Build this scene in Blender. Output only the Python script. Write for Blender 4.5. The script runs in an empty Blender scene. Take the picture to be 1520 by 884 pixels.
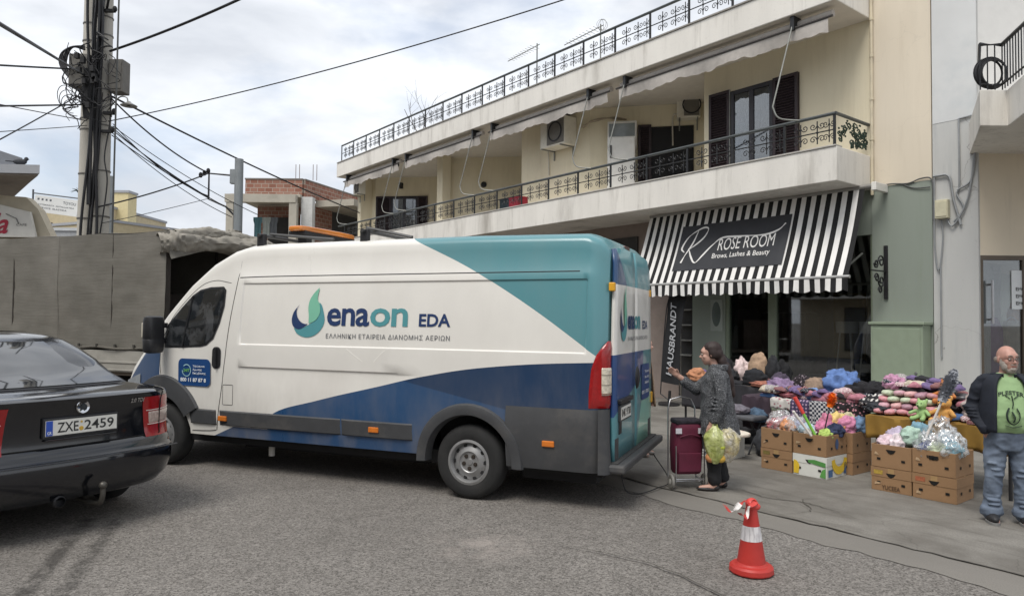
import bpy, bmesh, math, random
from mathutils import Vector, Matrix, noise as mnoise
R = math.radians
rnd = random.Random(7)
sc = bpy.context.scene
COL = sc.collection

# ---------------------------------------------------------------- camera
PITCH, ROLL, EYE = R(1.74), R(0.5), 1.75
cam = bpy.data.cameras.new('camera')
cam.sensor_width = 36.0
cam.lens = 36.0 * 1054 / 1520
cam.clip_start, cam.clip_end = 0.05, 3000
cam_ob = bpy.data.objects.new('camera', cam)
COL.objects.link(cam_ob)
_f = Vector((0, math.cos(PITCH), math.sin(PITCH)))
_u = Vector((0, -math.sin(PITCH), math.cos(PITCH)))
_r = Vector((1, 0, 0))
_c, _s = math.cos(ROLL), math.sin(ROLL)
_R, _U = _c * _r + _s * _u, _c * _u - _s * _r
mw = Matrix((_R, _U, -_f)).transposed().to_4x4()
mw.translation = (0, 0, EYE)
cam_ob.matrix_world = mw
sc.camera = cam_ob

# ---------------------------------------------------------------- light: overcast day
SUN_ELEV, SUN_AZ = R(58), R(215)          # azimuth clockwise from +Y
world = bpy.data.worlds.new('World')
sc.world = world
world.use_nodes = True
wt = world.node_tree
wt.nodes.clear()
def wn(t, **k):
    n = wt.nodes.new(t)
    for a, b in k.items(): setattr(n, a, b)
    return n
sky = wn('ShaderNodeTexSky', sky_type='NISHITA', sun_disc=False, sun_elevation=SUN_ELEV, sun_rotation=SUN_AZ)
sky.air_density, sky.dust_density = 1.0, 2.0
tc = wn('ShaderNodeTexCoord')
mp = wn('ShaderNodeMapping'); mp.inputs['Scale'].default_value = (1.0, 1.0, 2.6)
wt.links.new(tc.outputs['Generated'], mp.inputs['Vector'])
n1 = wn('ShaderNodeTexNoise'); n1.inputs['Scale'].default_value = 2.6; n1.inputs['Detail'].default_value = 7; n1.inputs['Roughness'].default_value = .55
n2 = wn('ShaderNodeTexNoise'); n2.inputs['Scale'].default_value = 3.4; n2.inputs['Detail'].default_value = 6; n2.inputs['Distortion'].default_value = .4
wt.links.new(mp.outputs[0], n1.inputs['Vector']); wt.links.new(mp.outputs[0], n2.inputs['Vector'])
cov = wn('ShaderNodeValToRGB')          # cloud cover
cov.color_ramp.elements[0].position = .30; cov.color_ramp.elements[0].color = (.38, .38, .38, 1)
cov.color_ramp.elements[1].position = .50; cov.color_ramp.elements[1].color = (1, 1, 1, 1)
wt.links.new(n1.outputs['Fac'], cov.inputs[0])
tone = wn('ShaderNodeValToRGB')         # cloud brightness
tone.color_ramp.elements[0].position = .38; tone.color_ramp.elements[0].color = (4.2, 4.42, 4.8, 1)
tone.color_ramp.elements[1].position = .60; tone.color_ramp.elements[1].color = (5.95, 6.15, 6.45, 1)
wt.links.new(n2.outputs['Fac'], tone.inputs[0])
mx = wn('ShaderNodeMix', data_type='RGBA')
wt.links.new(cov.outputs[0], mx.inputs[0]); wt.links.new(sky.outputs[0], mx.inputs[6]); wt.links.new(tone.outputs[0], mx.inputs[7])
bg = wn('ShaderNodeBackground'); bg.inputs['Strength'].default_value = 0.10
wo = wn('ShaderNodeOutputWorld')
wt.links.new(mx.outputs[2], bg.inputs['Color']); wt.links.new(bg.outputs[0], wo.inputs['Surface'])

sun = bpy.data.lights.new('sun', 'SUN')
sun.energy, sun.angle, sun.color = 1.5, R(28), (1.0, .96, .9)
sun_ob = bpy.data.objects.new('sun', sun)
COL.objects.link(sun_ob)
sd = Vector((math.sin(SUN_AZ) * math.cos(SUN_ELEV), math.cos(SUN_AZ) * math.cos(SUN_ELEV), math.sin(SUN_ELEV)))
sun_ob.rotation_euler = sd.to_track_quat('Z', 'Y').to_euler()
sun_ob.location = sd * 60
vs = sc.view_settings
sc.display_settings.display_device = 'sRGB'
vs.view_transform, vs.look, vs.exposure, vs.gamma = 'Standard', 'None', 0.82, 1.0

# ---------------------------------------------------------------- materials
def srgb(r, g=None, b=None):
    if g is None: r, g, b = ((r >> 16) & 255, (r >> 8) & 255, r & 255)
    f = lambda v: (v / 255 / 12.92) if v / 255 <= .04045 else ((v / 255 + .055) / 1.055) ** 2.4
    return (f(r), f(g), f(b))
MATS = {}
class N:
    """thin wrapper over a node tree"""
    def __init__(s, name):
        s.m = bpy.data.materials.new(name); s.m.use_nodes = True; s.t = s.m.node_tree
        s.p = s.t.nodes['Principled BSDF']; s.out = s.t.nodes['Material Output']
        MATS[name] = s.m
    def n(s, typ, ins=None, **k):
        x = s.t.nodes.new(typ)
        for a, b in k.items(): setattr(x, a, b)
        for a, b in (ins or {}).items():
            if isinstance(b, bpy.types.NodeSocket): s.t.links.new(b, x.inputs[a])
            else: x.inputs[a].default_value = b
        return x
    def math(s, op, a, b=0.0, clamp=False):
        x = s.n('ShaderNodeMath', {0: a, 1: b}, operation=op); x.use_clamp = clamp
        return x.outputs[0]
    def mix(s, f, a, b, blend='MIX'):
        x = s.n('ShaderNodeMix', data_type='RGBA', blend_type=blend)
        for i, v in ((0, f), (6, a), (7, b)):
            if isinstance(v, bpy.types.NodeSocket): s.t.links.new(v, x.inputs[i])
            else: x.inputs[i].default_value = (*v, 1) if (i > 0 and len(v) == 3) else v
        return x.outputs[2]
    def ramp(s, f, stops):
        x = s.n('ShaderNodeValToRGB', {0: f}); e = x.color_ramp.elements
        while len(e) < len(stops): e.new(.5)
        for i, (p, c) in enumerate(stops):
            e[i].position = p; e[i].color = (*c, 1) if not isinstance(c, (int, float)) else (c, c, c, 1)
        return x.outputs[0]
    def noise(s, scale, detail=4, vec=None, rough=.55, dist=0):
        i = {'Scale': scale, 'Detail': detail, 'Roughness': rough, 'Distortion': dist}
        if vec is not None: i['Vector'] = vec
        return s.n('ShaderNodeTexNoise', i).outputs['Fac']
    def obj(s): return s.n('ShaderNodeTexCoord').outputs['Object']
    def sc(s, vec, xyz): return s.n('ShaderNodeMapping', {'Vector': vec, 'Scale': xyz}).outputs[0]
    def bump(s, h, strength=.3, dist=.01):
        b = s.n('ShaderNodeBump', {'Height': h, 'Strength': strength, 'Distance': dist})
        s.t.links.new(b.outputs[0], s.p.inputs['Normal'])
    def set(s, name, v):
        if isinstance(v, bpy.types.NodeSocket): s.t.links.new(v, s.p.inputs[name])
        else: s.p.inputs[name].default_value = (*v, 1) if isinstance(v, tuple) and len(v) == 3 else v
def mat(name, col, rough=.6, metal=0.0, var=.12, scale=6.0, bump=0.0, bscale=60.0, spec=.5, dirt=None, dirt_amt=.5, coat=0.0, streak=False, drip=None, crack=0):
    """plain surface with uneven tone, optional grime patches and fine relief"""
    if name in MATS: return MATS[name]
    k = N(name); o = k.obj()
    v = k.sc(o, (1, 1, .22)) if streak else o
    f = k.noise(scale, 5, v)
    lo = tuple(c * (1 - var) for c in col); hi = tuple(min(1, c * (1 + var)) for c in col)
    c = k.mix(k.ramp(f, [(.3, 0), (.7, 1)]), lo, hi)
    if dirt:
        g = k.ramp(k.noise(scale * .55, 7, v, .65), [(.52, 0), (.75, dirt_amt)])
        c = k.mix(g, c, dirt)
    if drip:     # thin rain streaks and rubbed patches
        s1 = k.ramp(k.noise(7, 5, k.sc(o, (1, 1, .07)), .7), [(.52, 0), (.72, 1)]); s2 = k.ramp(k.noise(1.6, 5, o, .6), [(.38, .15), (.62, 1)])
        c = k.mix(k.math('MULTIPLY', k.math('MULTIPLY', s1, s2), drip), c, dirt or (.2, .19, .17))
        c = k.mix(k.ramp(k.noise(26, 6, o, .75), [(.60, 0), (.72, drip * .7)]), c, dirt or (.2, .19, .17))
    if crack:
        wv = k.n('ShaderNodeVectorMath', {0: o, 1: k.n('ShaderNodeTexNoise', {'Vector': o, 'Scale': 2.2, 'Detail': 5}).outputs['Color']}, operation='ADD').outputs[0]
        vd = k.n('ShaderNodeTexVoronoi', {'Vector': wv, 'Scale': .8}, feature='DISTANCE_TO_EDGE').outputs['Distance']
        c = k.mix(k.math('MULTIPLY', k.ramp(vd, [(.002, 1), (.008, 0)]), k.ramp(k.noise(.9, 3, o), [(.46, 0), (.56, crack)])), c, (.13, .12, .11))
    k.set('Base Color', c); k.set('Roughness', rough); k.set('Metallic', metal); k.set('Specular IOR Level', spec)
    if coat: k.set('Coat Weight', coat); k.set('Coat Roughness', .06)
    if bump: k.bump(k.noise(bscale, 4, o), bump, .006)
    return k.m
def glass(name, tint=(.02, .025, .03), refl=.16, opacity=.0, rough=.02):
    """thin pane: see-through with mirror reflection and a little tint"""
    k = N(name)
    tr = k.n('ShaderNodeBsdfTransparent', {'Color': (*[min(1, .74 + t) for t in tint], 1)})
    gl = k.n('ShaderNodeBsdfGlossy', {'Color': (.9, .93, .95, 1), 'Roughness': rough})
    fr = k.n('ShaderNodeFresnel', {'IOR': 1.5})
    f = k.math('ADD', k.math('MULTIPLY', fr.outputs[0], 1.2), refl * .5, True)
    m1 = k.n('ShaderNodeMixShader', {0: f, 1: tr.outputs[0], 2: gl.outputs[0]})
    k.t.links.new(m1.outputs[0], k.out.inputs['Surface'])
    return k.m

# ---------------------------------------------------------------- mesh helpers
class B:
    def __init__(s): s.v, s.f, s.mi = [], [], []
    def add(s, V, F, m=0, M=None):
        o = len(s.v)
        s.v += [tuple(M @ Vector(p)) for p in V] if M is not None else [tuple(p) for p in V]
        s.f += [tuple(i + o for i in f) for f in F]; s.mi += [m] * len(F)
        return s
    def box(s, x0, x1, y0, y1, z0, z1, m=0, M=None):
        V = [(x, y, z) for z in (z0, z1) for y in (y0, y1) for x in (x0, x1)]
        return s.add(V, [(0, 2, 3, 1), (4, 5, 7, 6), (0, 1, 5, 4), (2, 6, 7, 3), (0, 4, 6, 2), (1, 3, 7, 5)], m, M)
    def cyl(s, p0, p1, r0, r1=None, n=12, m=0, caps=True):
        p0, p1 = Vector(p0), Vector(p1); r1 = r0 if r1 is None else r1
        q = (p1 - p0).to_track_quat('Z', 'Y')
        ring = lambda p, r: [tuple(p + q @ Vector((r * math.cos(2 * math.pi * i / n), r * math.sin(2 * math.pi * i / n), 0))) for i in range(n)]
        V = ring(p0, r0) + ring(p1, r1)
        F = [(i, (i + 1) % n, n + (i + 1) % n, n + i) for i in range(n)]
        if caps: F += [tuple(range(n - 1, -1, -1)), tuple(range(n, 2 * n))]
        return s.add(V, F, m)
    def tube(s, pts, r, n=6, m=0, caps=True, flat=None):
        pts = [Vector(p) for p in pts]; V, F = [], []
        up = Vector((0, 0, 1)); prev = None
        for i, p in enumerate(pts):
            d = (pts[min(i + 1, len(pts) - 1)] - pts[max(i - 1, 0)]).normalized()
            if prev is None: a = d.cross(up if abs(d.z) < .9 else Vector((1, 0, 0))).normalized()
            else: a = (prev - d * prev.dot(d)).normalized()
            prev = a; b = d.cross(a)
            rr = r(i / (len(pts) - 1)) if callable(r) else r
            for k in range(n):
                t = 2 * math.pi * k / n
                V.append(tuple(p + a * rr * math.cos(t) + b * rr * math.sin(t) * (flat or 1)))
        for i in range(len(pts) - 1):
            for k in range(n):
                F.append((i * n + k, i * n + (k + 1) % n, (i + 1) * n + (k + 1) % n, (i + 1) * n + k))
        if caps: F += [tuple(range(n - 1, -1, -1)), tuple(range((len(pts) - 1) * n, len(pts) * n))]
        return s.add(V, F, m)
    def lathe(s, prof, n=24, m=0, M=None, close=False):
        """prof: (radius, height) pairs spun about Z"""
        V, F = [], []; k = len(prof)
        for i in range(n):
            a = 2 * math.pi * i / n
            V += [(r * math.cos(a), r * math.sin(a), h) for r, h in prof]
        for i in range(n):
            j = (i + 1) % n
            for q in range(k - 1 if not close else k):
                q2 = (q + 1) % k
                F.append((i * k + q, j * k + q, j * k + q2, i * k + q2))
        return s.add(V, F, m, M)
    def prism(s, poly, z0, z1, m=0, M=None):
        n = len(poly)
        V = [(x, y, z0) for x, y in poly] + [(x, y, z1) for x, y in poly]
        F = [tuple(range(n - 1, -1, -1)), tuple(range(n, 2 * n))] + [(i, (i + 1) % n, n + (i + 1) % n, n + i) for i in range(n)]
        return s.add(V, F, m, M)
    def sphere(s, c, r, nu=12, nv=8, m=0, M=None):
        if not hasattr(r, '__len__'): r = (r, r, r)
        V = [(c[0], c[1], c[2] - r[2])]
        for j in range(1, nv):
            t = math.pi * j / nv
            for i in range(nu):
                a = 2 * math.pi * i / nu
                V.append((c[0] + r[0] * math.sin(t) * math.cos(a), c[1] + r[1] * math.sin(t) * math.sin(a), c[2] - r[2] * math.cos(t)))
        V.append((c[0], c[1], c[2] + r[2])); L = len(V) - 1
        F = [(0, 1 + (i + 1) % nu, 1 + i) for i in range(nu)]
        for j in range(nv - 2):
            for i in range(nu):
                a, b = 1 + j * nu + i, 1 + j * nu + (i + 1) % nu
                F.append((a, b, b + nu, a + nu))
        F += [(L, L - nu + i, L - nu + (i + 1) % nu) for i in range(nu)]
        return s.add(V, F, m, M)
    def grid(s, fn, nu, nv, m=0, wrap=False):
        V = [tuple(fn(i / nu, j / nv)) for j in range(nv + 1) for i in range(nu + 1)]
        F = [(j * (nu + 1) + i, j * (nu + 1) + i + 1, (j + 1) * (nu + 1) + i + 1, (j + 1) * (nu + 1) + i) for j in range(nv) for i in range(nu)]
        return s.add(V, F, m)
    def loops(s, rings, m=0, cap0=True, cap1=True):
        """closed rings with equal vertex counts stitched one to the next"""
        n = len(rings[0]); V = [p for r in rings for p in r]
        F = [(k * n + i, k * n + (i + 1) % n, (k + 1) * n + (i + 1) % n, (k + 1) * n + i) for k in range(len(rings) - 1) for i in range(n)]
        if cap0: F.append(tuple(range(n - 1, -1, -1)))
        if cap1: F.append(tuple(range((len(rings) - 1) * n, len(rings) * n)))
        return s.add(V, F, m)
    def mesh(s, name, mats, smooth=None):
        if s.f and max(max(f) for f in s.f) >= len(s.v): raise IndexError(name)
        me = bpy.data.meshes.new(name)
        me.from_pydata(s.v, [], s.f)
        for mm in (mats if isinstance(mats, (list, tuple)) else [mats]): me.materials.append(mm)
        me.polygons.foreach_set('material_index', s.mi)
        bm = bmesh.new(); bm.from_mesh(me)
        bmesh.ops.recalc_face_normals(bm, faces=bm.faces); bm.to_mesh(me); bm.free()
        if smooth is not None:
            me.polygons.foreach_set('use_smooth', [True] * len(me.polygons))
            me.set_sharp_from_angle(angle=R(smooth))
        me.update()
        return me
    def build(s, name, mats, parent=None, smooth=None, bevel=0, loc=None, rot=None):
        o = bpy.data.objects.new(name, s.mesh(name, mats, smooth)); COL.objects.link(o)
        if parent is not None: o.parent = parent
        if loc is not None: o.location = loc
        if rot is not None: o.rotation_euler = rot
        if bevel:
            b = o.modifiers.new('bevel', 'BEVEL'); b.width = bevel; b.segments = 2; b.limit_method = 'ANGLE'; b.angle_limit = R(40)
        return o
def link(name, me, parent=None, loc=(0, 0, 0), rot=(0, 0, 0), scale=None):
    o = bpy.data.objects.new(name, me); COL.objects.link(o); o.parent = parent
    o.location = loc; o.rotation_euler = rot
    if scale: o.scale = scale
    return o
def tag(o, label=None, cat=None, group=None, kind=None):
    if label: o['label'] = label
    if cat: o['category'] = cat
    if group: o['group'] = group
    if kind: o['kind'] = kind
    return o
def thing(name, label, cat, loc=(0, 0, 0), rz=0, group=None):
    o = bpy.data.objects.new(name, None); COL.objects.link(o)
    o.empty_display_size = .2; o.location = loc; o.rotation_euler = (0, 0, rz)
    return tag(o, label, cat, group)
def copy_tree(o, parent=None):
    c = o.copy(); COL.objects.link(c)
    if parent is not None: c.parent = parent
    for ch in list(o.children): copy_tree(ch, c)
    return c
_tc = {}
def text_mesh(txt, size=1.0, bold=0.0, shear=0.0, align='LEFT', space=1.0, sub=0):
    """lettering as (verts, faces) in the XY plane"""
    key = (txt, size, bold, shear, align, space)
    if key in _tc: return _tc[key]
    cu = bpy.data.curves.new('lettering', 'FONT')
    cu.body, cu.size, cu.offset, cu.shear, cu.align_x, cu.space_character = txt, size, bold * size, shear, align, space
    cu.resolution_u = 3; cu.fill_mode = 'FRONT'
    o = bpy.data.objects.new('lettering', cu); COL.objects.link(o)
    dg = bpy.context.evaluated_depsgraph_get(); dg.update()
    me = bpy.data.meshes.new_from_object(o.evaluated_get(dg))
    V = [tuple(v.co) for v in me.vertices]; F = [tuple(p.vertices) for p in me.polygons]
    bpy.data.objects.remove(o); bpy.data.curves.remove(cu); bpy.data.meshes.remove(me)
    _tc[key] = (V, F)
    return V, F
def fit(V, x0, x1, y0=None, y1=None):
    """scale lettering to a box"""
    xs = [v[0] for v in V]; ys = [v[1] for v in V]
    ax, bx, ay, by = min(xs), max(xs), min(ys), max(ys)
    kx = (x1 - x0) / (bx - ax)
    if y1 is None: return [(x0 + (v[0] - ax) * kx, y0 + (v[1] - ay) * abs(kx)) for v in V]
    ky = (y1 - y0) / (by - ay)
    return [(x0 + (v[0] - ax) * kx, y0 + (v[1] - ay) * ky) for v in V]
def lerp(a, b, t): return a + (b - a) * t
def interp(pts, x):
    if x <= pts[0][0]: return pts[0][1]
    for (a, b), (c, d) in zip(pts, pts[1:]):
        if x <= c: return b + (d - b) * (x - a) / (c - a)
    return pts[-1][1]
def smooth_pts(pts, n=6):
    """Catmull-Rom through the points"""
    P = [Vector(p) for p in pts]; P = [2 * P[0] - P[1]] + P + [2 * P[-1] - P[-2]]; out = []
    for i in range(1, len(P) - 2):
        for k in range(n):
            t = k / n
            out.append(.5 * ((2 * P[i]) + (P[i + 1] - P[i - 1]) * t + (2 * P[i - 1] - 5 * P[i] + 4 * P[i + 1] - P[i + 2]) * t * t + (-P[i - 1] + 3 * P[i] - 3 * P[i + 1] + P[i + 2]) * t ** 3))
    out.append(P[-2])
    return out
def wrinkle(o, amp=.006, f=(9, 9, 16), seed=0):
    """cloth folds: push the skin in and out along its normals"""
    me = o.data; N_ = [v.normal.copy() for v in me.vertices]
    for v, n_ in zip(me.vertices, N_):
        p = Vector((v.co.x * f[0] + seed, v.co.y * f[1], v.co.z * f[2]))
        a = 1 - 2.4 * abs(mnoise.noise(p)); c_ = .5 - abs(mnoise.noise(p * 2.3 + Vector((5, 1, seed))))
        v.co += n_ * amp * (a + .55 * c_ - .35)
    me.update(); return o
def remeshed(name, b, m, parent, voxel=.012, smooth=4, mats=None, loc=None):
    """overlapping solids fused into one continuous skin"""
    o = b.build(name, mats or [m], parent, loc=loc)
    r = o.modifiers.new('skin', 'REMESH'); r.mode = 'VOXEL'; r.voxel_size = voxel; r.use_smooth_shade = True
    if smooth:
        q = o.modifiers.new('relax', 'SMOOTH'); q.iterations = smooth; q.factor = .5
    dg = bpy.context.evaluated_depsgraph_get(); dg.update()
    me = bpy.data.meshes.new_from_object(o.evaluated_get(dg))
    o.modifiers.clear(); old = o.data; o.data = me; bpy.data.meshes.remove(old)
    me.materials.clear()
    for mm in (mats or [m]): me.materials.append(mm)
    me.polygons.foreach_set('use_smooth', [True] * len(me.polygons))
    me.polygons.foreach_set('material_index', [0] * len(me.polygons))
    return o
# ---------------------------------------------------------------- palette
BO = Vector((6.22472686, 12.25187313, 0)); BRZ = math.atan2(.78587407, -.61838657)
BM = Matrix.Translation(BO) @ Matrix.Rotation(BRZ, 4, 'Z')       # facade frame: x along it, y towards the street
def F(u, w, z=0): return BM @ Vector((u, w, z))
black = mat('black_rubber', (.012, .012, .013), .75, var=.3)
blackp = mat('black_plastic', (.018, .018, .02), .45, var=.2)
greyp = mat('grey_plastic', srgb(0x404143), .62, var=.1, bump=.15, bscale=300, dirt=srgb(0x6a655f), dirt_amt=.35)
iron = mat('black_iron', (.022, .023, .025), .5, .3, var=.3)
steel = mat('steel', (.45, .45, .46), .35, .9, var=.15)
galv = mat('galvanised_pipe', srgb(0x868782), .5, .5, var=.15)
cream = mat('cream_plaster', srgb(0xddd3b9), .85, var=.06, drip=.3, scale=1.3, bump=.12, bscale=90, dirt=srgb(0xb3a588), dirt_amt=.5, streak=True)
whitep = mat('white_plaster', srgb(0xdedad2), .85, drip=.55, var=.06, scale=2.2, bump=.3, bscale=45, dirt=srgb(0x8f897f), dirt_amt=.75, streak=True)
soff = mat('soffit_plaster', srgb(0xcfc8bd), .9, var=.05)
greenp = mat('sage_green_paint', srgb(0x8b9389), .7, drip=.3, var=.06, scale=1.5, bump=.08, dirt=srgb(0x7c8874), dirt_amt=.5, streak=True)
greyblue = mat('grey_blue_plaster', srgb(0xbdbdba), .85, drip=.45, crack=.6, var=.05, scale=1.2, bump=.2, bscale=50, dirt=srgb(0x8d9396), dirt_amt=.75, streak=True)
beige = mat('beige_plaster', srgb(0xd9cdb8), .85, drip=.2, var=.04, scale=1.2)
shutm = mat('dark_brown_shutter', srgb(0x2c2024), .55, var=.15)
framem = mat('dark_frame', srgb(0x2b2a30), .5, var=.1)
wht = mat('white_enamel', srgb(0xe2e0da), .4, var=.04, dirt=srgb(0xb8b2a4), dirt_amt=.4)
acw = mat('aged_white_casing', srgb(0xd9d4c6), .5, var=.05, dirt=srgb(0xa59d8c), dirt_amt=.5)
darkin = mat('dark_interior', srgb(0x3c3a38), .8, var=.2)
canv = mat('grey_canvas_roll', srgb(0xb3ada6), .9, var=.1, scale=9, bump=.3, bscale=30)
wire = mat('black_cable', (.015, .015, .017), .6)
conc = mat('grey_concrete', srgb(0xa8a59d), .9, var=.1, scale=3, bump=.2, bscale=60, dirt=srgb(0x77736c), dirt_amt=.6, streak=True)
pane = glass('window_glass', refl=.14)
paned = glass('shop_glass', tint=(.06, .07, .07), refl=.10)
curt = mat('pale_curtain', srgb(0xa9acae), .9, var=.12, scale=20)

# ---------------------------------------------------------------- ground
k = N('worn_asphalt'); o = k.obj()
sp = k.n('ShaderNodeTexVoronoi', {'Vector': o, 'Scale': 74.0, 'Randomness': 1.0})
spk = k.n('ShaderNodeSeparateColor', {0: sp.outputs['Color']}).outputs[0]
f1 = k.noise(95, 3, o, .7); f2 = k.noise(.55, 5, o, .6); f3 = k.noise(7, 4, o)
c = k.mix(k.ramp(spk, [(.10, 0), (.95, 1)]), srgb(0x42403d), srgb(0x8a8681))
c = k.mix(k.ramp(f1, [(.42, 0), (.62, .5)]), c, srgb(0xa09991))
c = k.mix(k.ramp(f2, [(.36, .28), (.62, 0)]), c, srgb(0x57524d))
c = k.mix(k.ramp(k.noise(1.7, 6, k.sc(o, (1, .25, 1)), .7), [(.60, 0), (.74, .25)]), c, srgb(0x55524f))
c = k.mix(k.ramp(f3, [(.3, .16), (.6, 0)]), c, srgb(0x454341))
xyz = k.n('ShaderNodeSeparateXYZ', {0: o}).outputs           # tyre marks and a pale blotch left on the road
for ox, amt in ((0, .5), (.24, .4)):
    dd = k.math('ABSOLUTE', k.math('SUBTRACT', k.math('ADD', xyz[0], k.math('MULTIPLY', xyz[1], .35)), -1.47 + ox))
    band = k.math('MULTIPLY', k.ramp(dd, [(.03, 1), (.09, 0)]), k.ramp(xyz[1], [(.0, 0), (.02, 1)]))
    band = k.math('MULTIPLY', band, k.math('MULTIPLY', k.math('LESS_THAN', xyz[1], 6.2), k.ramp(k.noise(5, 5, o, .7), [(.36, 0), (.52, amt * 1.3)])))
    c = k.mix(band, c, srgb(0x2b2927))
blotch = k.n('ShaderNodeVectorMath', {0: o, 1: (-.2, 5.6, 0)}, operation='DISTANCE').outputs['Value']
c = k.mix(k.math('MULTIPLY', k.ramp(blotch, [(.05, 1), (.55, 0)]), k.ramp(k.noise(4, 5, o, .7), [(.42, 0), (.6, .4)])), c, srgb(0xb0a69e))
c = k.mix(k.ramp(k.noise(.9, 7, k.sc(o, (1, .5, 1)), .7), [(.56, 0), (.70, .4)]), c, srgb(0x4a4743))
k.set('Base Color', c); k.set('Roughness', .88); k.set('Specular IOR Level', .3)
k.bump(k.math('ADD', k.math('MULTIPLY', sp.outputs['Distance'], 1.0), k.math('MULTIPLY', f1, .8)), .6, .008)
k = N('pavement_concrete'); o = k.obj()
f1 = k.noise(80, 4, o, .7); f2 = k.noise(.9, 6, o, .62); f3 = k.noise(5, 5, k.sc(o, (.3, 1, 1)), .65)
c = k.mix(k.ramp(f1, [(.3, 0), (.7, 1)]), srgb(0x6b6862), srgb(0x918d86))
c = k.mix(k.ramp(f2, [(.40, .75), (.58, 0)]), c, srgb(0x625e58))
c = k.mix(k.ramp(f3, [(.50, 0), (.66, .6)]), c, srgb(0x5b5751))
vor = k.n('ShaderNodeTexVoronoi', {'Vector': k.n('ShaderNodeVectorMath', {0: o, 1: k.n('ShaderNodeTexNoise', {'Vector': o, 'Scale': 1.3, 'Detail': 4}).outputs['Color']}, operation='ADD').outputs[0], 'Scale': .55}, feature='DISTANCE_TO_EDGE')
c = k.mix(k.ramp(vor.outputs['Distance'], [(.001, .35), (.005, 0)]), c, srgb(0x46433f))
k.set('Base Color', c); k.set('Roughness', .85); k.set('Specular IOR Level', .3)
k.bump(f1, .35, .006)
k = N('gutter_concrete'); o = k.obj()
f1 = k.noise(110, 3, o, .7); f2 = k.noise(1.6, 6, k.sc(o, (.35, 1, 1)), .6)
c = k.mix(k.ramp(f1, [(.3, 0), (.7, 1)]), srgb(0x6a6761), srgb(0x858079))
c = k.mix(k.ramp(f2, [(.38, .6), (.6, 0)]), c, srgb(0x6f6b65))
k.set('Base Color', c); k.set('Roughness', .85); k.bump(f1, .3, .006)

def sheet(name, pts, z, m, M=None):
    b = B(); b.add([(x, y, 0) for x, y in pts], [tuple(range(len(pts)))])
    o = b.build(name, MATS[m])
    o.matrix_world = (M or Matrix()) @ Matrix.Translation((0, 0, z))
    return tag(o, kind='structure')
sheet('ground', [(-900, -500), (900, -500), (900, 1400), (-900, 1400)], -.03, 'pavement_concrete')
b = B(); b.grid(lambda a, c: (lerp(-60, 60, a), lerp(-20, 70, c), 0), 12, 12)
tag(b.build('road', MATS['worn_asphalt']), kind='structure')
def edge(u, k=0): return 6.6 + .05 * mnoise.noise((u * 1.7, k, 0)) + .03 * mnoise.noise((u * 7, k, 3))
us = [-12 + i * .12 for i in range(420)]
b = B(); b.add([(u, 0.0, 0) for u in us] + [(u, edge(u), 0) for u in us], [(i, i + 1, len(us) + i + 1, len(us) + i) for i in range(len(us) - 1)])
o = b.build('pavement', MATS['pavement_concrete']); o.matrix_world = BM @ Matrix.Translation((0, 0, .012)); tag(o, kind='structure')
b = B(); b.add([(u, 6.45, 0) for u in us] + [(u, 7.02 + .16 * mnoise.noise((u * .8, 9, 0)) + .08 * mnoise.noise((u * 3, 4, 0)) + .06 * mnoise.noise((u * 11, 2, 0)), 0) for u in us], [(i, i + 1, len(us) + i + 1, len(us) + i) for i in range(len(us) - 1)])
o = b.build('gutter', MATS['gutter_concrete']); o.matrix_world = BM @ Matrix.Translation((0, 0, .005)); tag(o, kind='structure')
crackm = mat('crack_dirt', srgb(0x4f4b45), .95, var=.4, scale=30)
b = B()
w_ = lambda u: max(.0008, .005 + .022 * mnoise.noise((u * 3.1, 2, 7)))
b.add([(u, edge(u) - w_(u), 0) for u in us] + [(u, edge(u) + w_(u) * .7, 0) for u in us], [(i, i + 1, len(us) + i + 1, len(us) + i) for i in range(len(us) - 1)])
o = b.build('pavement_joint', crackm); o.matrix_world = BM @ Matrix.Translation((0, 0, .017)); tag(o, kind='structure')
# branching cracks in the pavement and the road
for i, pts in enumerate([[(-2.2, 6.6), (-2.3, 6.2), (-2.05, 5.9), (-2.2, 5.6)], [(-1.4, 6.0), (-1.8, 6.1), (-2.1, 5.98), (-2.5, 6.05)], [(-3.9, 8.4), (-3.2, 8.6), (-2.4, 8.5), (-1.6, 8.75)], [(-.6, 6.2), (-1.0, 6.05), (-1.3, 6.15)]]):
    P = smooth_pts([(x, y, 0) for x, y in pts], 7); b = B(); n = len(P)
    hw_ = [.006 * (1 + .8 * mnoise.noise((q * .7, i, 0))) * math.sin(math.pi * (q + .6) / (n + .4)) + .002 for q in range(n)]
    j = [.03 * mnoise.noise((q * .9, i, 5)) for q in range(n)]
    b.add([(p.x + d, p.y - h + d, 0) for p, h, d in zip(P, hw_, j)] + [(p.x + d, p.y + h + d, 0) for p, h, d in zip(P, hw_, j)], [(q, q + 1, n + q + 1, n + q) for q in range(n - 1)])
    o = b.build('surface_crack', crackm); o.matrix_world = BM @ Matrix.Translation((0, 0, .019)); tag(o, kind='structure')
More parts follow.
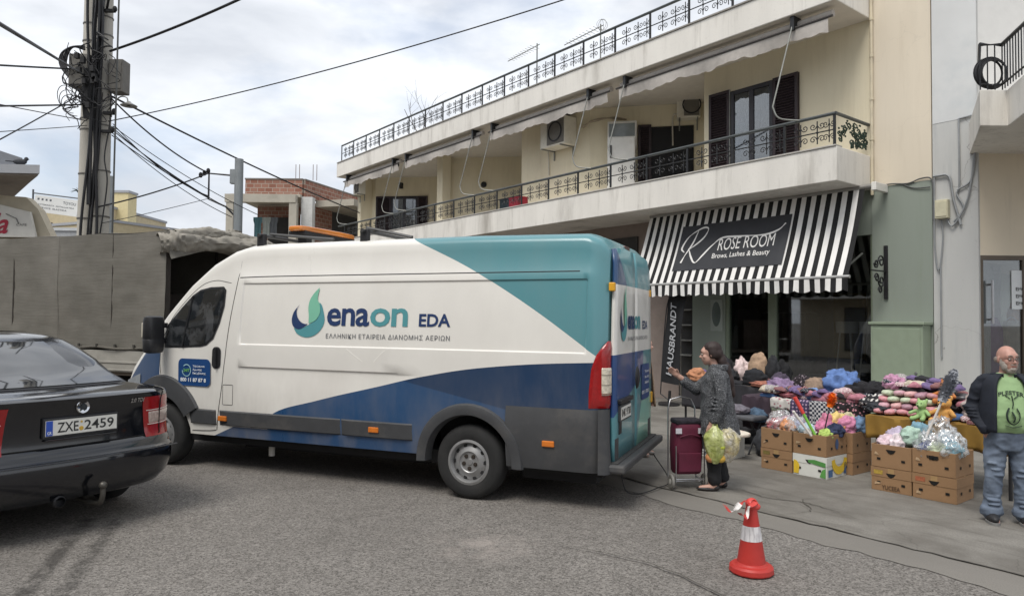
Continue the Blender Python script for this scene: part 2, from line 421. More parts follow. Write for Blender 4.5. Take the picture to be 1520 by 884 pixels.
# ---------------------------------------------------------------- apartment building
SB, ST, RB, RT = 4.06, 4.63, 7.05, 7.57          # balcony slab and roof slab, bottom and top
W0 = 1.216
bld = thing('apartment_building', 'long cream two storey building with balconies, above the striped awning', 'building', BO, BRZ)
b = B()
b.prism([(18.95, -9), (18.95, .05), (18.4, .05), (16.0, -2.3), (15.7, -2.6), (14.15, -2.6), (14.15, -.1), (13.9, -.1), (11.5, -2.6), (9.62, -2.6), (9.62, .05), (6.9, .05), (4.75, -1.75), (3.5, -1.75), (3.5, 0), (0, 0), (0, -9)], SB + .02, RB + .01)
b.build('upper_wall', cream, bld)
b = B(); b.prism([(0, 0), (0, -9), (-.96, -9), (-.96, 0)], 4.08, 10.2); b.build('end_wall', mat('pale_cream_plaster', srgb(0xd9cebb), .85, var=.06, drip=.3, crack=.08, scale=1.1, bump=.15, bscale=80, dirt=srgb(0xb7a993), dirt_amt=.4, streak=True), bld)
b = B(); b.prism([(-.97, .012), (-.97, -9), (-.004, -9), (-.004, .012)], 0, 4.08); b.build('green_wall', greenp, bld)
b = B(); b.box(.002, 19.3, -9, W0, RB, RT); o = b.build('roof_slab', whitep, bld, bevel=.012)
b = B(); b.box(.01, 19.29, -8.8, W0 - .01, RB - .004, RB - .001); b.build('soffit', soff, bld)
b = B(); b.box(-.004, 19.3, -9, W0, SB, ST); b.build('balcony_slab', whitep, bld, bevel=.012)
b = B()
for u0 in (0.0, 2.45, 4.9, 7.35, 9.8, 12.2, 14.6, 17.0):       # marble coping on the balcony edge
    b2 = B(); b2.box(u0 + .002, min(u0 + 2.448, 19.28), W0 - .2, W0 + .02, ST + .001, ST + .026); b2.build('coping', mat('coping_stone', srgb(0xb3afa8), .6, var=.1), bld, bevel=.004)
b = B(); b.box(.0, 19.25, W0 - .22, W0 + .025, RT + .001, RT + .03); b.build('roof_coping', mat('coping_dark', srgb(0x8f8b85), .7, var=.15), bld)
b = B(); b.box(13.55, 13.88, -.16, .16, ST, RB); b.build('column', cream, bld, bevel=.01)
b = B(); b.box(18.7, 18.96, .0, .5, ST, RB); b.build('end_pier', cream, bld, bevel=.01)
# ground floor walls behind the van, and the shop
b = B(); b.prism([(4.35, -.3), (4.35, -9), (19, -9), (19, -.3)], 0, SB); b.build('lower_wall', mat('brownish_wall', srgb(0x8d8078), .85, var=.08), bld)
b = B(); b.box(5.6, 7.4, -.296, -.26, 3.0, 3.75); b.build('lower_opening', darkin, bld)
b = B(); b.prism([(3.0, -.02), (3.0, -.5), (3.82, -.5), (3.82, -.02)], 0, SB); b.build('green_pillar', greenp, bld, bevel=.01)
b = B(); b.box(-.003, 3.0, -.22, -.03, 3.28, SB); b.box(3.82, 4.35, -.25, -.05, 3.0, SB); b.build('green_lintel', greenp, bld)
b = B(); b.box(-.003, 4.35, -6, -5.9, 0, SB); b.box(4.34, 4.4, -5.9, -.3, 0, SB); b.build('shop_back_wall', mat('shop_wall', srgb(0xa9a59b), .8), bld)
b = B(); b.box(0, 4.34, -5.9, -.05, 0, .05); b.build('shop_floor', mat('shop_floor', srgb(0x9a948b), .5), bld)
fr = mat('sage_frame', srgb(0x7c8674), .5, var=.05)
for u0, u1 in ((1.86, 2.03), (2.93, 3.0), (-.003, .05)):
    b = B(); b.box(u0, u1, -.16, -.04, .05, 3.28); b.build('window_mullion', fr, bld, bevel=.006)
b = B(); b.box(.05, 1.86, -.15, -.05, .05, .32); b.build('window_plinth', fr, bld)
b = B(); b.box(.05, 1.86, -.105, -.095, .32, 3.28); b.build('window_pane', paned, bld)
b = B(); b.box(2.03, 2.93, -.105, -.095, .05, 3.28); b.build('door_pane', paned, bld)
b = B(); b.box(3.05, 3.34, -.018, -.004, 1.55, 2.2)
o = b.build('menu_board', mat('menu_paper', srgb(0x9aa19a), .5, var=.05), bld)
b = B(); b.sphere((3.2, -.005, 1.9), (.11, .012, .26), 16, 10); b.build('menu_oval', mat('menu_dark', srgb(0x55605c), .5), o)
# dark shelving left of the pillar
b = B(); b.box(3.84, 4.33, -.32, -.3, 0, 2.9); b.build('shelf_back', darkin, bld)
for z in (1.0, 1.32, 1.65, 1.98, 2.3):
    b = B(); b.box(3.85, 4.32, -.3, -.02, z, z + .03); b.build('shelf', mat('shelf_pale', srgb(0x8a8983), .5), bld)
# drain pipe and cables on the end wall
b = B(); b.cyl((-.03, .05, 3.95), (-.03, .05, 10.1), .026, n=10)
for z in (4.9, 5.6, 6.35, 7.0, 7.9): b.cyl((-.03, .05, z), (-.03, .05, z + .05), .036, n=10)
b.build('drain_pipe', mat('pipe_cream', srgb(0xcabfa6), .5), bld, smooth=40)

# wrought-iron railings
def spiral(b, c, r, t0, turns, sgn):
    P = []
    for i in range(15):
        q = i / 14; a = t0 + sgn * q * turns * 2 * math.pi; rr = r * (1 - .78 * q)
        P.append((c[0] + rr * math.cos(a), 0, c[1] + rr * math.sin(a)))
    b.tube(P, .0085, 4)
b = B(); b.cyl((0, 0, -.2), (0, 0, .2), .011, n=5)
for sx in (-1, 1):
    for sz in (-1, 1): spiral(b, (sx * .075, sz * .115), .062, math.pi if sx > 0 else 0, 1.25, sx * sz)
b.sphere((0, 0, 0), .022, 8, 5)
SCROLL = b.mesh('scroll', iron, 60)
def railing(u0, u1, w, z0, h, posts, per, side=True):
    r = tag(thing('x', None, None), None); r.name = 'railing'; r.parent = bld
    b = B(); b.cyl((u0, w, z0 + h), (u1, w, z0 + h), .03, n=8)
    if side: b.cyl((u0, w, z0 + h), (u0, .02, z0 + h), .03, n=8)
    b.build('top_rail', mat('rail_grey', srgb(0x565a5a), .45, .4), r, smooth=40)
    b = B(); b.cyl((u0, w, z0 + h * .5), (u1, w, z0 + h * .5), .011, n=6)
    b.build('mid_rail', iron, r)
    pm = B().box(-.021, .021, -.012, .012, 0, h).mesh('post', iron)
    for i, p in enumerate(posts):
        link('post', pm, r, (p, w, z0))
    for a, c in zip(posts, posts[1:]):
        for q in range(per):
            link('scroll', SCROLL, r, (lerp(a, c, (q + 1) / (per + 1)), w, z0 + h * .5), scale=(1, 1, min(1, h / .55)))
        link('scroll', SCROLL, r, (a + .09, w, z0 + h * .5), scale=(.8, 1, min(1, h / .55)))
    return r
lower_rail = railing(.04, 19.2, W0 - .06, ST + .026, .53, [.06, .95] + [2.0 + 1.04 * i for i in range(17)], 2)
railing(.1, 19.0, W0 - .06, RT + .03, .6, [.1] + [1.0 + 1.0 * i for i in range(19)], 2, side=True)
# dense floral panel on the short side of the balcony
b = B()
for i in range(26):
    cx_, cz_ = rnd.uniform(.1, 1.05), rnd.uniform(.06, .45)
    P = [(.0 + rnd.uniform(-.015, .015), cx_ + (.07 * (1 - q / 12 * .75)) * math.cos(q * .62 + i), cz_ + (.07 * (1 - q / 12 * .75)) * math.sin(q * .62 + i)) for q in range(12)]
    b.tube(P, .013, 4)
for i in range(40):
    cx_, cz_ = rnd.uniform(.08, 1.08), rnd.uniform(.08, .47)
    b.sphere((0, cx_, cz_), (.012, .03, .02), 6, 4)
b.build('floral_panel', mat('green_iron', srgb(0x23382b), .5, .2), lower_rail, loc=(.04, 0, ST + .03))

# shuttered doors and windows (local frame: x across, y out, z up)
def shutter(parent, x0, x1, z0, z1, y=0.02, ang=0, hinge=None):
    b = B(); t = .06
    b.box(x0, x0 + t, y, y + .045, z0, z1); b.box(x1 - t, x1, y, y + .045, z0, z1)
    b.box(x0 + t, x1 - t, y, y + .045, z0, z0 + t * 1.3); b.box(x0 + t, x1 - t, y, y + .045, z1 - t, z1)
    z = z0 + t * 1.3
    while z < z1 - t - .02:
        V = [(x0 + t, y + .004, z + .034), (x1 - t, y + .004, z + .034), (x1 - t, y + .04, z), (x0 + t, y + .04, z), (x0 + t, y + .0, z + .026), (x1 - t, y, z + .026), (x1 - t, y + .036, z - .008), (x0 + t, y + .036, z - .008)]
        b.add(V, [(0, 1, 2, 3), (4, 7, 6, 5), (3, 2, 6, 7), (0, 4, 5, 1)]); z += .052
    b.box(x0 + t, x1 - t, y + .001, y + .003, z0 + .05, z1 - .05)
    return b.build('shutter', shutm, parent)
def french(parent, x0, x1, z0, z1, y=0, frame=framem, back=curt):
    b = B(); t = .07
    b.box(x0, x0 + t, y, y + .05, z0, z1); b.box(x1 - t, x1, y, y + .05, z0, z1); b.box(x0 + t, x1 - t, y, y + .05, z1 - t, z1)
    xm = (x0 + x1) / 2; b.box(xm - .05, xm + .05, y, y + .047, z0, z1 - t)
    b.box(x0 + t, xm - .05, y, y + .045, z0, z0 + .18); b.box(xm + .05, x1 - t, y, y + .045, z0, z0 + .18)
    d = b.build('window', frame, parent, bevel=.004)
    for a, c in ((x0 + t, xm - .05), (xm + .05, x1 - t)):
        b = B(); b.box(a, c, y + .018, y + .024, z0 + .18, z1 - t); b.build('pane', pane, d)
        b = B(); b.grid(lambda i, j: (lerp(a, c, i), y + .004 + .004 * math.sin(i * 40), lerp(z0 + .1, z1 - t, j)), 24, 1); b.build('curtain', back, d)
    return d
# right bay: door with open shutters folded back on the wall
b = B(); b.box(1.33, 3.33, .001, .012, ST, 6.47); b.build('door_surround', shutm, bld)
french(bld, 1.86, 2.80, ST, 6.44, .014)
shutter(bld, 1.33, 1.85, ST, 6.47, .03); shutter(bld, 2.83, 3.33, ST, 6.50, .03)
b = B(); b.cyl((2.83, .06, ST), (2.83, .06, 6.5), .016, n=6); b.build('gas_pipe', galv, bld)
def wall_empty(pa, pb):
    pa, pb = Vector(pa), Vector(pb); d = (pb - pa); L = d.length
    e = thing('x', None, None); e.name = 'bay_wall'; e.parent = bld; e.location = (pa.x, pa.y, 0)
    e.rotation_euler = (0, 0, math.atan2(d.y, d.x)); return e, L
def wm(pa, pb):
    pa, pb = Vector(pa), Vector(pb); d = pb - pa
    return BM @ Matrix.Translation((pa.x, pa.y, 0)) @ Matrix.Rotation(math.atan2(d.y, d.x), 4, 'Z')
# angled recess walls; parts are placed by their own rotation (local x from pb to pa so that y faces the street)
def angled(pa, pb):
    """frame at pb, x towards pa, y to the street side"""
    pa, pb = Vector(pa), Vector(pb); d = pa - pb
    return (pb.x, pb.y, 0), (0, 0, math.atan2(d.y, d.x))
def place(o, fr):
    o.location = fr[0]; o.rotation_euler = fr[1]; return o
fa = angled((6.9, .05), (4.75, -1.75))
def onw(fr, u): # distance along an angled wall for a facade u
    return (u - fr[0][0]) / math.cos(fr[1][2])
x0, x1 = onw(fa, 4.97), onw(fa, 5.76)
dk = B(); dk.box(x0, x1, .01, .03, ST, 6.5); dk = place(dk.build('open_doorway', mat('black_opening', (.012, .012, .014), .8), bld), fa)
place(shutter(bld, x1 - .02, x1 + .3, ST, 6.55, .05), fa)
fc = angled((18.4, .05), (16.0, -2.3))
a0, a1, a2, a3 = onw(fc, 17.02), onw(fc, 17.22), onw(fc, 17.95), onw(fc, 18.28)
place(french(bld, a1, a2, ST, 6.3, .014), fc)
place(shutter(bld, a0 - .1, a1, ST, 6.33, .03), fc); place(shutter(bld, a2, a3 + .12, ST, 6.33, .03), fc)
b = B(); b.box(a0 - .1, a3 + .1, .001, .012, ST, 6.34); place(b.build('door_surround', shutm, bld), fc)
b = B(); b.box(9.605, 9.635, -.75, -.06, ST, 6.6); b.build('side_door', shutm, bld)
# wall lamps
def lantern(fr, x, z):
    t = thing('wall_lantern', 'x', 'lamp')
    b = B(); b.cyl((0, 0, -.02), (0, .16, .05), .012); b.box(-.04, .04, 0, .012, -.1, .1); b.build('bracket', iron, t)
    b = B(); b.lathe([(.0, .1), (.09, .06), (.1, .05)], 6, 0, Matrix.Translation((0, .18, .02))); b.build('cap', iron, t)
    b = B(); b.lathe([(.085, .06), (.05, -.14), (.0, -.14)], 6, 0, Matrix.Translation((0, .18, .01))); b.build('glass_body', mat('smoky_glass', (.03, .03, .03), .2), t)
    m = BM @ Matrix.Translation(fr[0]) @ Matrix.Rotation(fr[1][2], 4, 'Z') @ Matrix.Translation((x, 0, z)); t.matrix_world = m
    return t
l1 = lantern(fc, onw(fc, 17.66), 6.72); l1['label'] = 'black lantern on the wall above the far shuttered balcony door'
fe = angled((13.9, -.1), (11.5, -2.6))
t = thing('bulkhead_lamp', 'small round dark lamp on the middle balcony recess wall', 'lamp')
b = B(); b.lathe([(.0, .09), (.08, .07), (.1, 0)], 16, 0, Matrix.Rotation(R(-90), 4, 'X')); b.build('shell', iron, t, smooth=40)
t.matrix_world = BM @ Matrix.Translation(fe[0]) @ Matrix.Rotation(fe[1][2], 4, 'Z') @ Matrix.Translation((onw(fe, 12.97), .004, 6.15))
# rough patch where a pipe was chased into the wall
b = B(); P = smooth_pts([(7.15, .058, 6.62), (6.95, .058, 6.68)], 5) + smooth_pts([(6.9, .07, 6.7), (6.55, -.22, 6.78), (6.2, -.52, 6.72)], 6)
b.tube([(p[0], p[1] + .0, p[2]) for p in P], lambda t: .05 + .02 * math.sin(t * 17), 8, flat=.4); b.build('patched_chase', mat('raw_mortar', srgb(0x9b907f), .95, var=.2, bump=.5, bscale=30), bld)

# ---------------------------------------------------------------- AC units, fridge, objects on the balcony
def ac_unit(w, h, d, label, wide_fan=True):
    t = thing('air_conditioner', label, 'air conditioner', group='air conditioners on the balcony walls')
    b = B(); b.box(-w / 2, w / 2, 0, d, 0, h); b.build('casing', acw, t, bevel=.02)
    b = B(); b.box(-w / 2 + .03, w * .2, d, d + .012, .05, h - .05)
    for i in range(12): b.box(-w / 2 + .03, w * .2, d + .012, d + .02, .06 + i * (h - .12) / 12, .075 + i * (h - .12) / 12)
    b.build('grille', mat('grille_grey', srgb(0x77736c), .6, var=.1), t)
    b = B(); b.lathe([(h * .36, 0), (h * .36, .012), (h * .31, .012), (h * .31, 0)], 20, 0, Matrix.Translation((-w * .13, d + .02, h / 2)) @ Matrix.Rotation(R(-90), 4, 'X'))
    b.build('fan_guard', blackp, t)
    for s_ in (-.38, .38):
        b = B(); b.box(w * s_ - .015, w * s_ + .015, 0, d + .05, -.03, 0); b.box(w * s_ - .014, w * s_ + .014, .0005, .03, -.25, -.03); b.build('bracket', galv, t)
    b = B(); b.tube(smooth_pts([(w / 2, .1, .15), (w / 2 + .08, .08, .12), (w / 2 + .1, .03, -.1), (w / 2 + .09, .02, -.6)], 5), .018, 6); b.build('hose', mat('hose_white', srgb(0xbdb7aa), .6), t)
    return t
a = ac_unit(.95, .72, .42, 'big boxy off white air conditioner on the wall between two balcony recesses'); a.matrix_world = BM @ Matrix.Translation((7.85, .06, 6.2))
a = ac_unit(.62, .55, .26, 'air conditioner on the far end pier of the balcony'); a.matrix_world = BM @ Matrix.Translation((18.7, .5, 6.35)) @ Matrix.Rotation(R(-6), 4, 'Z') @ Matrix.Translation((-.2, 0, 0))
a = ac_unit(.55, .62, .26, 'air conditioner tucked in the corner above the open dark doorway'); a.matrix_world = BM @ Matrix.Translation(fa[0]) @ Matrix.Rotation(fa[1][2], 4, 'Z') @ Matrix.Translation((onw(fa, 5.07), .02, 6.62))
t = thing('refrigerator', 'old white fridge with clutter on top standing on the balcony', 'fridge')
b = B(); b.box(-.33, .33, 0, .6, .0, 1.42); b.build('body', wht, t, bevel=.02)
b = B(); b.box(-.325, .325, .602, .64, .02, 1.4); b.build('door', wht, t, bevel=.02)
b = B(); b.box(.22, .26, .64, .67, .9, 1.2); b.build('handle', blackp, t)
t.matrix_world = BM @ Matrix.Translation(fa[0]) @ Matrix.Rotation(fa[1][2], 4, 'Z') @ Matrix.Translation((onw(fa, 6.28), .03, ST + .1))
t = thing('wall_cabinet', 'pale cabinet with glass front hanging above the old fridge', 'cabinet')
b = B(); b.box(-.35, .35, .0, .3, 0, .62); b.build('carcass', wht, t, bevel=.01)
b = B(); b.box(-.31, .31, .3, .312, .1, .56); b.build('glass_front', mat('grey_glass', srgb(0x8d9494), .15), t)
for i in range(5):
    b = B(); b.lathe([(0, .0), (.035, 0), (.04, .06), (.02, .1), (0, .1)], 10); b.build('jar', mat('jar_grey', srgb(0x6b6f70), .3), t, loc=(-.22 + i * .1, .34, .08), smooth=40)
t.matrix_world = BM @ Matrix.Translation(fa[0]) @ Matrix.Rotation(fa[1][2], 4, 'Z') @ Matrix.Translation((onw(fa, 6.28), .03, 5.98))
for u_, cx_, lb in ((8.75, 0x9c1f33, 'crimson plastic crate on the balcony beside the iron railing'), (9.15, 0x1c2b33, 'dark teal plastic crate beside the crimson crate on the balcony')):
    t = thing('storage_crate', lb, 'crate')
    m_ = mat('crate_%x' % cx_, srgb(cx_), .5)
    b = B(); b.box(-.2, .2, -.15, .15, 0, .02)
    for s in (-1, 1): b.box(-.2, .2, s * .15 - .008, s * .15 + .008, 0, .3); b.box(s * .2 - .008, s * .2 + .008, -.14, .14, 0, .3)
    b.build('crate_body', m_, t); b = B(); b.box(-.215, .215, -.165, .165, .3, .33); b.build('rim', m_, t)
    t.matrix_world = BM @ Matrix.Translation((u_, .85, ST + .002))

# ---------------------------------------------------------------- retractable canopies under the roof slab
def canopy(u0, u1, arms, label, k):
    t = thing('retracted_canopy', label, 'canopy', BO, BRZ, 'rolled canopies under the roof slab')
    L = u1 - u0
    b = B(); b.cyl((u0 + .05, 1.0, 6.93), (u1 - .05, 1.0, 6.93), .06, n=10); b.build('fabric_roll', canv, t, smooth=40)
    b = B(); b.cyl((u0, 1.12, 6.84), (u1, 1.12, 6.84), .022, n=8); b.build('front_bar', mat('bar_dark', srgb(0x4b4846), .5, .4), t, smooth=40)
    def fr(i, j):
        u = lerp(u0 + .08, u1 - .08, i); sag = .02 * math.sin(u * 5.3 + k) + .012 * math.sin(u * 13)
        return (u, 1.12 + .03 * math.sin(u * 4 + k) * j - .03 * j, 6.83 - j * (.2 + sag + .03 * abs(math.sin(u * math.pi / .3))))
    b = B(); b.grid(fr, int(L * 14), 4); b.build('valance', canv, t, smooth=60)
    for ua in arms:
        b = B(); b.box(ua - .035, ua + .035, .93, 1.17, 6.8, 7.05); b.build('bracket', iron, t)
        b = B(); b.cyl((ua, 1.15, 6.9), (ua + .22, 1.42, 5.45), .014, n=7)
        b.tube(smooth_pts([(ua + .22, 1.42, 5.46), (ua + .12, 1.38, 5.25), (ua - .14, W0 - .05, ST + .56)], 5), .014, 7); b.build('arm', galv, t, smooth=40)
    return t
canopy(.1, 5.0, (.8, 4.72), 'rolled grey canopy with two arms above the near shuttered balcony door', 0)
canopy(5.2, 9.75, (5.85, 9.55), 'rolled grey canopy with two arms over the boxy air conditioner', 1)
canopy(10.1, 14.4, (10.45, 14.2), 'rolled grey canopy with two arms over the middle balcony recess', 2)
canopy(14.7, 18.9, (15.05, 18.55), 'rolled grey canopy with two arms at the far end of the balcony', 3)

# ---------------------------------------------------------------- roof antennas
def antenna(u, w, z0, h, n, L, label, face=0):
    t = thing('tv_antenna', label, 'antenna', F(u, w, z0), BRZ + face, 'antennas on the roof')
    b = B(); b.cyl((0, 0, 0), (0, 0, h), .018, n=6); b.build('mast', galv, t)
    b = B(); b.cyl((-.1, 0, h - .05), (L, 0, h - .12), .012, n=5)
    for i in range(n):
        x = .1 + i * (L - .15) / n; b.cyl((x, -.16 + i * .006, h - .06 - .07 * x / L), (x, .16 - i * .006, h - .06 - .07 * x / L), .006, n=4)
    b.build('boom', galv, t)
    return t
antenna(8.39, .55, RT, 1.45, 10, 1.25, 'tv antenna on a thin mast, farther along the roof railing')
a = antenna(6.3, .3, RT, 1.35, 9, 1.3, 'tv antenna with a loop reflector behind the near roof railing')
b = B()
for q in range(3): b.lathe([(.13, -.004), (.14, 0), (.13, .004)], 14, 0, Matrix.Translation((-.05, 0, 1.32)) @ Matrix.Rotation(R(60 * q), 4, 'Z') @ Matrix.Rotation(R(90), 4, 'X'))
b.build('loop_reflector', galv, a)

# ---------------------------------------------------------------- striped awning
wht_f = mat('white_awning_fabric', srgb(0xe4e2de), .85, var=.04, scale=5, dirt=srgb(0xb5b0a8), dirt_amt=.3)
blk_f = mat('black_awning_fabric', srgb(0x1a1a1b), .85, var=.2, scale=5)
awn = thing('shop_awning', 'black and white striped awning with a dark beauty salon panel', 'awning', BO, BRZ)
U0, U1, NS = -.08, 4.62, 50
TOPP, BOTP = Vector((0, .42, 4.02)), Vector((0, 1.02, 2.5))
def awn_pt(a, j):
    u = lerp(U0, U1, a); d = TOPP.lerp(BOTP, j)
    sag = .035 * math.sin(math.pi * j) + .012 * math.sin(a * 37) * j * (1 - j) * 3
    return Vector((u, d.y - sag * .9, d.z - sag * .5))
b = B()
for i in range(NS):
    for j in range(10):
        V = [awn_pt((i + q) / NS, (j + r) / 10) for q, r in ((0, 0), (1, 0), (1, 1), (0, 1))]
        b.add(V, [(0, 1, 2, 3)], i % 2)
b.build('canopy', [blk_f, wht_f], awn)
b = B()
for i in range(NS * 4):
    a0_, a1_ = i / (NS * 4), (i + 1) / (NS * 4)
    def vp(a, j):
        u = lerp(U0, U1, a); sc_ = abs(math.sin(u * math.pi / .28)) ** .8
        return (u, 1.035 + .02 * math.sin(u * 9) * j + .008 * math.sin(u * 31) * j, 2.49 - j * (.2 + .045 * sc_))
    for j in range(2):
        b.add([vp(a0_, j / 2), vp(a1_, j / 2), vp(a1_, j / 2 + .5), vp(a0_, j / 2 + .5)], [(0, 1, 2, 3)], (i // 4) % 2)
b.build('valance', [blk_f, wht_f], awn)
b = B(); b.cyl((U0 - .03, 1.02, 2.5), (U1 + .03, 1.02, 2.5), .028, n=10); b.build('front_bar', mat('alu_bar', srgb(0xb9b8b5), .4, .5), awn, smooth=40)
b = B(); b.cyl((U0 - .12, .4, 4.04), (U1, .4, 4.04), .045, n=12); b.build('roller_tube', mat('alu_tube', srgb(0x9a9894), .4, .5), awn, smooth=40)
b = B(); b.box(U0 - .2, U0 - .12, .02, .46, 3.96, 4.1); b.build('end_bracket', wht, awn, bevel=.01)
for ua in (.15, 4.3):
    b = B(); b.cyl((ua, .05, 2.95), (ua, 1.0, 2.5), .02, n=8); b.build('arm', galv, awn)
# sign panel: vinyl stitched on the fabric
def au(u): return (u - U0) / (U1 - U0)
SP0, SP1, J0, J1 = 1.17, 3.62, .2, .82
def sp(u, j, off=.012):
    p = awn_pt(au(u), j); n_ = Vector((0, .93, .37)); return p + n_ * off
b = B(); b.grid(lambda i, j: sp(lerp(SP0, SP1, i), lerp(J0, J1, j)), 20, 8)
pan = b.build('sign_panel', mat('charcoal_vinyl', srgb(0x2d2e32), .6, var=.12, scale=4), awn)
lett = mat('white_print', srgb(0xe6e4e0), .7, var=.02)
SH = (BOTP - TOPP).length
def put_text(V, Fc, x0, x1, y0, y1):
    """x: metres from the panel's left edge as read, y: metres above its bottom"""
    P = fit(V, x0, x1, y0, y1); b = B()
    b.add([sp(SP1 - x, J1 - y / SH, .018) for x, y in P], Fc); return b.build('lettering', lett, pan)
V, Fc = text_mesh('ROSE ROOM', 1, .0, 0); put_text(V, Fc, .98, 2.2, .40, .66)
V, Fc = text_mesh('Brows, Lashes & Beauty', 1, .005); put_text(V, Fc, .9, 2.15, .2, .34)
def strokes(pts, r):
    P = smooth_pts([(x, y, 0) for x, y in pts], 7)
    V, Fc = [], []
    for i, p in enumerate(P):
        d = (P[min(i + 1, len(P) - 1)] - P[max(i - 1, 0)]).normalized(); n_ = Vector((-d.y, d.x, 0))
        rr = r * (.45 + .75 * abs(math.sin(i * .21)))
        for s in (-1, 1):
            q = p + n_ * rr * s; V.append(sp(SP1 - q.x, J1 - q.y / SH, .018))
    Fc = [(2 * i, 2 * i + 1, 2 * i + 3, 2 * i + 2) for i in range(len(P) - 1)]
    return V, Fc
b = B()
for pts in ([(.18, .42), (.1, .52), (.22, .78), (.5, .93), (.66, .9), (.6, .72), (.4, .56), (.26, .48)], [(.42, .88), (.34, .62), (.22, .36), (.16, .18)],
            [(.28, .48), (.38, .3), (.52, .16), (.66, .3), (.84, .52), (1.05, .68), (1.5, .66), (2.0, .66), (2.24, .72), (2.36, .84)]):
    V, Fc = strokes(pts, .017); b.add(V, Fc)
b.build('script_initial', lett, pan)
# ---------------------------------------------------------------- delivery van (x forward from rear axle, y left, z up)
VAN_LOC = Vector((-.0376, 7.8735, 0)); VAN_RZ = R(158)
van = thing('work_van', 'long white, teal and blue gas company van with flame logo', 'van', VAN_LOC, VAN_RZ)
VM = Matrix.Translation(VAN_LOC) @ Matrix.Rotation(VAN_RZ, 4, 'Z')
FA = 4.035
ROOF = [(-1.36, 2.44), (-1.30, 2.53), (-1.15, 2.59), (0, 2.61), (2.5, 2.61), (2.84, 2.60), (3.06, 2.545), (3.34, 2.41), (3.67, 2.17), (4.0, 1.86), (4.25, 1.60), (4.38, 1.46), (4.55, 1.32), (4.72, 1.18), (4.84, 1.02), (4.92, .85), (4.96, .70)]
def sst(a, b_, x):
    t = max(0, min(1, (x - a) / (b_ - a))); return t * t * (3 - 2 * t)
def hw(x, z):
    y = 1.02
    if x > 3.3: y -= .30 * ((x - 3.3) / 1.66) ** 2.3
    if x < -1.18: y -= .10 * ((-1.18 - x) / .18) ** 2
    if z > 1.35: y -= .095 * ((z - 1.35) / 1.0) ** 1.6
    if x > 3.05 and z > 1.45: y -= .06 * sst(3.05, 4.2, x) * (z - 1.45)
    if z < .75: y -= .025 * ((.75 - z) / .3) ** 1.5
    # pressed panel on the load side, belt swage, lower crease
    if -1.2 < x < 2.9:
        m = sst(-1.185, -1.17, x) * (1 - sst(2.85, 2.865, x))
        y -= .014 * m * sst(1.442, 1.456, z) * (1 - sst(2.122, 2.136, z))
        y -= .016 * m * (1 - sst(1.185, 1.2, z)) * sst(.9, 1.19, z) * (x > .62)
    if -1.25 < x < 2.95: y -= .006 * sst(2.195, 2.215, z)
    if 3.0 < x < 4.2: y += .004 * sst(1.05, 1.1, z) * (1 - sst(1.2, 1.3, z))
    return y
def zbot(x):
    z = .40 if x > -1.3 else .42
    for c_ in (0, FA):
        d = abs(x - c_)
        if d < .46: z = max(z, .36 + math.sqrt(max(0, .47 ** 2 - d * d)))
    return z
xs = sorted(set([-1.36, -1.345, -1.32, -1.28, -1.24, -1.2, -1.185, -1.17, -1.13, -1.0, -.8, -.6, .6, .8, 1.0, 1.3, 1.6, 1.9, 2.2, 2.5, 2.7, 2.85, 2.865, 2.9, 2.95, 3.06, 3.2, 3.34, 3.5, 3.67, 3.85, 4.0, 4.12, 4.25, 4.38, 4.55, 4.65, 4.72, 4.79, 4.84, 4.88, 4.92, 4.945, 4.96]
        + [.46 * math.cos(math.pi * i / 14) for i in range(15)] + [FA + .46 * math.cos(math.pi * i / 14) for i in range(15)] + [-.4605, .4605, FA - .4605, FA + .4605]))
xs = [x for i, x in enumerate(xs) if i == 0 or x - xs[i - 1] > 1e-5]
ZR = [.62, .75, .9, 1.0, 1.1, 1.16, 1.185, 1.2, 1.3, 1.38, 1.43, 1.442, 1.456, 1.6, 1.75, 1.9, 2.0, 2.1, 2.122, 2.136, 2.195, 2.215]
def section(x):
    zr = interp(ROOF, x); zs = max(zr - .18, zbot(x) + .05) if zr > 1.6 else zr - .16
    zb = zbot(x); P = []
    lo = zb + .015
    for z in ZR:
        zz = max(z, lo); lo = zz + .004
        zz = min(zz, zs - .002 * (len(ZR) - len(P)))
        P.append((x, hw(x, zz), zz))
    P = [(x, hw(x, zb) - .0, zb)] + P
    yb = hw(x, zs); zc = zr - zs
    for i in range(0, 11):
        a = math.pi / 2 * i / 10
        P.append((x, yb * max(0, math.cos(a)) ** .32, zs + zc * math.sin(a) ** .48))
    P[-1] = (x, 0, zr)
    return P
secs = [section(x) for x in xs]
rings = [[*p, *[(q[0], -q[1], q[2]) for q in reversed(p[:-1])]] for p in secs]
b = B(); n = len(rings[0])
V = [q for r in rings for q in r]
Fc = [(k * n + i, k * n + i + 1, (k + 1) * n + i + 1, (k + 1) * n + i) for k in range(len(rings) - 1) for i in range(n - 1)]
Fc += [tuple(range(n)), tuple(range((len(rings) - 1) * n, len(rings) * n))]
b.add(V, Fc)
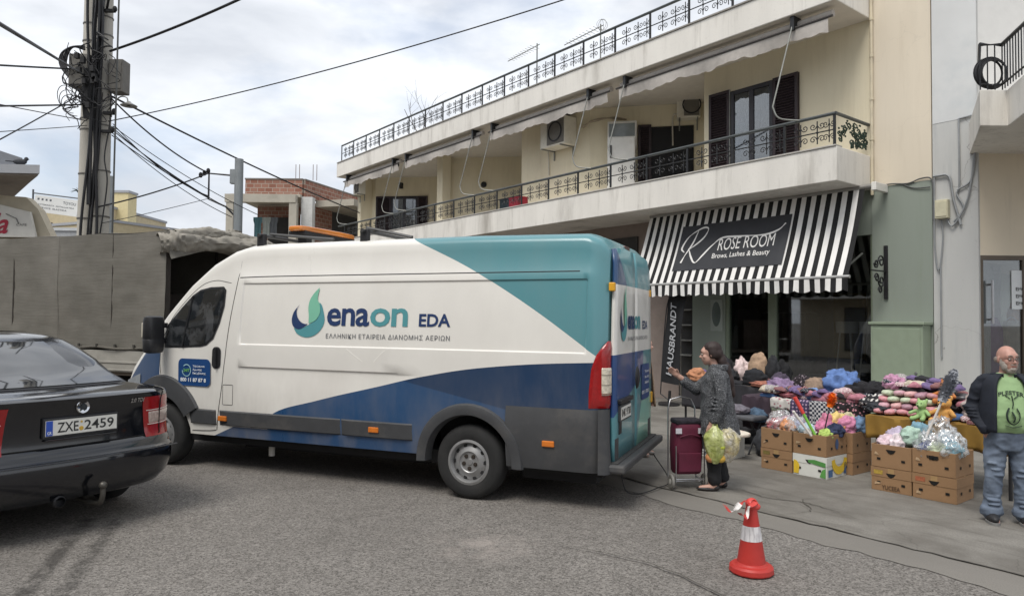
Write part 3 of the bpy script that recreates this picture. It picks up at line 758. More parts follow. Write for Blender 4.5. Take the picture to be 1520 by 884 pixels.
# livery: flat print over the body panels
WH, TE, BL = srgb(0xe4e1da), srgb(0x578a91), srgb(0x27426a)
def livery(name):
    k = N(name); o = k.obj(); s = k.n('ShaderNodeSeparateXYZ', {0: o}); X, Y, Z = s.outputs
    def curve(pts, x0, x1, z0, z1):
        t = k.n('ShaderNodeMapRange', {0: X, 1: x0, 2: x1, 3: 0, 4: 1}).outputs[0]
        fc_ = k.n('ShaderNodeFloatCurve', {'Value': t}); cu = fc_.mapping.curves[0]
        P = [((x - x0) / (x1 - x0), (z - z0) / (z1 - z0)) for x, z in pts]
        while len(cu.points) < len(P): cu.points.new(.5, .5)
        for p_, (a, c_) in zip(cu.points, P): p_.location = (a, c_); p_.handle_type = 'VECTOR' if len(P) < 4 else 'AUTO'
        fc_.mapping.update()
        return k.n('ShaderNodeMapRange', {0: fc_.outputs[0], 1: 0, 2: 1, 3: z0, 4: z1}).outputs[0]
    tz = curve([(-1.4, 1.33), (-.1, 2.18), (.71, 2.57), (1.2, 2.8)], -1.4, 1.2, 1.2, 2.8)
    bz = curve([(-1.4, 1.37), (-.17, 1.285), (.52, 1.17), (1.03, 1.05), (1.78, .87), (2.36, .70), (2.5, .5)], -1.4, 2.5, .4, 1.6)
    isT = k.math('MULTIPLY', k.math('GREATER_THAN', Z, tz), k.math('LESS_THAN', X, 1.1))
    isB = k.math('MULTIPLY', k.math('LESS_THAN', Z, bz), k.math('LESS_THAN', X, 2.45))
    sill = k.math('MULTIPLY', k.math('LESS_THAN', Z, .52), k.math('LESS_THAN', k.math('ADD', X, k.math('MULTIPLY', Z, 2.4)), 4.17))
    hood = k.math('MULTIPLY', k.math('GREATER_THAN', X, 4.11), k.math('LESS_THAN', k.math('SUBTRACT', Z, k.math('MULTIPLY', k.math('SUBTRACT', X, 4.11), -.9)), 1.58))
    base = k.mix(k.ramp(k.noise(1.4, 5, o), [(.35, 0), (.7, 1)]), tuple(c * .93 for c in WH), WH)
    c = k.mix(isT, base, TE)
    deep = k.mix(k.ramp(k.math('SUBTRACT', k.math('MULTIPLY', X, .2), k.math('SUBTRACT', Z, 1.0)), [(.02, 0), (.03, 1)]), srgb(0x233a58), srgb(0x2b4b70))
    c = k.mix(isB, c, deep); c = k.mix(sill, c, srgb(0x2a486c)); c = k.mix(hood, c, srgb(0x2e4b70))
    g = k.noise(2.2, 7, k.sc(o, (1, 1, .35)), .65)       # road dirt thrown up low on the body
    low = k.n('ShaderNodeMapRange', {0: Z, 1: 1.25, 2: .4, 3: .0, 4: .45}).outputs[0]
    c = k.mix(k.math('MULTIPLY', k.ramp(g, [(.4, 0), (.75, 1)]), k.math('ADD', low, .10)), c, srgb(0x8d857a))
    k.set('Base Color', c); k.set('Roughness', k.ramp(g, [(.3, .26), (.8, .48)])); k.set('Specular IOR Level', .5)
    k.set('Coat Weight', .25); k.set('Coat Roughness', .15)
    k.bump(k.noise(1.6, 2, o), .12, .02)
    return k.m
vbody = b.build('body', livery('van_livery'), van, smooth=38)
def side(x, z, off=.005): return (x, hw(x, z) + off, z)
def decal(name, V2, Fc, m, off=.005, parent=None):
    b = B(); b.add([side(x, z, off) for x, z in V2], Fc); return b.build(name, m, parent or van)
def flip(V2, x0, x1, z0, z1=None):
    """lettering on the left side reads from the front (high x) to the rear"""
    P = fit(V2, 0, x0 - x1, z0, z1); return [(x0 - a, c_) for a, c_ in P]
navy = mat('navy_print', srgb(0x1f3660), .45, var=.02); teal = mat('teal_print', srgb(0x4f8f95), .45, var=.02); mint = mat('mint_print', srgb(0x77b59b), .45, var=.02)
V, Fc = text_mesh('ena', 1, .02, space=.95); decal('lettering', flip(V, 1.69, 1.16, 1.665, 1.855), Fc, navy)
V, Fc = text_mesh('on', 1, .02, space=.95); decal('lettering', flip(V, 1.15, .70, 1.665, 1.855), Fc, teal)
V, Fc = text_mesh('EDA', 1, .025); decal('lettering', flip(V, .57, .215, 1.672, 1.80), Fc, navy)
V, Fc = text_mesh('ΕΛΛΗΝΙΚΗ ΕΤΑΙΡΕΙΑ ΔΙΑΝΟΜΗΣ ΑΕΡΙΩΝ', 1, 0, space=1.12); decal('lettering', flip(V, 1.69, .215, 1.535, 1.585), Fc, mat('grey_print', srgb(0x5b5d62), .5))
def flame(mapf, parent, name='flame_logo'):
    """three-colour drop; local x 0..1 to the reader's right, y 0..1.6 up"""
    def poly(pts, m, off):
        b = B(); n_ = len(pts) // 2
        b.add([mapf(x, y, off) for x, y in pts], [(i, i + 1, len(pts) - 2 - i, len(pts) - 1 - i) for i in range(n_ - 1)])
        return b.build(name, m, parent)
    def strip(L, Rr, m, off, k_=6):
        A = smooth_pts([(x, y, 0) for x, y in L], k_); C_ = smooth_pts([(x, y, 0) for x, y in Rr], k_)
        return poly([(p.x, p.y) for p in A] + [(p.x, p.y) for p in reversed(C_)], m, off)
    # teal crescent round the bottom and right
    strip([(.08, .28), (.2, .1), (.46, .0), (.72, .07), (.92, .28), (1.0, .58), (.9, 1.0), (.82, 1.12)], [(.09, .30), (.2, .25), (.36, .30), (.55, .42), (.66, .5), (.78, .62), (.82, .85), (.81, 1.1)], teal, .005)
    # navy hook
    strip([(.2, 1.04), (.05, .82), (.0, .58), (.04, .38), (.16, .27), (.3, .27), (.49, .415)], [(.21, 1.05), (.13, .88), (.16, .68), (.24, .54), (.33, .46), (.42, .43), (.5, .43)], navy, .007)
    # mint tongue
    strip([(.53, .44), (.52, .7), (.49, .95), (.52, 1.2), (.63, 1.42), (.78, 1.6)], [(.56, .45), (.74, .56), (.85, .78), (.83, 1.05), (.75, 1.25), (.785, 1.59)], mint, .009)
flame(lambda x, y, o_: side(2.15 - x * .43, 1.54 + y * .335, o_), van)
# door sticker
def rrect(x0, x1, z0, z1, r, n_=5):
    P = []
    for cx_, cz_, a0_ in ((x1 - r, z1 - r, 0), (x0 + r, z1 - r, 90), (x0 + r, z0 + r, 180), (x1 - r, z0 + r, 270)):
        P += [(cx_ + r * math.cos(R(a0_ + 90 * i / n_)), cz_ + r * math.sin(R(a0_ + 90 * i / n_))) for i in range(n_ + 1)]
    return P
P = rrect(3.25, 3.75, .955, 1.265, .06)
stk = decal('door_sticker', P, [tuple(range(len(P)))], mat('sticker_blue', srgb(0x1d4478), .4, var=.03), .014)
pw = mat('white_decal', srgb(0xdfe3e6), .5, var=.02)
V, Fc = text_mesh('800 11 87 87 8', 1, .03); decal('lettering', flip(V, 3.71, 3.31, 1.0, 1.045), Fc, pw, .018, stk)
for s_, z_, x1_ in (('Τηλέφωνο', 1.165, 3.33), ('Άμεσης', 1.125, 3.37), ('Επέμβασης', 1.085, 3.31)):
    V, Fc = text_mesh(s_, 1, .02); decal('lettering', flip(V, 3.51, x1_, z_, z_ + .03), Fc, pw, .018, stk)
V = [(3.61 + r_ * math.cos(2 * math.pi * i / 24), 1.13 + r_ * math.sin(2 * math.pi * i / 24)) for i in range(3, 25) for r_ in (.072, .062)]
decal('ring_arrow', V, [(2 * i, 2 * i + 1, 2 * i + 3, 2 * i + 2) for i in range(21)], mat('pale_teal_print', srgb(0x9fc6c9), .5), .018, stk)
V, Fc = text_mesh('24/7', 1, .02); decal('lettering', flip(V, 3.66, 3.56, 1.112, 1.15), Fc, mat('green_print', srgb(0x6fae4b), .5), .018, stk)
# grey cladding, strips and arch trims
def strip_part(name, x0, x1, z0, z1, m=greyp, t=.022, nx=10, parent=None, front_slant=0):
    b = B(); nz = 3
    rows = [(z0, 0), (z0 + .012, t), (z1 - .012, t), (z1, 0)]
    V = []
    for i in range(nx + 1):
        x = lerp(x0, x1, i / nx); e_ = 0 if i in (0, nx) else 1
        for z, o_ in rows: V.append(side(x + (front_slant * (z - z0) / (z1 - z0) if i == nx else 0), z, o_ * (e_ if i in (0, nx) else 1) if e_ else 0))
    Fc = [(i * 4 + j, (i + 1) * 4 + j, (i + 1) * 4 + j + 1, i * 4 + j + 1) for i in range(nx) for j in range(3)]
    b.add(V, Fc); return b.build(name, m, parent or van, smooth=30)
strip_part('side_moulding', 1.482, 3.12, .525, .695); strip_part('side_moulding', .62, 1.468, .525, .695)
strip_part('side_moulding', 3.17, 3.56, .525, .695, front_slant=.03)
# rear quarter cladding below the blue
b = B(); V = []; nx, nz = 14, 6
for i in range(nx + 1):
    x = lerp(-1.37, -.40, i / nx)
    zb_ = .36
    for j in range(nz + 1):
        z = lerp(zb_, .935, j / nz); V.append((x, hw(min(x, 0), max(z, .42)) + (.02 if 0 < j < nz else .004) - (.0 if x < -.47 else 0), z))
b.add(V, [(i * (nz + 1) + j, (i + 1) * (nz + 1) + j, (i + 1) * (nz + 1) + j + 1, i * (nz + 1) + j + 1) for i in range(nx) for j in range(nz)])
b.build('rear_cladding', greyp, van, smooth=30)
def arch(cx_, r0, r1, a0_, a1_, name='wheel_arch_trim'):
    b = B(); V = []; n_ = 26
    for i in range(n_ + 1):
        a = R(lerp(a0_, a1_, i / n_)); c_, s_ = math.cos(a), math.sin(a)
        for r_, o_ in ((r0 - .02, -.08), (r0, .03), (r0 + (r1 - r0) * .5, .042), (r1 - .015, .034), (r1, .002)):
            x, z = cx_ + r_ * c_, .36 + r_ * s_; V.append((x, hw(x, max(z, .45)) + o_, z))
    b.add(V, [(i * 5 + j, (i + 1) * 5 + j, (i + 1) * 5 + j + 1, i * 5 + j + 1) for i in range(n_) for j in range(4)])
    return b.build(name, greyp, van, smooth=35)
arch(0, .465, .575, -2, 182); arch(FA, .46, .70, -6, 150)
# dark seams
seam = mat('seam_shadow_gap', (.03, .03, .03), .8)
def seamline(pts, r=.005, parent=van):
    P = smooth_pts([(x, 0, z) for x, z in pts], 8); b = B()
    b.tube([side(p.x, p.z, -.001) for p in P], r, 5); return b.build('door_seam', seam, parent)
seamline([(2.95, 2.42), (2.93, 2.32), (3.01, 1.68), (3.06, 1.2), (3.10, .9), (3.17, .47)])
seamline([(3.18, .465), (3.3, .45), (3.54, .44)])
seamline([(2.92, 2.20), (2.4, 2.207), (1.0, 2.207), (-1.1, 2.205)], .0065)
seamline([(4.10, 1.42), (4.10, 1.2), (4.08, 1.06)]); seamline([(3.04, 2.14), (3.3, 2.17), (3.55, 2.08), (3.9, 1.77), (4.06, 1.5)], .004)
P = rrect(2.93, 3.075, .76, .985, .012); b = B(); b.tube([side(x, z, .0) for x, z in P + P[:1]], .0035, 4); b.build('fuel_flap_seam', seam, van)
# small dent creases on the side panel, as on a much-used van
b = B()
for pts in ([(1.42, 1.43), (1.32, 1.36), (1.22, 1.30)], [(1.08, 1.30), (1.0, 1.38), (.95, 1.42)]):
    Pp = smooth_pts([(x, 0, z) for x, z in pts], 6); b.tube([side(p.x, p.z, -.012) for p in Pp], .014, 8)
b.build('dent_crease', mat('white_paint_crease', WH, .35, var=.03), van, smooth=60)
# cab side window
WP = [(4.02, 1.38), (4.03, 1.50), (3.99, 1.66), (3.78, 1.86), (3.62, 2.0), (3.50, 2.065), (3.34, 2.095), (3.14, 2.10), (3.10, 2.06), (3.10, 1.88), (3.15, 1.68), (3.23, 1.5), (3.33, 1.425), (3.42, 1.405), (3.7, 1.39)]
def fan(poly, off, m, name, parent, shrink=1.0):
    cx_, cz_ = sum(p[0] for p in poly) / len(poly), sum(p[1] for p in poly) / len(poly)
    b = B(); rg = [[side(cx_ + (x - cx_) * s_, cz_ + (z - cz_) * s_, off) for x, z in poly] for s_ in (shrink, shrink * .66, shrink * .33)]
    n_ = len(poly); V = [p for r in rg for p in r] + [side(cx_, cz_, off)]
    Fc = [(k * n_ + i, k * n_ + (i + 1) % n_, (k + 1) * n_ + (i + 1) % n_, (k + 1) * n_ + i) for k in (0, 1) for i in range(n_)] + [(2 * n_ + i, 2 * n_ + (i + 1) % n_, 3 * n_) for i in range(n_)]
    b.add(V, Fc); return b.build(name, m, parent, smooth=60)
k = N('van_side_glass'); o = k.obj(); nz = k.noise(4.5, 4, o, .6, .6)
k.set('Base Color', k.mix(k.ramp(nz, [(.48, 0), (.60, 1)]), (.012, .014, .016), (.055, .058, .062))); k.set('Roughness', .04); k.set('Specular IOR Level', .8)  # paler blotches in the colour stand in for reflections on the glass
gl_ = MATS['van_side_glass']
wf = fan(WP, .006, blackp, 'side_window', van); fan(WP, .010, gl_, 'pane', wf, .93)
b = B(); b.tube([side(3.70, 1.40, .012), side(3.60, 1.99, .012)], .022, 6, flat=.4); b.build('window_divider', blackp, wf)
# seat and dashboard shapes seen through the glass are left dark; mirror, handle, repeaters
mir = B(); mir.loops([[(kx * .075 * math.copysign(abs(math.cos(a)) ** .5, math.cos(a)), kx * .115 * math.copysign(abs(math.sin(a)) ** .5, math.sin(a)), z_) for a in [2 * math.pi * q / 20 for q in range(20)]] for z_, kx in ((-.235, .55), (-.225, .85), (-.20, .95), (-.08, 1), (-.07, .96), (-.06, 1), (.15, .98), (.185, .9), (.2, .6))]); mir = mir.build('wing_mirror', blackp, van, smooth=45, loc=(4.02, 1.14, 1.555))
b = B(); b.box(-.02, .02, -.18, .0, -.12, -.06); b.box(-.02, .02, -.18, .0, .06, .12); b.build('mirror_arm', blackp, mir)
b = B(); b.box(.055, .085, -.02, .1, -.05, .12); b.build('indicator', mat('pale_lens', srgb(0xb9b3a4), .2), mir, bevel=.008)
P = rrect(3.11, 3.235, 1.165, 1.41, .05); hb = decal('door_handle', P, [tuple(range(len(P)))], blackp, .008)
b = B(); b.tube([side(3.17, 1.19, .02), side(3.175, 1.39, .022)], .035, 8, flat=.4); b.build('pull_bar', black, hb, smooth=60)
amber = mat('amber_lens', srgb(0xc9712a), .25, var=.2)
for x, z in ((3.06, .605), (1.06, .61), (-.83, .605)):
    b = B(); y = hw(x, z)
    b.box(x - .06, x + .06, y + .0, y + .034, z - .028, z + .028); b.build('side_marker', amber, van, bevel=.008)
# wheels
tyre_m = mat('tyre', (.016, .016, .016), .85, var=.25, bump=.3, bscale=200, dirt=srgb(0x34312d), dirt_amt=.35)
rim_m = mat('steel_rim', srgb(0x9a9a9a), .42, .55, var=.12, dirt=srgb(0x5c5853), dirt_amt=.6)
def wheel(parent, x, y, R_, Wd, rimR, sgn, name='wheel', holes=10, steel_rim=True):
    t = thing('x', None, None); t.name = name; t.parent = parent; t.location = (x, y, R_)
    M = Matrix.Rotation(R(-90 * sgn), 4, 'X')
    b = B(); pr = [(rimR, -Wd), (rimR + .02, -Wd), (R_ - .03, -Wd + .005), (R_ - .006, -Wd + .03), (R_, -Wd * .5)]
    pr = [(rimR - .03, -Wd + .02), (rimR + .015, -Wd + .004), (R_ - .05, -Wd), (R_ - .015, -Wd + .02), (R_, -Wd + .05), (R_, -.05), (R_ - .015, -.02), (R_ - .05, .0), (rimR + .015, -.004), (rimR - .01, -.02)]
    b.lathe(pr, 40, 0, M)
    for i in range(40):
        a = 2 * math.pi * i / 40
    b.build('tyre', tyre_m, t, smooth=40)
    b = B(); b.lathe([(rimR + .012, -.03), (rimR + .012, -.004), (rimR - .012, .002), (rimR - .03, -.03), (rimR * .86, -.055), (rimR * .7, -.035), (rimR * .5, -.02), (rimR * .5, -.03), (rimR * .46, -.036), (rimR * .16, -.036), (rimR * .14, -.03), (0, -.03)], 36, 0, M)
    rim = b.build('rim', rim_m, t, smooth=35)
    b = B()
    for i in range(holes):
        a = 2 * math.pi * i / holes; c_ = (rimR * .765 * math.cos(a), rimR * .765 * math.sin(a), -.04)
        b.lathe([(0, .004), (rimR * .085, .004), (rimR * .1, -.01)], 10, 0, M @ Matrix.Translation(c_))
    tag(b.build('vent_holes', black, rim), kind='stuff')
    b = B()
    for i in range(5):
        a = 2 * math.pi * i / 5 + .3; c_ = (rimR * .31 * math.cos(a), rimR * .31 * math.sin(a), -.037)
        b.lathe([(0, .012), (.02, .010), (.022, 0)], 8, 0, M @ Matrix.Translation(c_))
    tag(b.build('wheel_nuts', mat('rusty_nut', srgb(0x3d3630), .6, .5), rim), kind='stuff')
    return t
for x in (0, FA):
    for s_ in (1, -1): wheel(van, x, s_ * 1.0, .36, .215, .208, s_)
b = B()
for x in (0, FA):
    for s_ in (1, -1):
        b.lathe([(.47, 0), (.45, -.0)], 4)
b = B()
for x in (0, FA):
    for s_ in (1, -1): b.box(x - .5, x + .5, s_ * .62 - .01, s_ * .62 + .01, .3, .95)
b.box(-1.3, 4.8, -.86, .86, .3, .43); b.box(.7, 3.2, -.8, .5, .2, .3); b.box(-1.2, -.45, -.7, .7, .2, .3); b.cyl((0, -.9, .34), (0, .9, .34), .09, n=10); b.cyl((FA, -.9, .34), (FA, .9, .34), .08, n=10); b.cyl((-1.3, -.4, .25), (3.2, -.4, .22), .04, n=8); tag(b.build('underbody', black, van), kind='stuff')  # low tank boxes, axles and pipe added to deepen the shade under the van
b = B(); b.cyl((2.62, .72, .17), (2.62, .72, .42), .035, n=10); b.build('jack_foot', mat('jack_white', srgb(0xb9b6b0), .5), van)
# ------------- rear face
XR = -1.362
k = N('rear_door_livery'); o = k.obj(); s = k.n('ShaderNodeSeparateXYZ', {0: o}); X, Y, Z = s.outputs
c = k.mix(k.math('GREATER_THAN', Z, 2.09), srgb(0x578a91), srgb(0x5b939b))
wh_ = k.math('MULTIPLY', k.math('LESS_THAN', Z, 2.09), k.math('GREATER_THAN', Z, 1.43)); c = k.mix(wh_, c, WH)
nv_ = k.math('MULTIPLY', k.math('LESS_THAN', Z, 1.43), k.math('GREATER_THAN', k.math('SUBTRACT', Z, k.math('MULTIPLY', Y, -.25)), 1.08))
nv_ = k.math('MULTIPLY', nv_, k.math('GREATER_THAN', Y, -.42)); c = k.mix(nv_, c, srgb(0x2b4a7c))
up = k.math('MULTIPLY', k.math('GREATER_THAN', Z, 2.09), k.math('LESS_THAN', Z, k.math('ADD', k.math('MULTIPLY', Y, 1.0), 1.72))); c = k.mix(up, c, srgb(0x2f4d74))
lo_ = k.math('LESS_THAN', k.math('ADD', k.math('MULTIPLY', Z, .6), Y), .2); lo_ = k.math('MULTIPLY', lo_, k.math('LESS_THAN', Z, .95)); c = k.mix(lo_, c, srgb(0x86c3b2))
c = k.mix(k.ramp(k.noise(3, 6, o), [(.5, 0), (.8, .3)]), c, srgb(0x857e74))
k.set('Base Color', c); k.set('Roughness', .3); k.set('Coat Weight', .2)
rd = MATS['rear_door_livery']
def rear_half(s_):
    b = B(); y0, y1 = .006 * s_, .875 * s_
    prof = []
    nz_ = 12
    for j in range(nz_ + 1):
        z = lerp(.46, 2.45, j / nz_); e_ = .88 - (.085 * ((z - 1.35) / 1.0) ** 1.6 if z > 1.35 else 0); prof.append((e_, z))
    V = []
    for e_, z in prof:
        for q in range(7):
            t_ = q / 6; V.append((XR - .033 - .004 * (1 - t_ ** 3) + (.02 if z > 2.25 else 0) * (z - 2.25) * 6, s_ * lerp(.005, e_, t_), z - (.03 * t_ ** 4 if z > 2.3 else 0)))
    b.add(V, [(j * 7 + q, j * 7 + q + 1, (j + 1) * 7 + q + 1, (j + 1) * 7 + q) for j in range(nz_) for q in range(6)])
    o_ = b.build('rear_door', rd, van, smooth=40)
    m_ = o_.modifiers.new('thick', 'SOLIDIFY'); m_.thickness = .03; m_.offset = 0
    return o_
RD = {s_: rear_half(s_) for s_ in (1, -1)}
def rear(y, z, off=0): return (XR - .0535 - off, y, z)
def rtext(txt, y0, y1, z0, z1, m, bold=0, parent=None, off=.004):
    V, Fc = text_mesh(txt, 1, bold); P = fit(V, 0, y0 - y1, z0, z1); b = B(); b.add([rear(y0 - a, c_, off) for a, c_ in P], Fc); return b.build('lettering', m, parent or RD[1])
rtext('ena', .34, .05, 1.66, 1.80, navy, .035); rtext('on', .04, -.24, 1.66, 1.80, teal, .035); rtext('EDA', -.36, -.62, 1.66, 1.75, navy, .02)
rtext('ΕΛΛΗΝΙΚΗ ΕΤΑΙΡΕΙΑ ΔΙΑΝΟΜΗΣ ΑΕΡΙΩΝ', .34, -.62, 1.55, 1.59, mat('grey_print', (.1, .1, .1)))
flame(lambda x, y, o_: rear(.66 - x * .28, 1.55 + y * .34, o_), RD[1])
b = B(); P = rrect(-.72, -.30, .90, 1.28, .04); b.add([rear(y, z, .006) for y, z in P], [tuple(range(len(P)))]); rs = b.build('rear_sticker', MATS['sticker_blue'], RD[-1])
rtext('800 11 87 87 8', -.32, -.70, .96, 1.0, pw, .02, rs, .01)
for z_, s_ in ((1.18, 'Τηλέφωνο'), (1.12, 'Άμεσης'), (1.06, 'Επέμβασης')): rtext(s_, -.46, -.68, z_, z_ + .035, pw, .02, rs, .01)
b = B(); b.box(XR - .075, XR - .035, .28, .72, .80, .955); np_ = b.build('number_plate_holder', greyp, van, bevel=.006)
b = B(); b.box(XR - .08, XR - .074, .30, .70, .82, .935); np2 = b.build('number_plate', mat('plate_white', srgb(0xd9d7cf), .4, var=.03), np_)
V, Fc = text_mesh('INK 9738', 1, .02); P = fit(V, 0, .36, .84, .915); b = B(); b.add([(XR - .0815, .68 - a, c_) for a, c_ in P], Fc); b.build('lettering', mat('plate_black', (.02, .02, .02), .5), np2)
b = B(); b.box(XR - .09, XR - .035, .22, .74, .965, 1.01); b.build('plate_light_bar', blackp, van, bevel=.01)
b = B(); b.sphere((XR - .05, -.1, 1.16), (.03, .09, .12), 12, 8); b.build('rear_handle', blackp, van, smooth=60)
b = B(); b.box(XR - .06, XR - .035, .6, .70, .68, .80); b.build('latch_plate', blackp, van, bevel=.008)
for y_ in (.88, -.80):
    b = B(); b.box(XR - .058, XR + .0, y_ - .028, y_ + .02, 2.02, 2.10); b.build('hinge', mat('yellow_hinge', srgb(0xd9a12b), .45), van, bevel=.008)
b = B(); b.box(XR - .06, XR + .02, -.93, -.86, .82, .94); b.build('hinge', MATS['yellow_hinge'], van, bevel=.008)
b = B(); b.box(XR + .03, XR + .09, -.12, .08, 2.475, 2.52); b.build('brake_light', mat('dark_red_lens', srgb(0x4a1c14), .3), van, bevel=.01)
# lower door cladding, bumper step and corners
for y0, y1 in ((.01, .84), (-.84, -.01)):
    b = B(); b.box(XR - .05, XR - .03, y0, y1, .46, .66); b.build('door_cladding', greyp, van, bevel=.006)
b = B(); b.box(XR - .17, XR + .05, -.98, .97, .37, .445); b.build('bumper_step', greyp, van, bevel=.02)
b = B(); b.box(XR - .10, XR + .02, -.93, .92, .445, .457); b.build('step_tread', mat('step_tread', srgb(0x3b3b3b), .8, bump=.5, bscale=120), van)
for y_ in (1, -1):
    b = B(); V = []
    for j, z in enumerate((.36, .4, .65, .92, .945)):
        for i in range(8):
            a = R(90 * i / 7); rr = .09
            V.append((XR + .06 - .085 * math.sin(a) * (1.2 if z < .5 else 1) , y_ * (.93 + .10 * math.cos(a)), z))
    b.add(V, [(j * 8 + i, j * 8 + i + 1, (j + 1) * 8 + i + 1, (j + 1) * 8 + i) for j in range(4) for i in range(7)]); b.build('bumper_corner', greyp, van, smooth=40)
# tail lights wrapped round the rear corners
redl = mat('red_lens', srgb(0x95181a), .18, var=.15, scale=30, coat=.5); clr = mat('clear_lens', srgb(0xcfc6b4), .12, var=.25, scale=40, coat=.6)
def corner(t, s_, z, off):
    """t 0..1 from the side round to the rear face"""
    y1 = 1.02 - (.095 * ((z - 1.35) / 1.0) ** 1.6 if z > 1.35 else 0)
    if t < .45: x = -1.20 - .09 * (t / .45); y = hw(x, z)
    else:
        a = (t - .45) / .55 * R(90); x = -1.29 - .085 * math.sin(a); y = hw(-1.29, z) - .105 * (1 - math.cos(a))
    return (x - off * (t > .4), s_ * (y + off * (t < .8)), z)
for s_ in (1, -1):
    lo_t = [(.95, .05), (1.1, .06), (1.3, .16), (1.42, .34), (1.50, .55), (1.56, .80)]
    def tl(z0, z1, ta, tb, off, m, name, par):
        b = B(); b.grid(lambda i, j: corner(lerp(max(ta, interp(lo_t, lerp(z0, z1, j))), tb, i), s_, lerp(z0, z1, j), off * (1 if 0 < i < 1 and 0 < j < 1 else .2)), 10, 14); return b.build(name, m, par, smooth=50)
    tl_ = tl(.95, 1.56, .0, 1.0, .016, redl, 'tail_light', van)
    tl(1.07, 1.33, .5, .97, .021, clr, 'reverse_lens', tl_)
    for zz in (1.07, 1.16, 1.25): tl(zz, zz + .008, .5, .97, .023, mat('lens_seam', srgb(0x8d8578), .4), 'lens_seam', tl_)
# windscreen, front lamps and grille
def top(x, y):  # roof or bonnet surface
    zr = interp(ROOF, x); zs = (zr - .18) if zr > 1.6 else zr - .16
    yb = hw(x, zs); c_ = min(1, abs(y) / yb) ** (1 / .32); s_ = math.sqrt(max(0, 1 - c_ * c_)); return zs + (zr - zs) * s_ ** .48
b = B()
def ws(i, j):
    x = lerp(4.28, 3.16, j); ym = hw(x, interp(ROOF, x) - .2) * .86; y = lerp(-ym, ym, i); return (x + .012, y, top(x, y) + .012)
b.grid(ws, 16, 12); b.build('windscreen', gl_, van, smooth=60)
for s_ in (1, -1):
    b = B(); b.grid(lambda i, j: (lerp(4.52, 4.86, i), s_ * (hw(lerp(4.52, 4.86, i), .9) + .008), lerp(.82, 1.05 - .1 * i, j)), 8, 5); b.build('headlight', mat('headlamp', srgb(0x8d9296), .1), van, smooth=60)
b = B(); b.box(4.9, 5.0, -.7, .7, .36, .62); b.build('front_bumper', greyp, van, bevel=.04)
# roof bars, beacon and ladder clamps
alu = mat('rack_bar', srgb(0x4c4c4c), .5, .5)
for x in (2.75, 1.35):
    b = B(); b.cyl((x, -.86, 2.69), (x, .86, 2.69), .02, n=8); b.build('roof_bar', alu, van)
    for s_ in (1, -1):
        b = B(); b.box(x - .05, x + .05, s_ * .8 - .03, s_ * .8 + .03, 2.5, 2.71); b.build('bar_foot', blackp, van, bevel=.01)
b = B(); b.cyl((2.8, .6, 2.73), (1.9, .6, 2.64), .018, n=6); b.cyl((1.45, .62, 2.75), (.85, .66, 2.62), .02, n=6); b.build('load_rail', alu, van)
b = B(); P = [(2.5 + .15 * math.copysign(abs(math.cos(a)) ** .5, math.cos(a)), .0 + .56 * math.copysign(abs(math.sin(a)) ** .6, math.sin(a))) for a in [2 * math.pi * i / 28 for i in range(28)]]
b.prism(P, 2.77, 2.83); b.build('beacon_bar', mat('orange_beacon', srgb(0xc8772c), .25, var=.2, scale=3, coat=.5), van, bevel=.02)
b = B(); b.box(2.38, 2.62, -.5, .5, 2.72, 2.77); b.box(2.44, 2.56, -.4, -.3, 2.6, 2.72); b.box(2.44, 2.56, .3, .4, 2.6, 2.72); b.build('beacon_base', blackp, van)
# yellow tow strap tag and loop of cable hanging under the tail
b = B(); b.tube(smooth_pts([(-1.38, .5, .38), (-1.42, .45, .12), (-1.5, .2, .03), (-1.62, -.1, .03), (-1.7, -.4, .06), (-1.5, -.55, .3)], 6), .006, 5); b.build('hanging_cable', wire, van)
b = B(); b.box(-1.0, -.62, .80, .82, .33, .37); b.build('reflector_strip', mat('yellow_reflector', srgb(0xb58a2a), .5), van)
# ---------------------------------------------------------------- dark saloon car (x forward from its tail, y left)
car = thing('parked_car', 'black saloon car seen from behind with tow ball', 'car', (-3.41, 5.74, 0), R(148))
car.scale = (1.06,) * 3
k = N('dark_car_paint'); o = k.obj()
g = k.noise(2.5, 7, o, .65); low = k.n('ShaderNodeMapRange', {0: k.n('ShaderNodeSeparateXYZ', {0: o}).outputs[2], 1: .8, 2: .2, 3: .03, 4: .10}).outputs[0]
k.set('Base Color', k.mix(k.math('MULTIPLY', k.ramp(g, [(.35, 0), (.7, 1)]), low), (.004, .005, .008), (.05, .047, .044)))
k.set('Roughness', k.ramp(g, [(.3, .08), (.75, .22)])); k.set('Coat Weight', .7); k.set('Coat Roughness', .05)
k.bump(k.noise(1.1, 2, o), .06, .02)
cpaint = MATS['dark_car_paint']
def ring(z, x0, x1, h, r, bulge=.10, n_=9, drop=False, r1=.5):
    P = []
    for (cx_, cy_, a0_, rr) in ((x0 + r, h - r, 90, r), (x0 + r, -h + r, 180, r), (x1 - r1, -h + r1, 270, r1), (x1 - r1, h - r1, 0, r1)):
        for i in range(n_):
            a = R(a0_ + 90 * i / (n_ - 1)); P.append([cx_ + rr * math.cos(a), cy_ + rr * math.sin(a)])
    # denser straight runs
    Q = []
    for i, p in enumerate(P):
        q = P[(i + 1) % len(P)]; m_ = 6 if i % n_ == n_ - 1 else 1
        Q += [[lerp(p[0], q[0], t / m_), lerp(p[1], q[1], t / m_)] for t in range(m_)]
    out = []
    for x, y in Q:
        t = abs(y) / h
        if x < 1.0: x += bulge * t * t * (1 - max(0, x - x0) / 1.0)
        zz = z
        if drop and x > 3.0: zz = min(z, lerp(z, z - .3, ((x - 3.0) / 1.75) ** 1.6))
        out.append((x, y, zz))
    return out
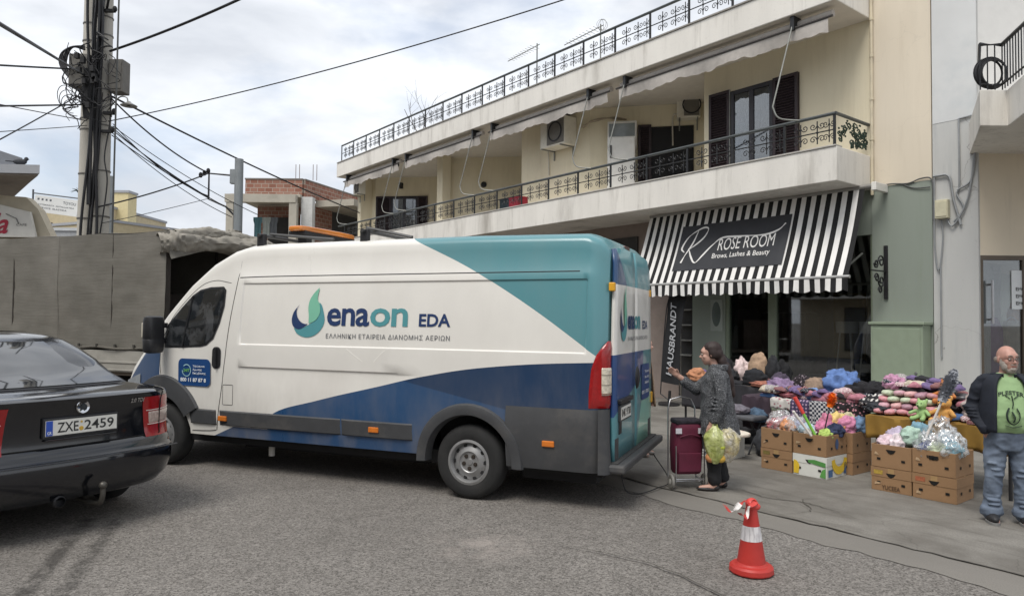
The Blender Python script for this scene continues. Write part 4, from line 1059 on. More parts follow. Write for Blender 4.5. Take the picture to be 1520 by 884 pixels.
rows = [(.245, .17, 4.55, .76), (.275, .09, 4.64, .81), (.35, .035, 4.74, .855), (.46, .0, 4.78, .875), (.555, .0, 4.79, .878), (.575, .006, 4.79, .878), (.588, .028, 4.79, .876), (.60, .034, 4.79, .874), (.64, .045, 4.79, .874), (.668, .078, 4.79, .87), (.76, .088, 4.77, .868), (.90, .082, 4.75, .862), (.97, .068, 4.72, .856), (1.005, .05, 4.70, .846), (1.025, .045, 4.66, .832), (1.038, .07, 4.62, .812), (1.05, .15, 4.5, .78)]
rings = [ring(z, a, c_, h, .30, drop=True) for z, a, c_, h in rows] + [ring(1.062, .35, 4.2, .72, .26, drop=True), ring(1.07, .56, 3.7, .66, .22, drop=True)]
b = B(); b.loops(rings)
b.build('body', cpaint, car, smooth=42)
GR = [(1.04, .50, 3.65, .745), (1.085, .60, 3.5, .735), (1.15, .80, 3.25, .71), (1.25, 1.0, 3.0, .675), (1.35, 1.22, 2.72, .632), (1.425, 1.42, 2.5, .59), (1.468, 1.6, 2.35, .53), (1.495, 1.84, 2.2, .43), (1.503, 1.97, 2.1, .3)]
b = B(); b.loops([ring(z, a, c_, h, min(.22, h * .5), .10, r1=min(.3, h * .5)) for z, a, c_, h in GR]); b.build('cabin', cpaint, car, smooth=50)
def gx(z): return interp([(q[0], q[1]) for q in GR], z), interp([(q[0], q[3]) for q in GR], z)
def backlight(m_, name, z0, z1, ky, off, par):
    def f_(i, j):
        z = lerp(z0, z1, j); x, h = gx(z); y = lerp(-1, 1, i) * (h - .10) * ky; return (x + .10 * (y / h) ** 2 - off, y, z + off)
    b = B(); b.grid(f_, 16, 10); return b.build(name, m_, par, smooth=60)
k = N('rear_window_glass'); o = k.obj()
k.set('Base Color', k.mix(k.ramp(k.noise(2.2, 5, o), [(.4, 0), (.7, 1)]), (.01, .011, .013), (.03, .032, .036))); k.set('Roughness', .05); k.set('Specular IOR Level', 1.0); k.set('Coat Weight', .8); k.set('Coat Roughness', .03)
rw = backlight(MATS['rear_window_glass'], 'rear_window', 1.08, 1.41, .99, .008, car)
backlight(blackp, 'window_seal', 1.067, 1.42, 1.03, .005, car)
b = B(); b.tube(smooth_pts([(.84, -.08, 1.14), (.98, -.22, 1.21), (1.14, -.40, 1.29), (1.30, -.46, 1.37)], 6), .004, 4); b.build('aerial_wire', black, rw)
for s_ in (1, -1):
    def sw(i, j):
        z = lerp(1.05, 1.36, j); x0, h = gx(z); x1 = interp([(q[0], q[2]) for q in GR], z); return (lerp(x0 + .42, x1 - .45, i), s_ * (h + .006), z)
    b = B(); b.grid(sw, 10, 6); b.build('side_window', MATS['rear_window_glass'], car, smooth=60)
# rear face helpers
RX = [(.60, .034), (.64, .045), (.668, .078), (.76, .088), (.90, .082), (.97, .068), (1.005, .05), (1.025, .045)]
def cface(y, z, off=0): return (interp(RX, z) + .10 * (y / .87) ** 2 - off, y, z)
b = B(); b.box(.0, .03, -.275, .275, -.075, .072)
hold = b.build('plate_frame', blackp, car, bevel=.006, loc=(.066, 0, .82))
b = B(); b.box(-.006, .001, -.26, .26, -.056, .056); plate = b.build('number_plate', mat('plate_paint', srgb(0xdcdad2), .35, var=.04, scale=10), hold)
b = B(); b.box(-.008, -.0055, .212, .258, -.054, .054); b.build('blue_band', mat('plate_blue', srgb(0x2a4fae), .4), plate)
pb = MATS['plate_black']
def ptxt(t_, y0, y1, z0, z1):
    V, Fc = text_mesh(t_, 1, .012); P = fit(V, 0, y0 - y1, z0, z1); b = B(); b.add([(-.0075, y0 - a, c_) for a, c_ in P], Fc); return b.build('lettering', pb, plate)
ptxt('ZXE', .18, .03, -.037, .037); ptxt('2459', -.012, -.235, -.037, .037)
V, Fc = text_mesh('GR', 1, .02); P = fit(V, 0, .03, -.045, -.022); b = B(); b.add([(-.0095, .25 - a, c_) for a, c_ in P], Fc); b.build('lettering', pw, plate)
b = B(); b.lathe([(0, .003), (.016, .002), (.017, 0)], 12, 0, Matrix.Translation((-.006, .009, -.022)) @ Matrix.Rotation(R(-90), 4, 'Y')); b.lathe([(0, .003), (.009, .002)], 10, 0, Matrix.Translation((-.006, .009, .028)) @ Matrix.Rotation(R(-90), 4, 'Y')); b.build('plate_stamp', mat('gold_stamp', srgb(0xc9a23f), .4), plate)
b = B(); b.box(.058, .08, -.26, .26, .725, .738); b.build('plate_recess_sill', cpaint, car, bevel=.004)
# round badge
chrome = mat('chrome', (.62, .63, .65), .12, 1.0, var=.05)
bd = B(); bd.lathe([(.0, .004), (.038, .006), (.046, .012), (.05, .008), (.05, -.01)], 28, 0, Matrix.Rotation(R(-90), 4, 'Y')); bd = bd.build('round_badge', chrome, car, smooth=40, loc=(cface(0, .958)[0] - .004, 0, .958))
b = B(); M_ = Matrix.Translation((-.0075, 0, 0)) @ Matrix.Rotation(R(-90), 4, 'Y')
arrow = [(-.02, -.026), (.0, -.03), (.016, -.022), (.03, .0), (.016, .004), (.028, .018), (.01, .012), (.006, .028), (-.006, .012), (-.028, .016), (-.018, -.002), (-.03, -.012)]
b.prism(arrow, 0, .0035, 0, M_); b.build('badge_emblem', mat('badge_black', (.02, .025, .03), .3), bd)
V, Fc = text_mesh('2.0 TDI', 1, .02); P = fit(V, 0, .115, .95, .985); b = B(); b.add([cface(-.385 - a, c_, .006) for a, c_ in P], Fc); b.build('lettering', chrome, car)
# trunk seams
cs = mat('panel_gap', (.004, .004, .004), .9)
b = B(); b.tube([cface(y, .672, -.001) for y in [lerp(-.66, .66, i / 24) for i in range(25)]], .006, 5)
for s_ in (1, -1): b.tube([cface(s_ * .665, z, -.001) for z in (.672, .75, .85, .95, 1.02)] + [(.12, s_ * .665, 1.048), (.4, s_ * .66, 1.07)], .005, 5)
tag(b.build('trunk_seam', cs, car), kind='stuff')
b = B(); b.tube([(interp([(.555, 0), (.6, .034)], .578) + .1 * (y / .87) ** 2 - .006, y, .566) for y in [lerp(-.8, .8, i / 24) for i in range(25)]], .012, 6, flat=.5); b.build('bumper_strip', mat('bumper_black', (.02, .02, .022), .4), car, smooth=60)
# tail lights
def lamp(s_):
    def cor(t, z, off):
        # t 0: inner edge on the rear face, 1: round on the flank
        h = interp([(r_[0], r_[3]) for r_ in rows], z); x0 = interp([(r_[0], r_[1]) for r_ in rows], z); rr = .30
        if t < .42: y = lerp(.60, h - rr + .12, t / .42); a = 0
        s = t
        L = lerp(.525 - .03 * (z - .66) / .3, h + .0, min(1, s / .75)) if s < .75 else h
        y = min(L, h)
        # rounded corner in plan
        if y > h - rr:
            dy = y - (h - rr); x = x0 + rr - math.sqrt(max(0, rr * rr - dy * dy))
        else: x = x0
        if s >= .75: x = x0 + rr + (s - .75) / .25 * .12 - .02 * 0
        x += .10 * (y / h) ** 2 * (1 - max(0, x - x0))
        nx = -1 if y < h - rr else -(1 - (y - (h - rr)) / rr); ny = 0 if y < h - rr else (y - (h - rr)) / rr
        return (x + nx * off, s_ * (y + ny * off), z)
    def patch(z0, z1, t0, t1, off, m_, nm, par):
        b = B(); b.grid(lambda i, j: cor(lerp(t0, t1, i), lerp(z0, z1, j), off * (1 if 0 < i < 1 and 0 < j < 1 else .25)), 14, 8); return b.build(nm, m_, par, smooth=60)
    L_ = patch(.655, .985, .0, 1, .012, redl, 'tail_light', car)
    patch(.755, .868, .06, .93, .018, mat('smoked_lens', srgb(0xb3a096), .12, var=.25, scale=50, coat=.6), 'clear_lens', L_)
    for zz in (.752, .868): patch(zz, zz + .008, .03, .97, .019, mat('lens_bead', srgb(0xd3c8c0), .3), 'lens_bead', L_)
lamp(1); lamp(-1)
# tow ball, exhaust, wheels, plug socket
b = B(); b.tube(smooth_pts([(.35, -.09, .22), (.12, -.09, .21), (-.03, -.09, .22), (-.075, -.09, .28), (-.08, -.09, .34)], 6), .02, 8); b.sphere((-.08, -.09, .365), .03, 12, 8); b.build('tow_ball', mat('worn_steel', srgb(0x55524d), .45, .6, var=.3), car, smooth=60)
b = B(); b.lathe([(.035, 0), (.045, .01), (.045, .05), (.0, .05)], 14, 0, Matrix.Translation((.05, .15, .27)) @ Matrix.Rotation(R(90), 4, 'Y')); b.build('trailer_socket', blackp, car)
for x in (.98, 3.78):
    for s_ in (1, -1): wheel(car, x, s_ * .80, .315, .20, .20, s_)
b = B(); b.box(.35, 4.5, -.62, .62, .25, .34); b.build('underbody', black, car)

# ---------------------------------------------------------------- canvas-covered lorry behind (x forward along its side, y left)
TRZ = R(158)
_side = Vector((-math.sin(R(22)), -math.cos(R(22)), 0))
TL = Vector((-5.86, 12.0, 0)) - _side * 1.22
lor = thing('canvas_lorry', 'old lorry with a grey canvas cover, its open end rolled up', 'lorry', TL, TRZ)
k = N('grey_tarpaulin'); o = k.obj()
w1 = k.noise(1.3, 6, o, .6); w2 = k.noise(9, 4, k.sc(o, (.25, 1, 3)), .6)
c = k.mix(k.ramp(w1, [(.3, 0), (.7, 1)]), srgb(0x625f57), srgb(0x76726a))
c = k.mix(k.ramp(w2, [(.5, 0), (.75, .35)]), c, srgb(0x5c584f))
k.set('Base Color', c); k.set('Roughness', .7); k.bump(k.math('ADD', w2, k.math('MULTIPLY', k.noise(2.5, 5, k.sc(o, (.4, 1, 2)), .6), 1.5)), .22, .02)
tarp = MATS['grey_tarpaulin']
LX = 6.4
def tp(i, j):
    x = LX * i; z = lerp(1.17, 3.22, j)
    y = 1.22 + .02 * math.sin(x * 2.3 + z) * math.sin(math.pi * j) + .03 * mnoise.noise((x * .9, 2, z * 1.1)) + .012 * mnoise.noise((x * 3, 7, z * 5))
    z += (.015 * math.sin(x * 5) if j == 0 else 0) - .05 * math.sin(math.pi * ((x % 1.6) / 1.6)) * (j == 1) * .5
    return (x, y, z)
b = B(); b.grid(tp, 80, 26); b.grid(lambda i, j: (LX * i, lerp(1.22, -1.22, j), 3.22 + .1 * math.sin(math.pi * j) - .03 * math.sin(math.pi * ((LX * i % 1.6) / 1.6))), 40, 8); b.grid(lambda i, j: (LX * i, -1.22, lerp(1.9, 3.22, j)), 20, 6)
b.build('canvas_cover', tarp, lor, smooth=50)
b = B()
for x in (2.6, 5.2): b.tube([(x + .01 * math.sin(z * 3), 1.245 + .03 * mnoise.noise((x * .9, 2, z * 1.1)), z) for z in [lerp(1.18, 3.2, i / 12) for i in range(13)]], .003, 5)
b.tube([(LX * i / 40, 1.25 + .02 * math.sin(i), 1.2 + .015 * math.sin(i * .8)) for i in range(41)], .016, 5)
tag(b.build('canvas_seam', mat('tarp_seam', srgb(0x69655d), .8), lor), kind='stuff')
b = B()
for i in range(14): b.box(.2 + i * .45, .24 + i * .45, 1.24, 1.262, 1.21, 1.26)
tag(b.build('strap_loop', mat('strap_dark', srgb(0x3a3833), .8), lor), kind='stuff')
lg = mat('lorry_grey_paint', srgb(0x9a978f), .6, var=.08, dirt=srgb(0x6e6a63), dirt_amt=.6)
for x0, x1 in ((0.04, 3.2), (3.24, 6.4)):
    b = B(); b.box(x0, x1, 1.19, 1.225, .78, 1.15)
    b.box(x0 + .02, x1 - .02, 1.225, 1.24, .93, .97); b.box(x0 + .02, x1 - .02, 1.225, 1.24, .80, .83); b.build('drop_side', lg, lor, bevel=.008)
b = B(); b.box(0, LX, -1.22, 1.18, .72, .80); b.build('load_bed', mat('bed_wood', srgb(0x5d5348), .8), lor)
for y in (1.17, -1.17):
    b = B(); b.box(.0, .09, y - .05, y + .05, .8, 3.18); b.build('rear_post', mat('rusty_dark', srgb(0x35302b), .7, .2), lor)
for x in (1.28, 2.6, 3.9, 5.2):
    b = B(); b.tube([(x, 1.19, .8), (x, 1.19, 3.17), (x, 0, 3.28), (x, -1.19, 3.17), (x, -1.19, .8)], .025, 6); b.build('hoop', MATS['rusty_dark'], lor)
b = B(); b.box(6.35, 6.4, -1.2, 1.2, .8, 3.2); b.build('headboard', MATS['rusty_dark'], lor)
b = B()
for z in (.95, 1.35): b.box(.1, 6.3, -1.2, -1.17, z, z + .3)
tag(b.build('far_boards', MATS['bed_wood'], lor), kind='stuff')
b = B(); b.box(.1, LX + .2, -.5, -.4, .5, .72); b.box(.1, LX + .2, .4, .5, .5, .72); tag(b.build('chassis_rail', black, lor), kind='stuff')
for x in (1.6, 5.6):
    for s_ in (1, -1): wheel(lor, x, s_ * 1.1, .48, .28, .27, s_)
b = B(); b.box(.05, .1, -1.15, 1.15, .4, .62); b.build('rear_bar', MATS['rusty_dark'], lor)
for i, (x, y, z, sx, sy, sz, c_) in enumerate([(.7, .3, .8, .7, .9, 1.0, 0x4a3d33), (.9, -.6, .8, .6, .7, .8, 0x3e3a36), (1.6, .1, .8, .8, 1.6, 1.4, 0x332d29)]):
    t = thing('goods_crate', ['brown crate just inside the open end of the lorry', 'dark grey crate at the far side inside the lorry', 'large dark crate deep inside the lorry'][i], 'crate', TL, TRZ)
    b = B(); b.box(x, x + sx, y - sy / 2, y + sy / 2, z + .003, z + sz); t2 = b.build('crate_body', mat('load_%d' % i, srgb(c_), .8, var=.2), t, bevel=.01)
    b = B(); b.box(x - .012, x, y - sy / 2, y + sy / 2, z + sz * .45, z + sz * .55); b.build('crate_batten', MATS['bed_wood'], t)
# bunched canvas rolled on top of the open end
def crumple(b, pts, rad, seed, nu=90, nv=26, amp=.45):
    P = [Vector(p) for p in pts]
    def f_(i, j):
        q = i * (len(P) - 1); a = min(int(q), len(P) - 2); c_ = P[a].lerp(P[a + 1], q - a)
        d = (P[a + 1] - P[a]).normalized(); s1 = d.cross(Vector((0, 0, 1))).normalized(); s2 = s1.cross(d)
        th = 2 * math.pi * j; r_ = (rad(i) if callable(rad) else rad) * (1 + amp * mnoise.noise((math.cos(th) * 1.3 + seed, math.sin(th) * 1.3, i * 7)) + amp * .55 * mnoise.noise((math.cos(th) * 4, math.sin(th) * 4 + seed, i * 22)) + amp * .35 * abs(math.sin(th * 5 + i * 30 + 3 * mnoise.noise((i * 9, seed, 0)))))
        return c_ + s1 * r_ * math.cos(th) + s2 * r_ * math.sin(th) * .8
    b.grid(f_, nu, nv)
b = B()
crumple(b, [(.15, 1.26, 2.98), (-.05, .9, 3.03), (-.06, 0, 3.10), (-.06, -1.2, 3.06)], lambda t: .2 + .04 * math.sin(t * 9), 3.3, amp=.3)
crumple(b, [(-.02, 1.1, 3.12), (-.02, .3, 3.26), (.0, -.5, 3.24), (-.02, -1.3, 3.16)], .13, 8.1, amp=.3)
b.build('rolled_flap', mat('pale_canvas', srgb(0x8f8a80), .85, var=.22, scale=5, bump=.5, bscale=18, dirt=srgb(0x6a655c), dirt_amt=.7), lor, smooth=60)
b = B(); b.grid(lambda i, j: (-.02 - .12 * j + .05 * mnoise.noise((i * 4, j * 3, 1)), lerp(1.24, .85 - .5 * j, i), lerp(3.2, 2.72 + .25 * i, j)), 16, 12); b.build('hanging_flap', tarp, lor, smooth=60)
# ---------------------------------------------------------------- utility poles and cables
cpole = mat('pole_concrete', srgb(0xb0aca3), .9, var=.1, scale=3, bump=.3, bscale=40, dirt=srgb(0x837f76), dirt_amt=.6, streak=True)
def pole(x, y, r0, r1, h, label):
    t = thing('utility_pole', label, 'pole', (x, y, 0), 0, 'twin concrete utility poles')
    b = B(); b.cyl((0, 0, 0), (0, 0, h), r0, r1, 20); b.build('shaft', cpole, t, smooth=40)
    for z in (3.9, 4.9, 5.9, 6.15, 7.9, 8.3):
        b = B(); rr = lerp(r0, r1, z / h) + .006; b.lathe([(rr, 0), (rr + .008, .004), (rr + .008, .03), (rr, .034)], 20, 0, Matrix.Translation((0, 0, z))); b.build('steel_band', mat('band_grey', srgb(0x6d6a66), .5, .5), t)
    return t
up_ = pole(-9.04, 15.5, .20, .145, 10.4, 'front concrete utility pole wrapped in black cables and boxes')
pole(-9.56, 15.85, .19, .14, 10.0, 'second concrete utility pole standing just behind the cable-wrapped one')
def eq(nm, lab, cat, b, m, loc, bevel=0, grp=None):
    t = thing(nm, lab, cat, loc, 0, grp); o = b.build('housing', m, t, bevel=bevel); return t
boxm = mat('junction_box_grey', srgb(0x6d6a64), .7, var=.15, dirt=srgb(0x3f3c38), dirt_amt=.7)
t = eq('junction_box', 'big grey junction box on the side of the cable-wrapped pole facing the houses at left', 'box', B().box(-.24, .2, -.13, .13, -.36, .36), boxm, (-9.38, 15.3, 7.05), .02, 'boxes on the utility pole')
b = B(); b.box(-.17, .17, -.142, -.13, -.31, .31); b.build('lid', boxm, t, bevel=.01)
t = eq('junction_box', 'grey junction box on the right side of the cable-wrapped pole', 'box', B().box(-.16, .16, -.16, .16, -.36, .36), boxm, (-8.70, 15.5, 7.0), .02, 'boxes on the utility pole')
b = B(); b.box(-.13, .13, -.175, -.16, -.3, .3); b.build('lid', boxm, t, bevel=.01)
t = eq('cable_splice', 'black fat splice case hung on the pole', 'splice case', B().cyl((-.05, 0, -.45), (.02, 0, .3), .12, .14, 14), black, (-9.16, 15.2, 6.75))
b = B(); b.lathe([(.13, 0), (.16, .02), (.13, .04)], 14, 0, Matrix.Translation((0, 0, .1))); b.build('clamp', black, t)
# cable bundle down the pole
bun = thing('cable_bundle', 'thick bundle of black cables running down the wrapped pole', 'cables', (-9.04, 15.28, 0))
for i in range(11):
    q = rnd.uniform(-.16, .12); ph = rnd.random() * 6
    P = [(-.02 + q * (1 + .3 * math.sin(z * .7 + ph)) - .12 * max(0, (6.3 - z) / 2.5) * (i % 3 == 0) + .05 * math.sin(z * 1.3 + ph), -.02 - .03 * (i % 4), z) for z in [9.6 - j * .42 for j in range(int(14.5 + (i % 3) * 2))]]
    b = B(); b.tube(smooth_pts(P, 3), rnd.choice([.014, .02, .028]), 6); b.build('cable', wire, bun, smooth=60)
b = B(); b.tube(smooth_pts([(.22, .1, 7.0), (.26, .05, 6.0), (.2, -.02, 5.2), (.26, 0, 4.6), (.12, 0, 3.4)], 6), .014, 6); b.build('cable', wire, bun)
loopt = thing('cable_coil', 'hoops of slack black cable arching out over the left of the pole', 'cables', (-9.04, 15.2, 0))
for i in range(5):
    r_ = .34 + i * .05
    b = B(); b.tube(smooth_pts([(-.25, 0, 7.50 + i * .02), (-.5, -.02 * i, 7.56 - .01 * i), (-.62 - i * .035, 0, 7.40), (-.66 - i * .03, .02, 7.15), (-.5, 0, 6.8), (-.3, 0, 6.5), (-.22 + .03 * i, 0, 6.0)], 6), .022, 7); b.build('hoop', wire, loopt, smooth=60)
for i in range(4):
    b = B(); cx_, cz_ = -.62 + .07 * i, 6.45 - .08 * i; b.tube([(cx_ + (.2 + .03 * i) * math.cos(a), .01 * i, cz_ + (.26 - .02 * i) * math.sin(a) - .08 * math.cos(a)) for a in [2 * math.pi * q / 26 for q in range(22)]], .008, 5); b.build('loop', wire, loopt)
tang = thing('cable_tangle', 'tangle of thin black wires wound round the pole between the two junction boxes', 'cables', (-9.05, 15.15, 0))
for i in range(26):
    x0_, z0_ = rnd.uniform(-.55, .45), rnd.uniform(6.3, 7.7); P = [(x0_, rnd.uniform(-.12, .05), z0_)]
    for q in range(5): P.append((max(-.6, min(.55, P[-1][0] + rnd.uniform(-.35, .35))), rnd.uniform(-.16, .06), P[-1][2] + rnd.uniform(-.32, .2)))
    b = B(); b.tube(smooth_pts(P, 6), rnd.choice([.007, .009, .013]), 5); b.build('wire', wire, tang, smooth=60)
for i in range(9):
    x_, z_ = rnd.uniform(-.3, .35), rnd.uniform(6.2, 7.5); b = B(); b.box(x_ - .04, x_ + .04, -.2, -.12, z_ - .06, z_ + .06); b.build('connector', black, tang)
# insulators
for i, (x, y, z, lb) in enumerate([(-8.84, 15.3, 8.4, 'small cable clamp high on the wrapped pole beside the thick overhead cable'), (-8.8, 15.3, 6.15, 'small cable clamp on the pole under the right junction box'), (-8.83, 15.3, 5.75, 'lowest small cable clamp on the right of the wrapped pole')]):
    t = thing('cable_clamp', lb, 'clamp', (x, y, z)); b = B(); b.box(-.1, .12, -.04, .04, -.03, .03); b.build('arm', black, t); b = B(); b.sphere((.12, 0, .04), (.05, .05, .07), 8, 6); b.build('insulator', black, t, smooth=60)
t = thing('stay_rod', 'slim vertical steel rod beside the wrapped pole', 'rod', (-8.55, 15.1, 0)); b = B(); b.cyl((0, 0, 0), (.03, 0, 10), .018, n=6); b.build('rod', mat('rod_grey', srgb(0x50514f), .5, .4), t)
t = thing('street_lamp', 'small hooded street lamp on a curved arm on the wrapped pole', 'lamp', (-8.85, 15.4, 6.3))
b = B(); b.tube(smooth_pts([(-.05, 0, -.1), (.1, -.05, .05), (.3, -.12, .2), (.46, -.15, .18), (.5, -.16, .08)], 6), .014, 6); b.build('arm', galv, t)
b = B(); b.lathe([(.03, .09), (.06, .06), (.17, .0), (.165, -.01), (.04, -.005)], 16, 0, Matrix.Translation((.52, -.16, .0))); b.build('lamp_hood', mat('lamp_grey', srgb(0x8b8a86), .4, .4), t, smooth=40)
def cable(p0, p1, sag, r, label, n_=24):
    p0, p1 = Vector(p0), Vector(p1)
    t = thing('overhead_cable', label, 'cable', p0, 0, 'overhead cables')
    P = [p0.lerp(p1, i / n_) - p0 - Vector((0, 0, sag * 4 * (i / n_) * (1 - i / n_))) for i in range(n_ + 1)]
    b = B(); b.tube(P, r, 6); b.build('strand', wire, t, smooth=60)
cable((-8.86, 15.4, 7.55), (-1.6, 11.2, 8.35), .18, .026, 'thick black cable rising from the pole to the top of the sky')
cable((-8.86, 15.4, 6.0), (4.2, 10.0, 7.55), .25, .011, 'long thin cable crossing the sky from the pole above the roof railing')
cable((-8.8, 15.4, 6.55), F(18.95, .3, 5.72), .10, .022, 'thick black cable from the pole down to the far end of the balcony')
cable((-8.8, 15.4, 6.5), (-7.36, 17, 5.22), .14, .017, 'black cable from the pole to the bracket of the steel post')
for i, (z0, p1, sg) in enumerate([(5.88, (-7.3, 17, 4.62), .12), (5.82, (-6.72, 17, 4.3), .10), (5.70, (-7.32, 17, 4.6), .05)]):
    cable((-8.78, 15.4, z0), p1, sg, .011, ['upper thin wire of the bundle sagging from the pole to the bracket', 'middle thin wire sagging from the pole to the steel post itself', 'lowest thin wire of the bundle, hanging almost straight'][i])
for i, (z0, p1, sg) in enumerate([(5.95, (-7.33, 17, 4.66), .2), (5.74, (-6.75, 17, 4.15), .16), (5.9, (-6.1, 17, 4.2), .12)]):
    cable((-8.76, 15.4, z0), p1, sg, .009, ['slack thin wire drooping lowest between the pole and the bracket tip', 'slack thin wire drooping to the foot of the steel post', 'thin wire passing behind the steel post towards the brick house'][i])
cable((-9.0, 15.3, 4.1), (-7.34, 17, 5.2), .06, .018, 'black cable rising from low on the pole to the bracket tip')
cable((-8.9, 15.3, 3.75), (-7.3, 17, 4.6), .02, .008, 'faint thin wire low between the pole and the bracket')
cable((-9.3, 15.2, 6.95), (-4.6, 6.2, 4.35), .0, .02, 'thick cable leaving the pole to the left edge, the upper of two')
cable((-9.6, 15.2, 7.08), (-7.9, 6.7, 4.31), .02, .02, 'thick cable leaving the pole level to the left edge below the first')
cable((-9.3, 15.2, 6.3), (-7.94, 6.7, 3.66), .0, .018, 'cable leaving the pole level to the left edge under the coils')
cable((-9.2, 15.2, 5.95), (-7.84, 6.7, 4.33), .02, .009, 'thin wire slanting up from the pole to the left edge')
cable((-9.2, 15.2, 5.85), (-7.84, 6.7, 3.3), .02, .008, 'thin pale wire leaving the pole to the left edge, lowest level one')
cable((-9.4, 15.2, 6.5), (-8.4, 10.2, 3.75), .02, .012, 'cable running steeply down from the pole to the left edge')
cable((-9.04, 15.5, 8.35), (-7.6, 13.5, 9.4), .05, .026, 'black cable leaving the top of the pole upward')
# steel post with bracket
t = thing('steel_post', 'grey steel post with an angled cable bracket beside the brick house', 'post', (-6.6, 17, 0))
b = B(); b.cyl((0, 0, 0), (0, 0, 5.55), .105, .1, 14); b.build('shaft', mat('post_grey', srgb(0x8d9294), .6, .2, var=.08), t, smooth=40)
b = B(); b.tube([(-.1, 0, 5.15), (-.72, 0, 5.2), (-.72, 0, 4.58), (-.3, 0, 4.4), (-.1, 0, 4.2)], .025, 6); b.build('bracket', blackp, t)
b = B()
for i in range(3): b.sphere((-.74 - .09 * i, 0, 5.26 - .05 * i), (.05, .05, .07), 8, 6)
tag(b.build('insulator', black, t, smooth=60), kind='stuff')
b = B(); b.box(-.2, -.06, -.06, .06, 4.95, 5.3); b.build('terminal_box', MATS['post_grey'], t, bevel=.01)
t = thing('white_bundle', 'pale cloth bundle draped over the foot of the steel post above the lorry', 'cloth', (-6.5, 16.6, 0))
b = B(); crumple(b, [(0, 0, 2.9), (.02, 0, 3.3), (-.02, 0, 3.6), (0, 0, 3.78)], lambda q: .38 - .24 * q, 5, 40, 30, .4); b.build('drape', MATS['pale_canvas'], t, smooth=60)

# ---------------------------------------------------------------- unfinished brick house
k = N('hollow_brick'); o = k.obj()
br = k.n('ShaderNodeTexBrick', {'Vector': k.n('ShaderNodeVectorRotate', {'Vector': o, 'Angle': R(90)}, rotation_type='X_AXIS').outputs[0], 'Color1': (*srgb(0x855646), 1), 'Color2': (*srgb(0x9a7060), 1), 'Mortar': (*srgb(0xa59a8e), 1), 'Scale': 1.0, 'Mortar Size': .012, 'Brick Width': .30, 'Row Height': .17, 'Bias': 0.0})
k.set('Base Color', k.mix(k.ramp(k.noise(2, 5, o), [(.45, 0), (.75, .4)]), br.outputs['Color'], srgb(0x7d6a5d))); k.set('Roughness', .9)
k.bump(br.outputs['Fac'], -.6, .02)
brk = MATS['hollow_brick']
raw = mat('raw_concrete', srgb(0xb0aa9d), .9, var=.1, scale=2, bump=.2, bscale=40, dirt=srgb(0x7d776b), dirt_amt=.6)
bh = thing('unfinished_house', 'unfinished brick and concrete house with open upper floor', 'building', (-8.5, 28, 0), R(0))
def bpart(nm, m, *boxes, rot=0, loc=None):
    b = B()
    for q in boxes: b.box(*q)
    return b.build(nm, m, bh, loc=loc, rot=(0, 0, rot) if rot else None)
SA = R(72)   # the side face runs away to the right
bpart('lower_storey', raw, (-2.9, 0, 0, 5, 0, 4.4))
bpart('floor_slab', raw, (-2.95, .02, -.1, 5, 4.4, 4.6))
bpart('parapet_wall', brk, (-2.3, .0, .5, .7, 6.62, 7.3))
bpart('roof_edge', mat('roof_edge_dark', srgb(0x77706a), .8), (-2.32, .02, .48, .72, 7.3, 7.36))
bpart('front_beam', raw, (-2.9, -.1, -.05, .25, 6.3, 6.62)); bpart('roof_slab', raw, (-2.8, 0, .25, 5, 6.56, 6.68))
for x, w_ in ((-2.85, .28), (-.36, .3)): bpart('column', raw, (x, x + w_, -.02, .24, 4.6, 6.3))
bpart('white_column', mat('white_col', srgb(0xc9c9c6), .8), (.0, .45, .4, .8, 4.6, 6.6))
bpart('brick_infill', brk, (-2.4, -.6, 2.2, 2.35, 4.6, 6.5)); bpart('dark_opening', darkin, (-1.9, -.6, 2.1, 2.19, 4.6, 6.0))
bpart('side_parapet', brk, (0, 6.4, -.1, .1, 6.62, 7.3), rot=SA, loc=(.0, .6, 0))
bpart('side_parapet_edge', MATS['roof_edge_dark'], (0, 6.4, -.12, .12, 7.3, 7.36), rot=SA, loc=(.0, .6, 0))
bpart('side_slab', raw, (0.6, 9, -1.6, .2, 6.35, 6.62), rot=SA, loc=(.3, .8, 0)); bpart('side_floor', raw, (0, 9, -1.6, 0, 4.3, 4.6), rot=SA, loc=(.3, .8, 0))
for x in (2.2, 5.6): bpart('side_column', raw, (x, x + .28, -1.6, -1.3, 4.6, 6.35), rot=SA, loc=(.3, .8, 0))
bpart('side_infill', brk, (.5, 2.0, .3, .4, 4.6, 6.4), rot=SA, loc=(.3, .8, 0)); bpart('side_back', darkin, (2.0, 9, .3, .4, 4.6, 6.4), rot=SA, loc=(.3, .8, 0)); bpart('side_lower', raw, (0, 9, -1.5, .2, 0, 4.3), rot=SA, loc=(.3, .8, 0))
b = B()
for x in (-1.0, -.85, -.3, -.15): b.cyl((x + .7, .6, 7.3), (x + .7, .6, 7.95), .012, n=4)
tag(b.build('starter_bars', mat('rusty_bar', srgb(0x6a4a38), .8), bh), kind='stuff')
for i, (x, c_) in enumerate(((-1.95, 0x5a7f86), (-1.6, 0xa3a9a5), (-1.3, 0x6b6f73))):
    t = thing('hung_laundry', ['teal garment hanging in the unfinished house', 'pale garment hanging beside the teal one in the unfinished house', 'grey garment hanging nearest the column in the unfinished house'][i], 'garment', (-8.5 + x, 29.0, 5.0))
    b = B(); b.grid(lambda a, c2: (.28 * (a - .5) * (1 + .3 * (c2 > .7)), .03 * math.sin(a * 12), c2 * .85), 8, 6); b.grid(lambda a, c2: (.28 * (a - .5) * (1 + .3 * (c2 > .7)), .03 + .03 * math.sin(a * 12), c2 * .85), 8, 6); b.build('cloth', mat('laundry_%d' % i, srgb(c_), .9), t)

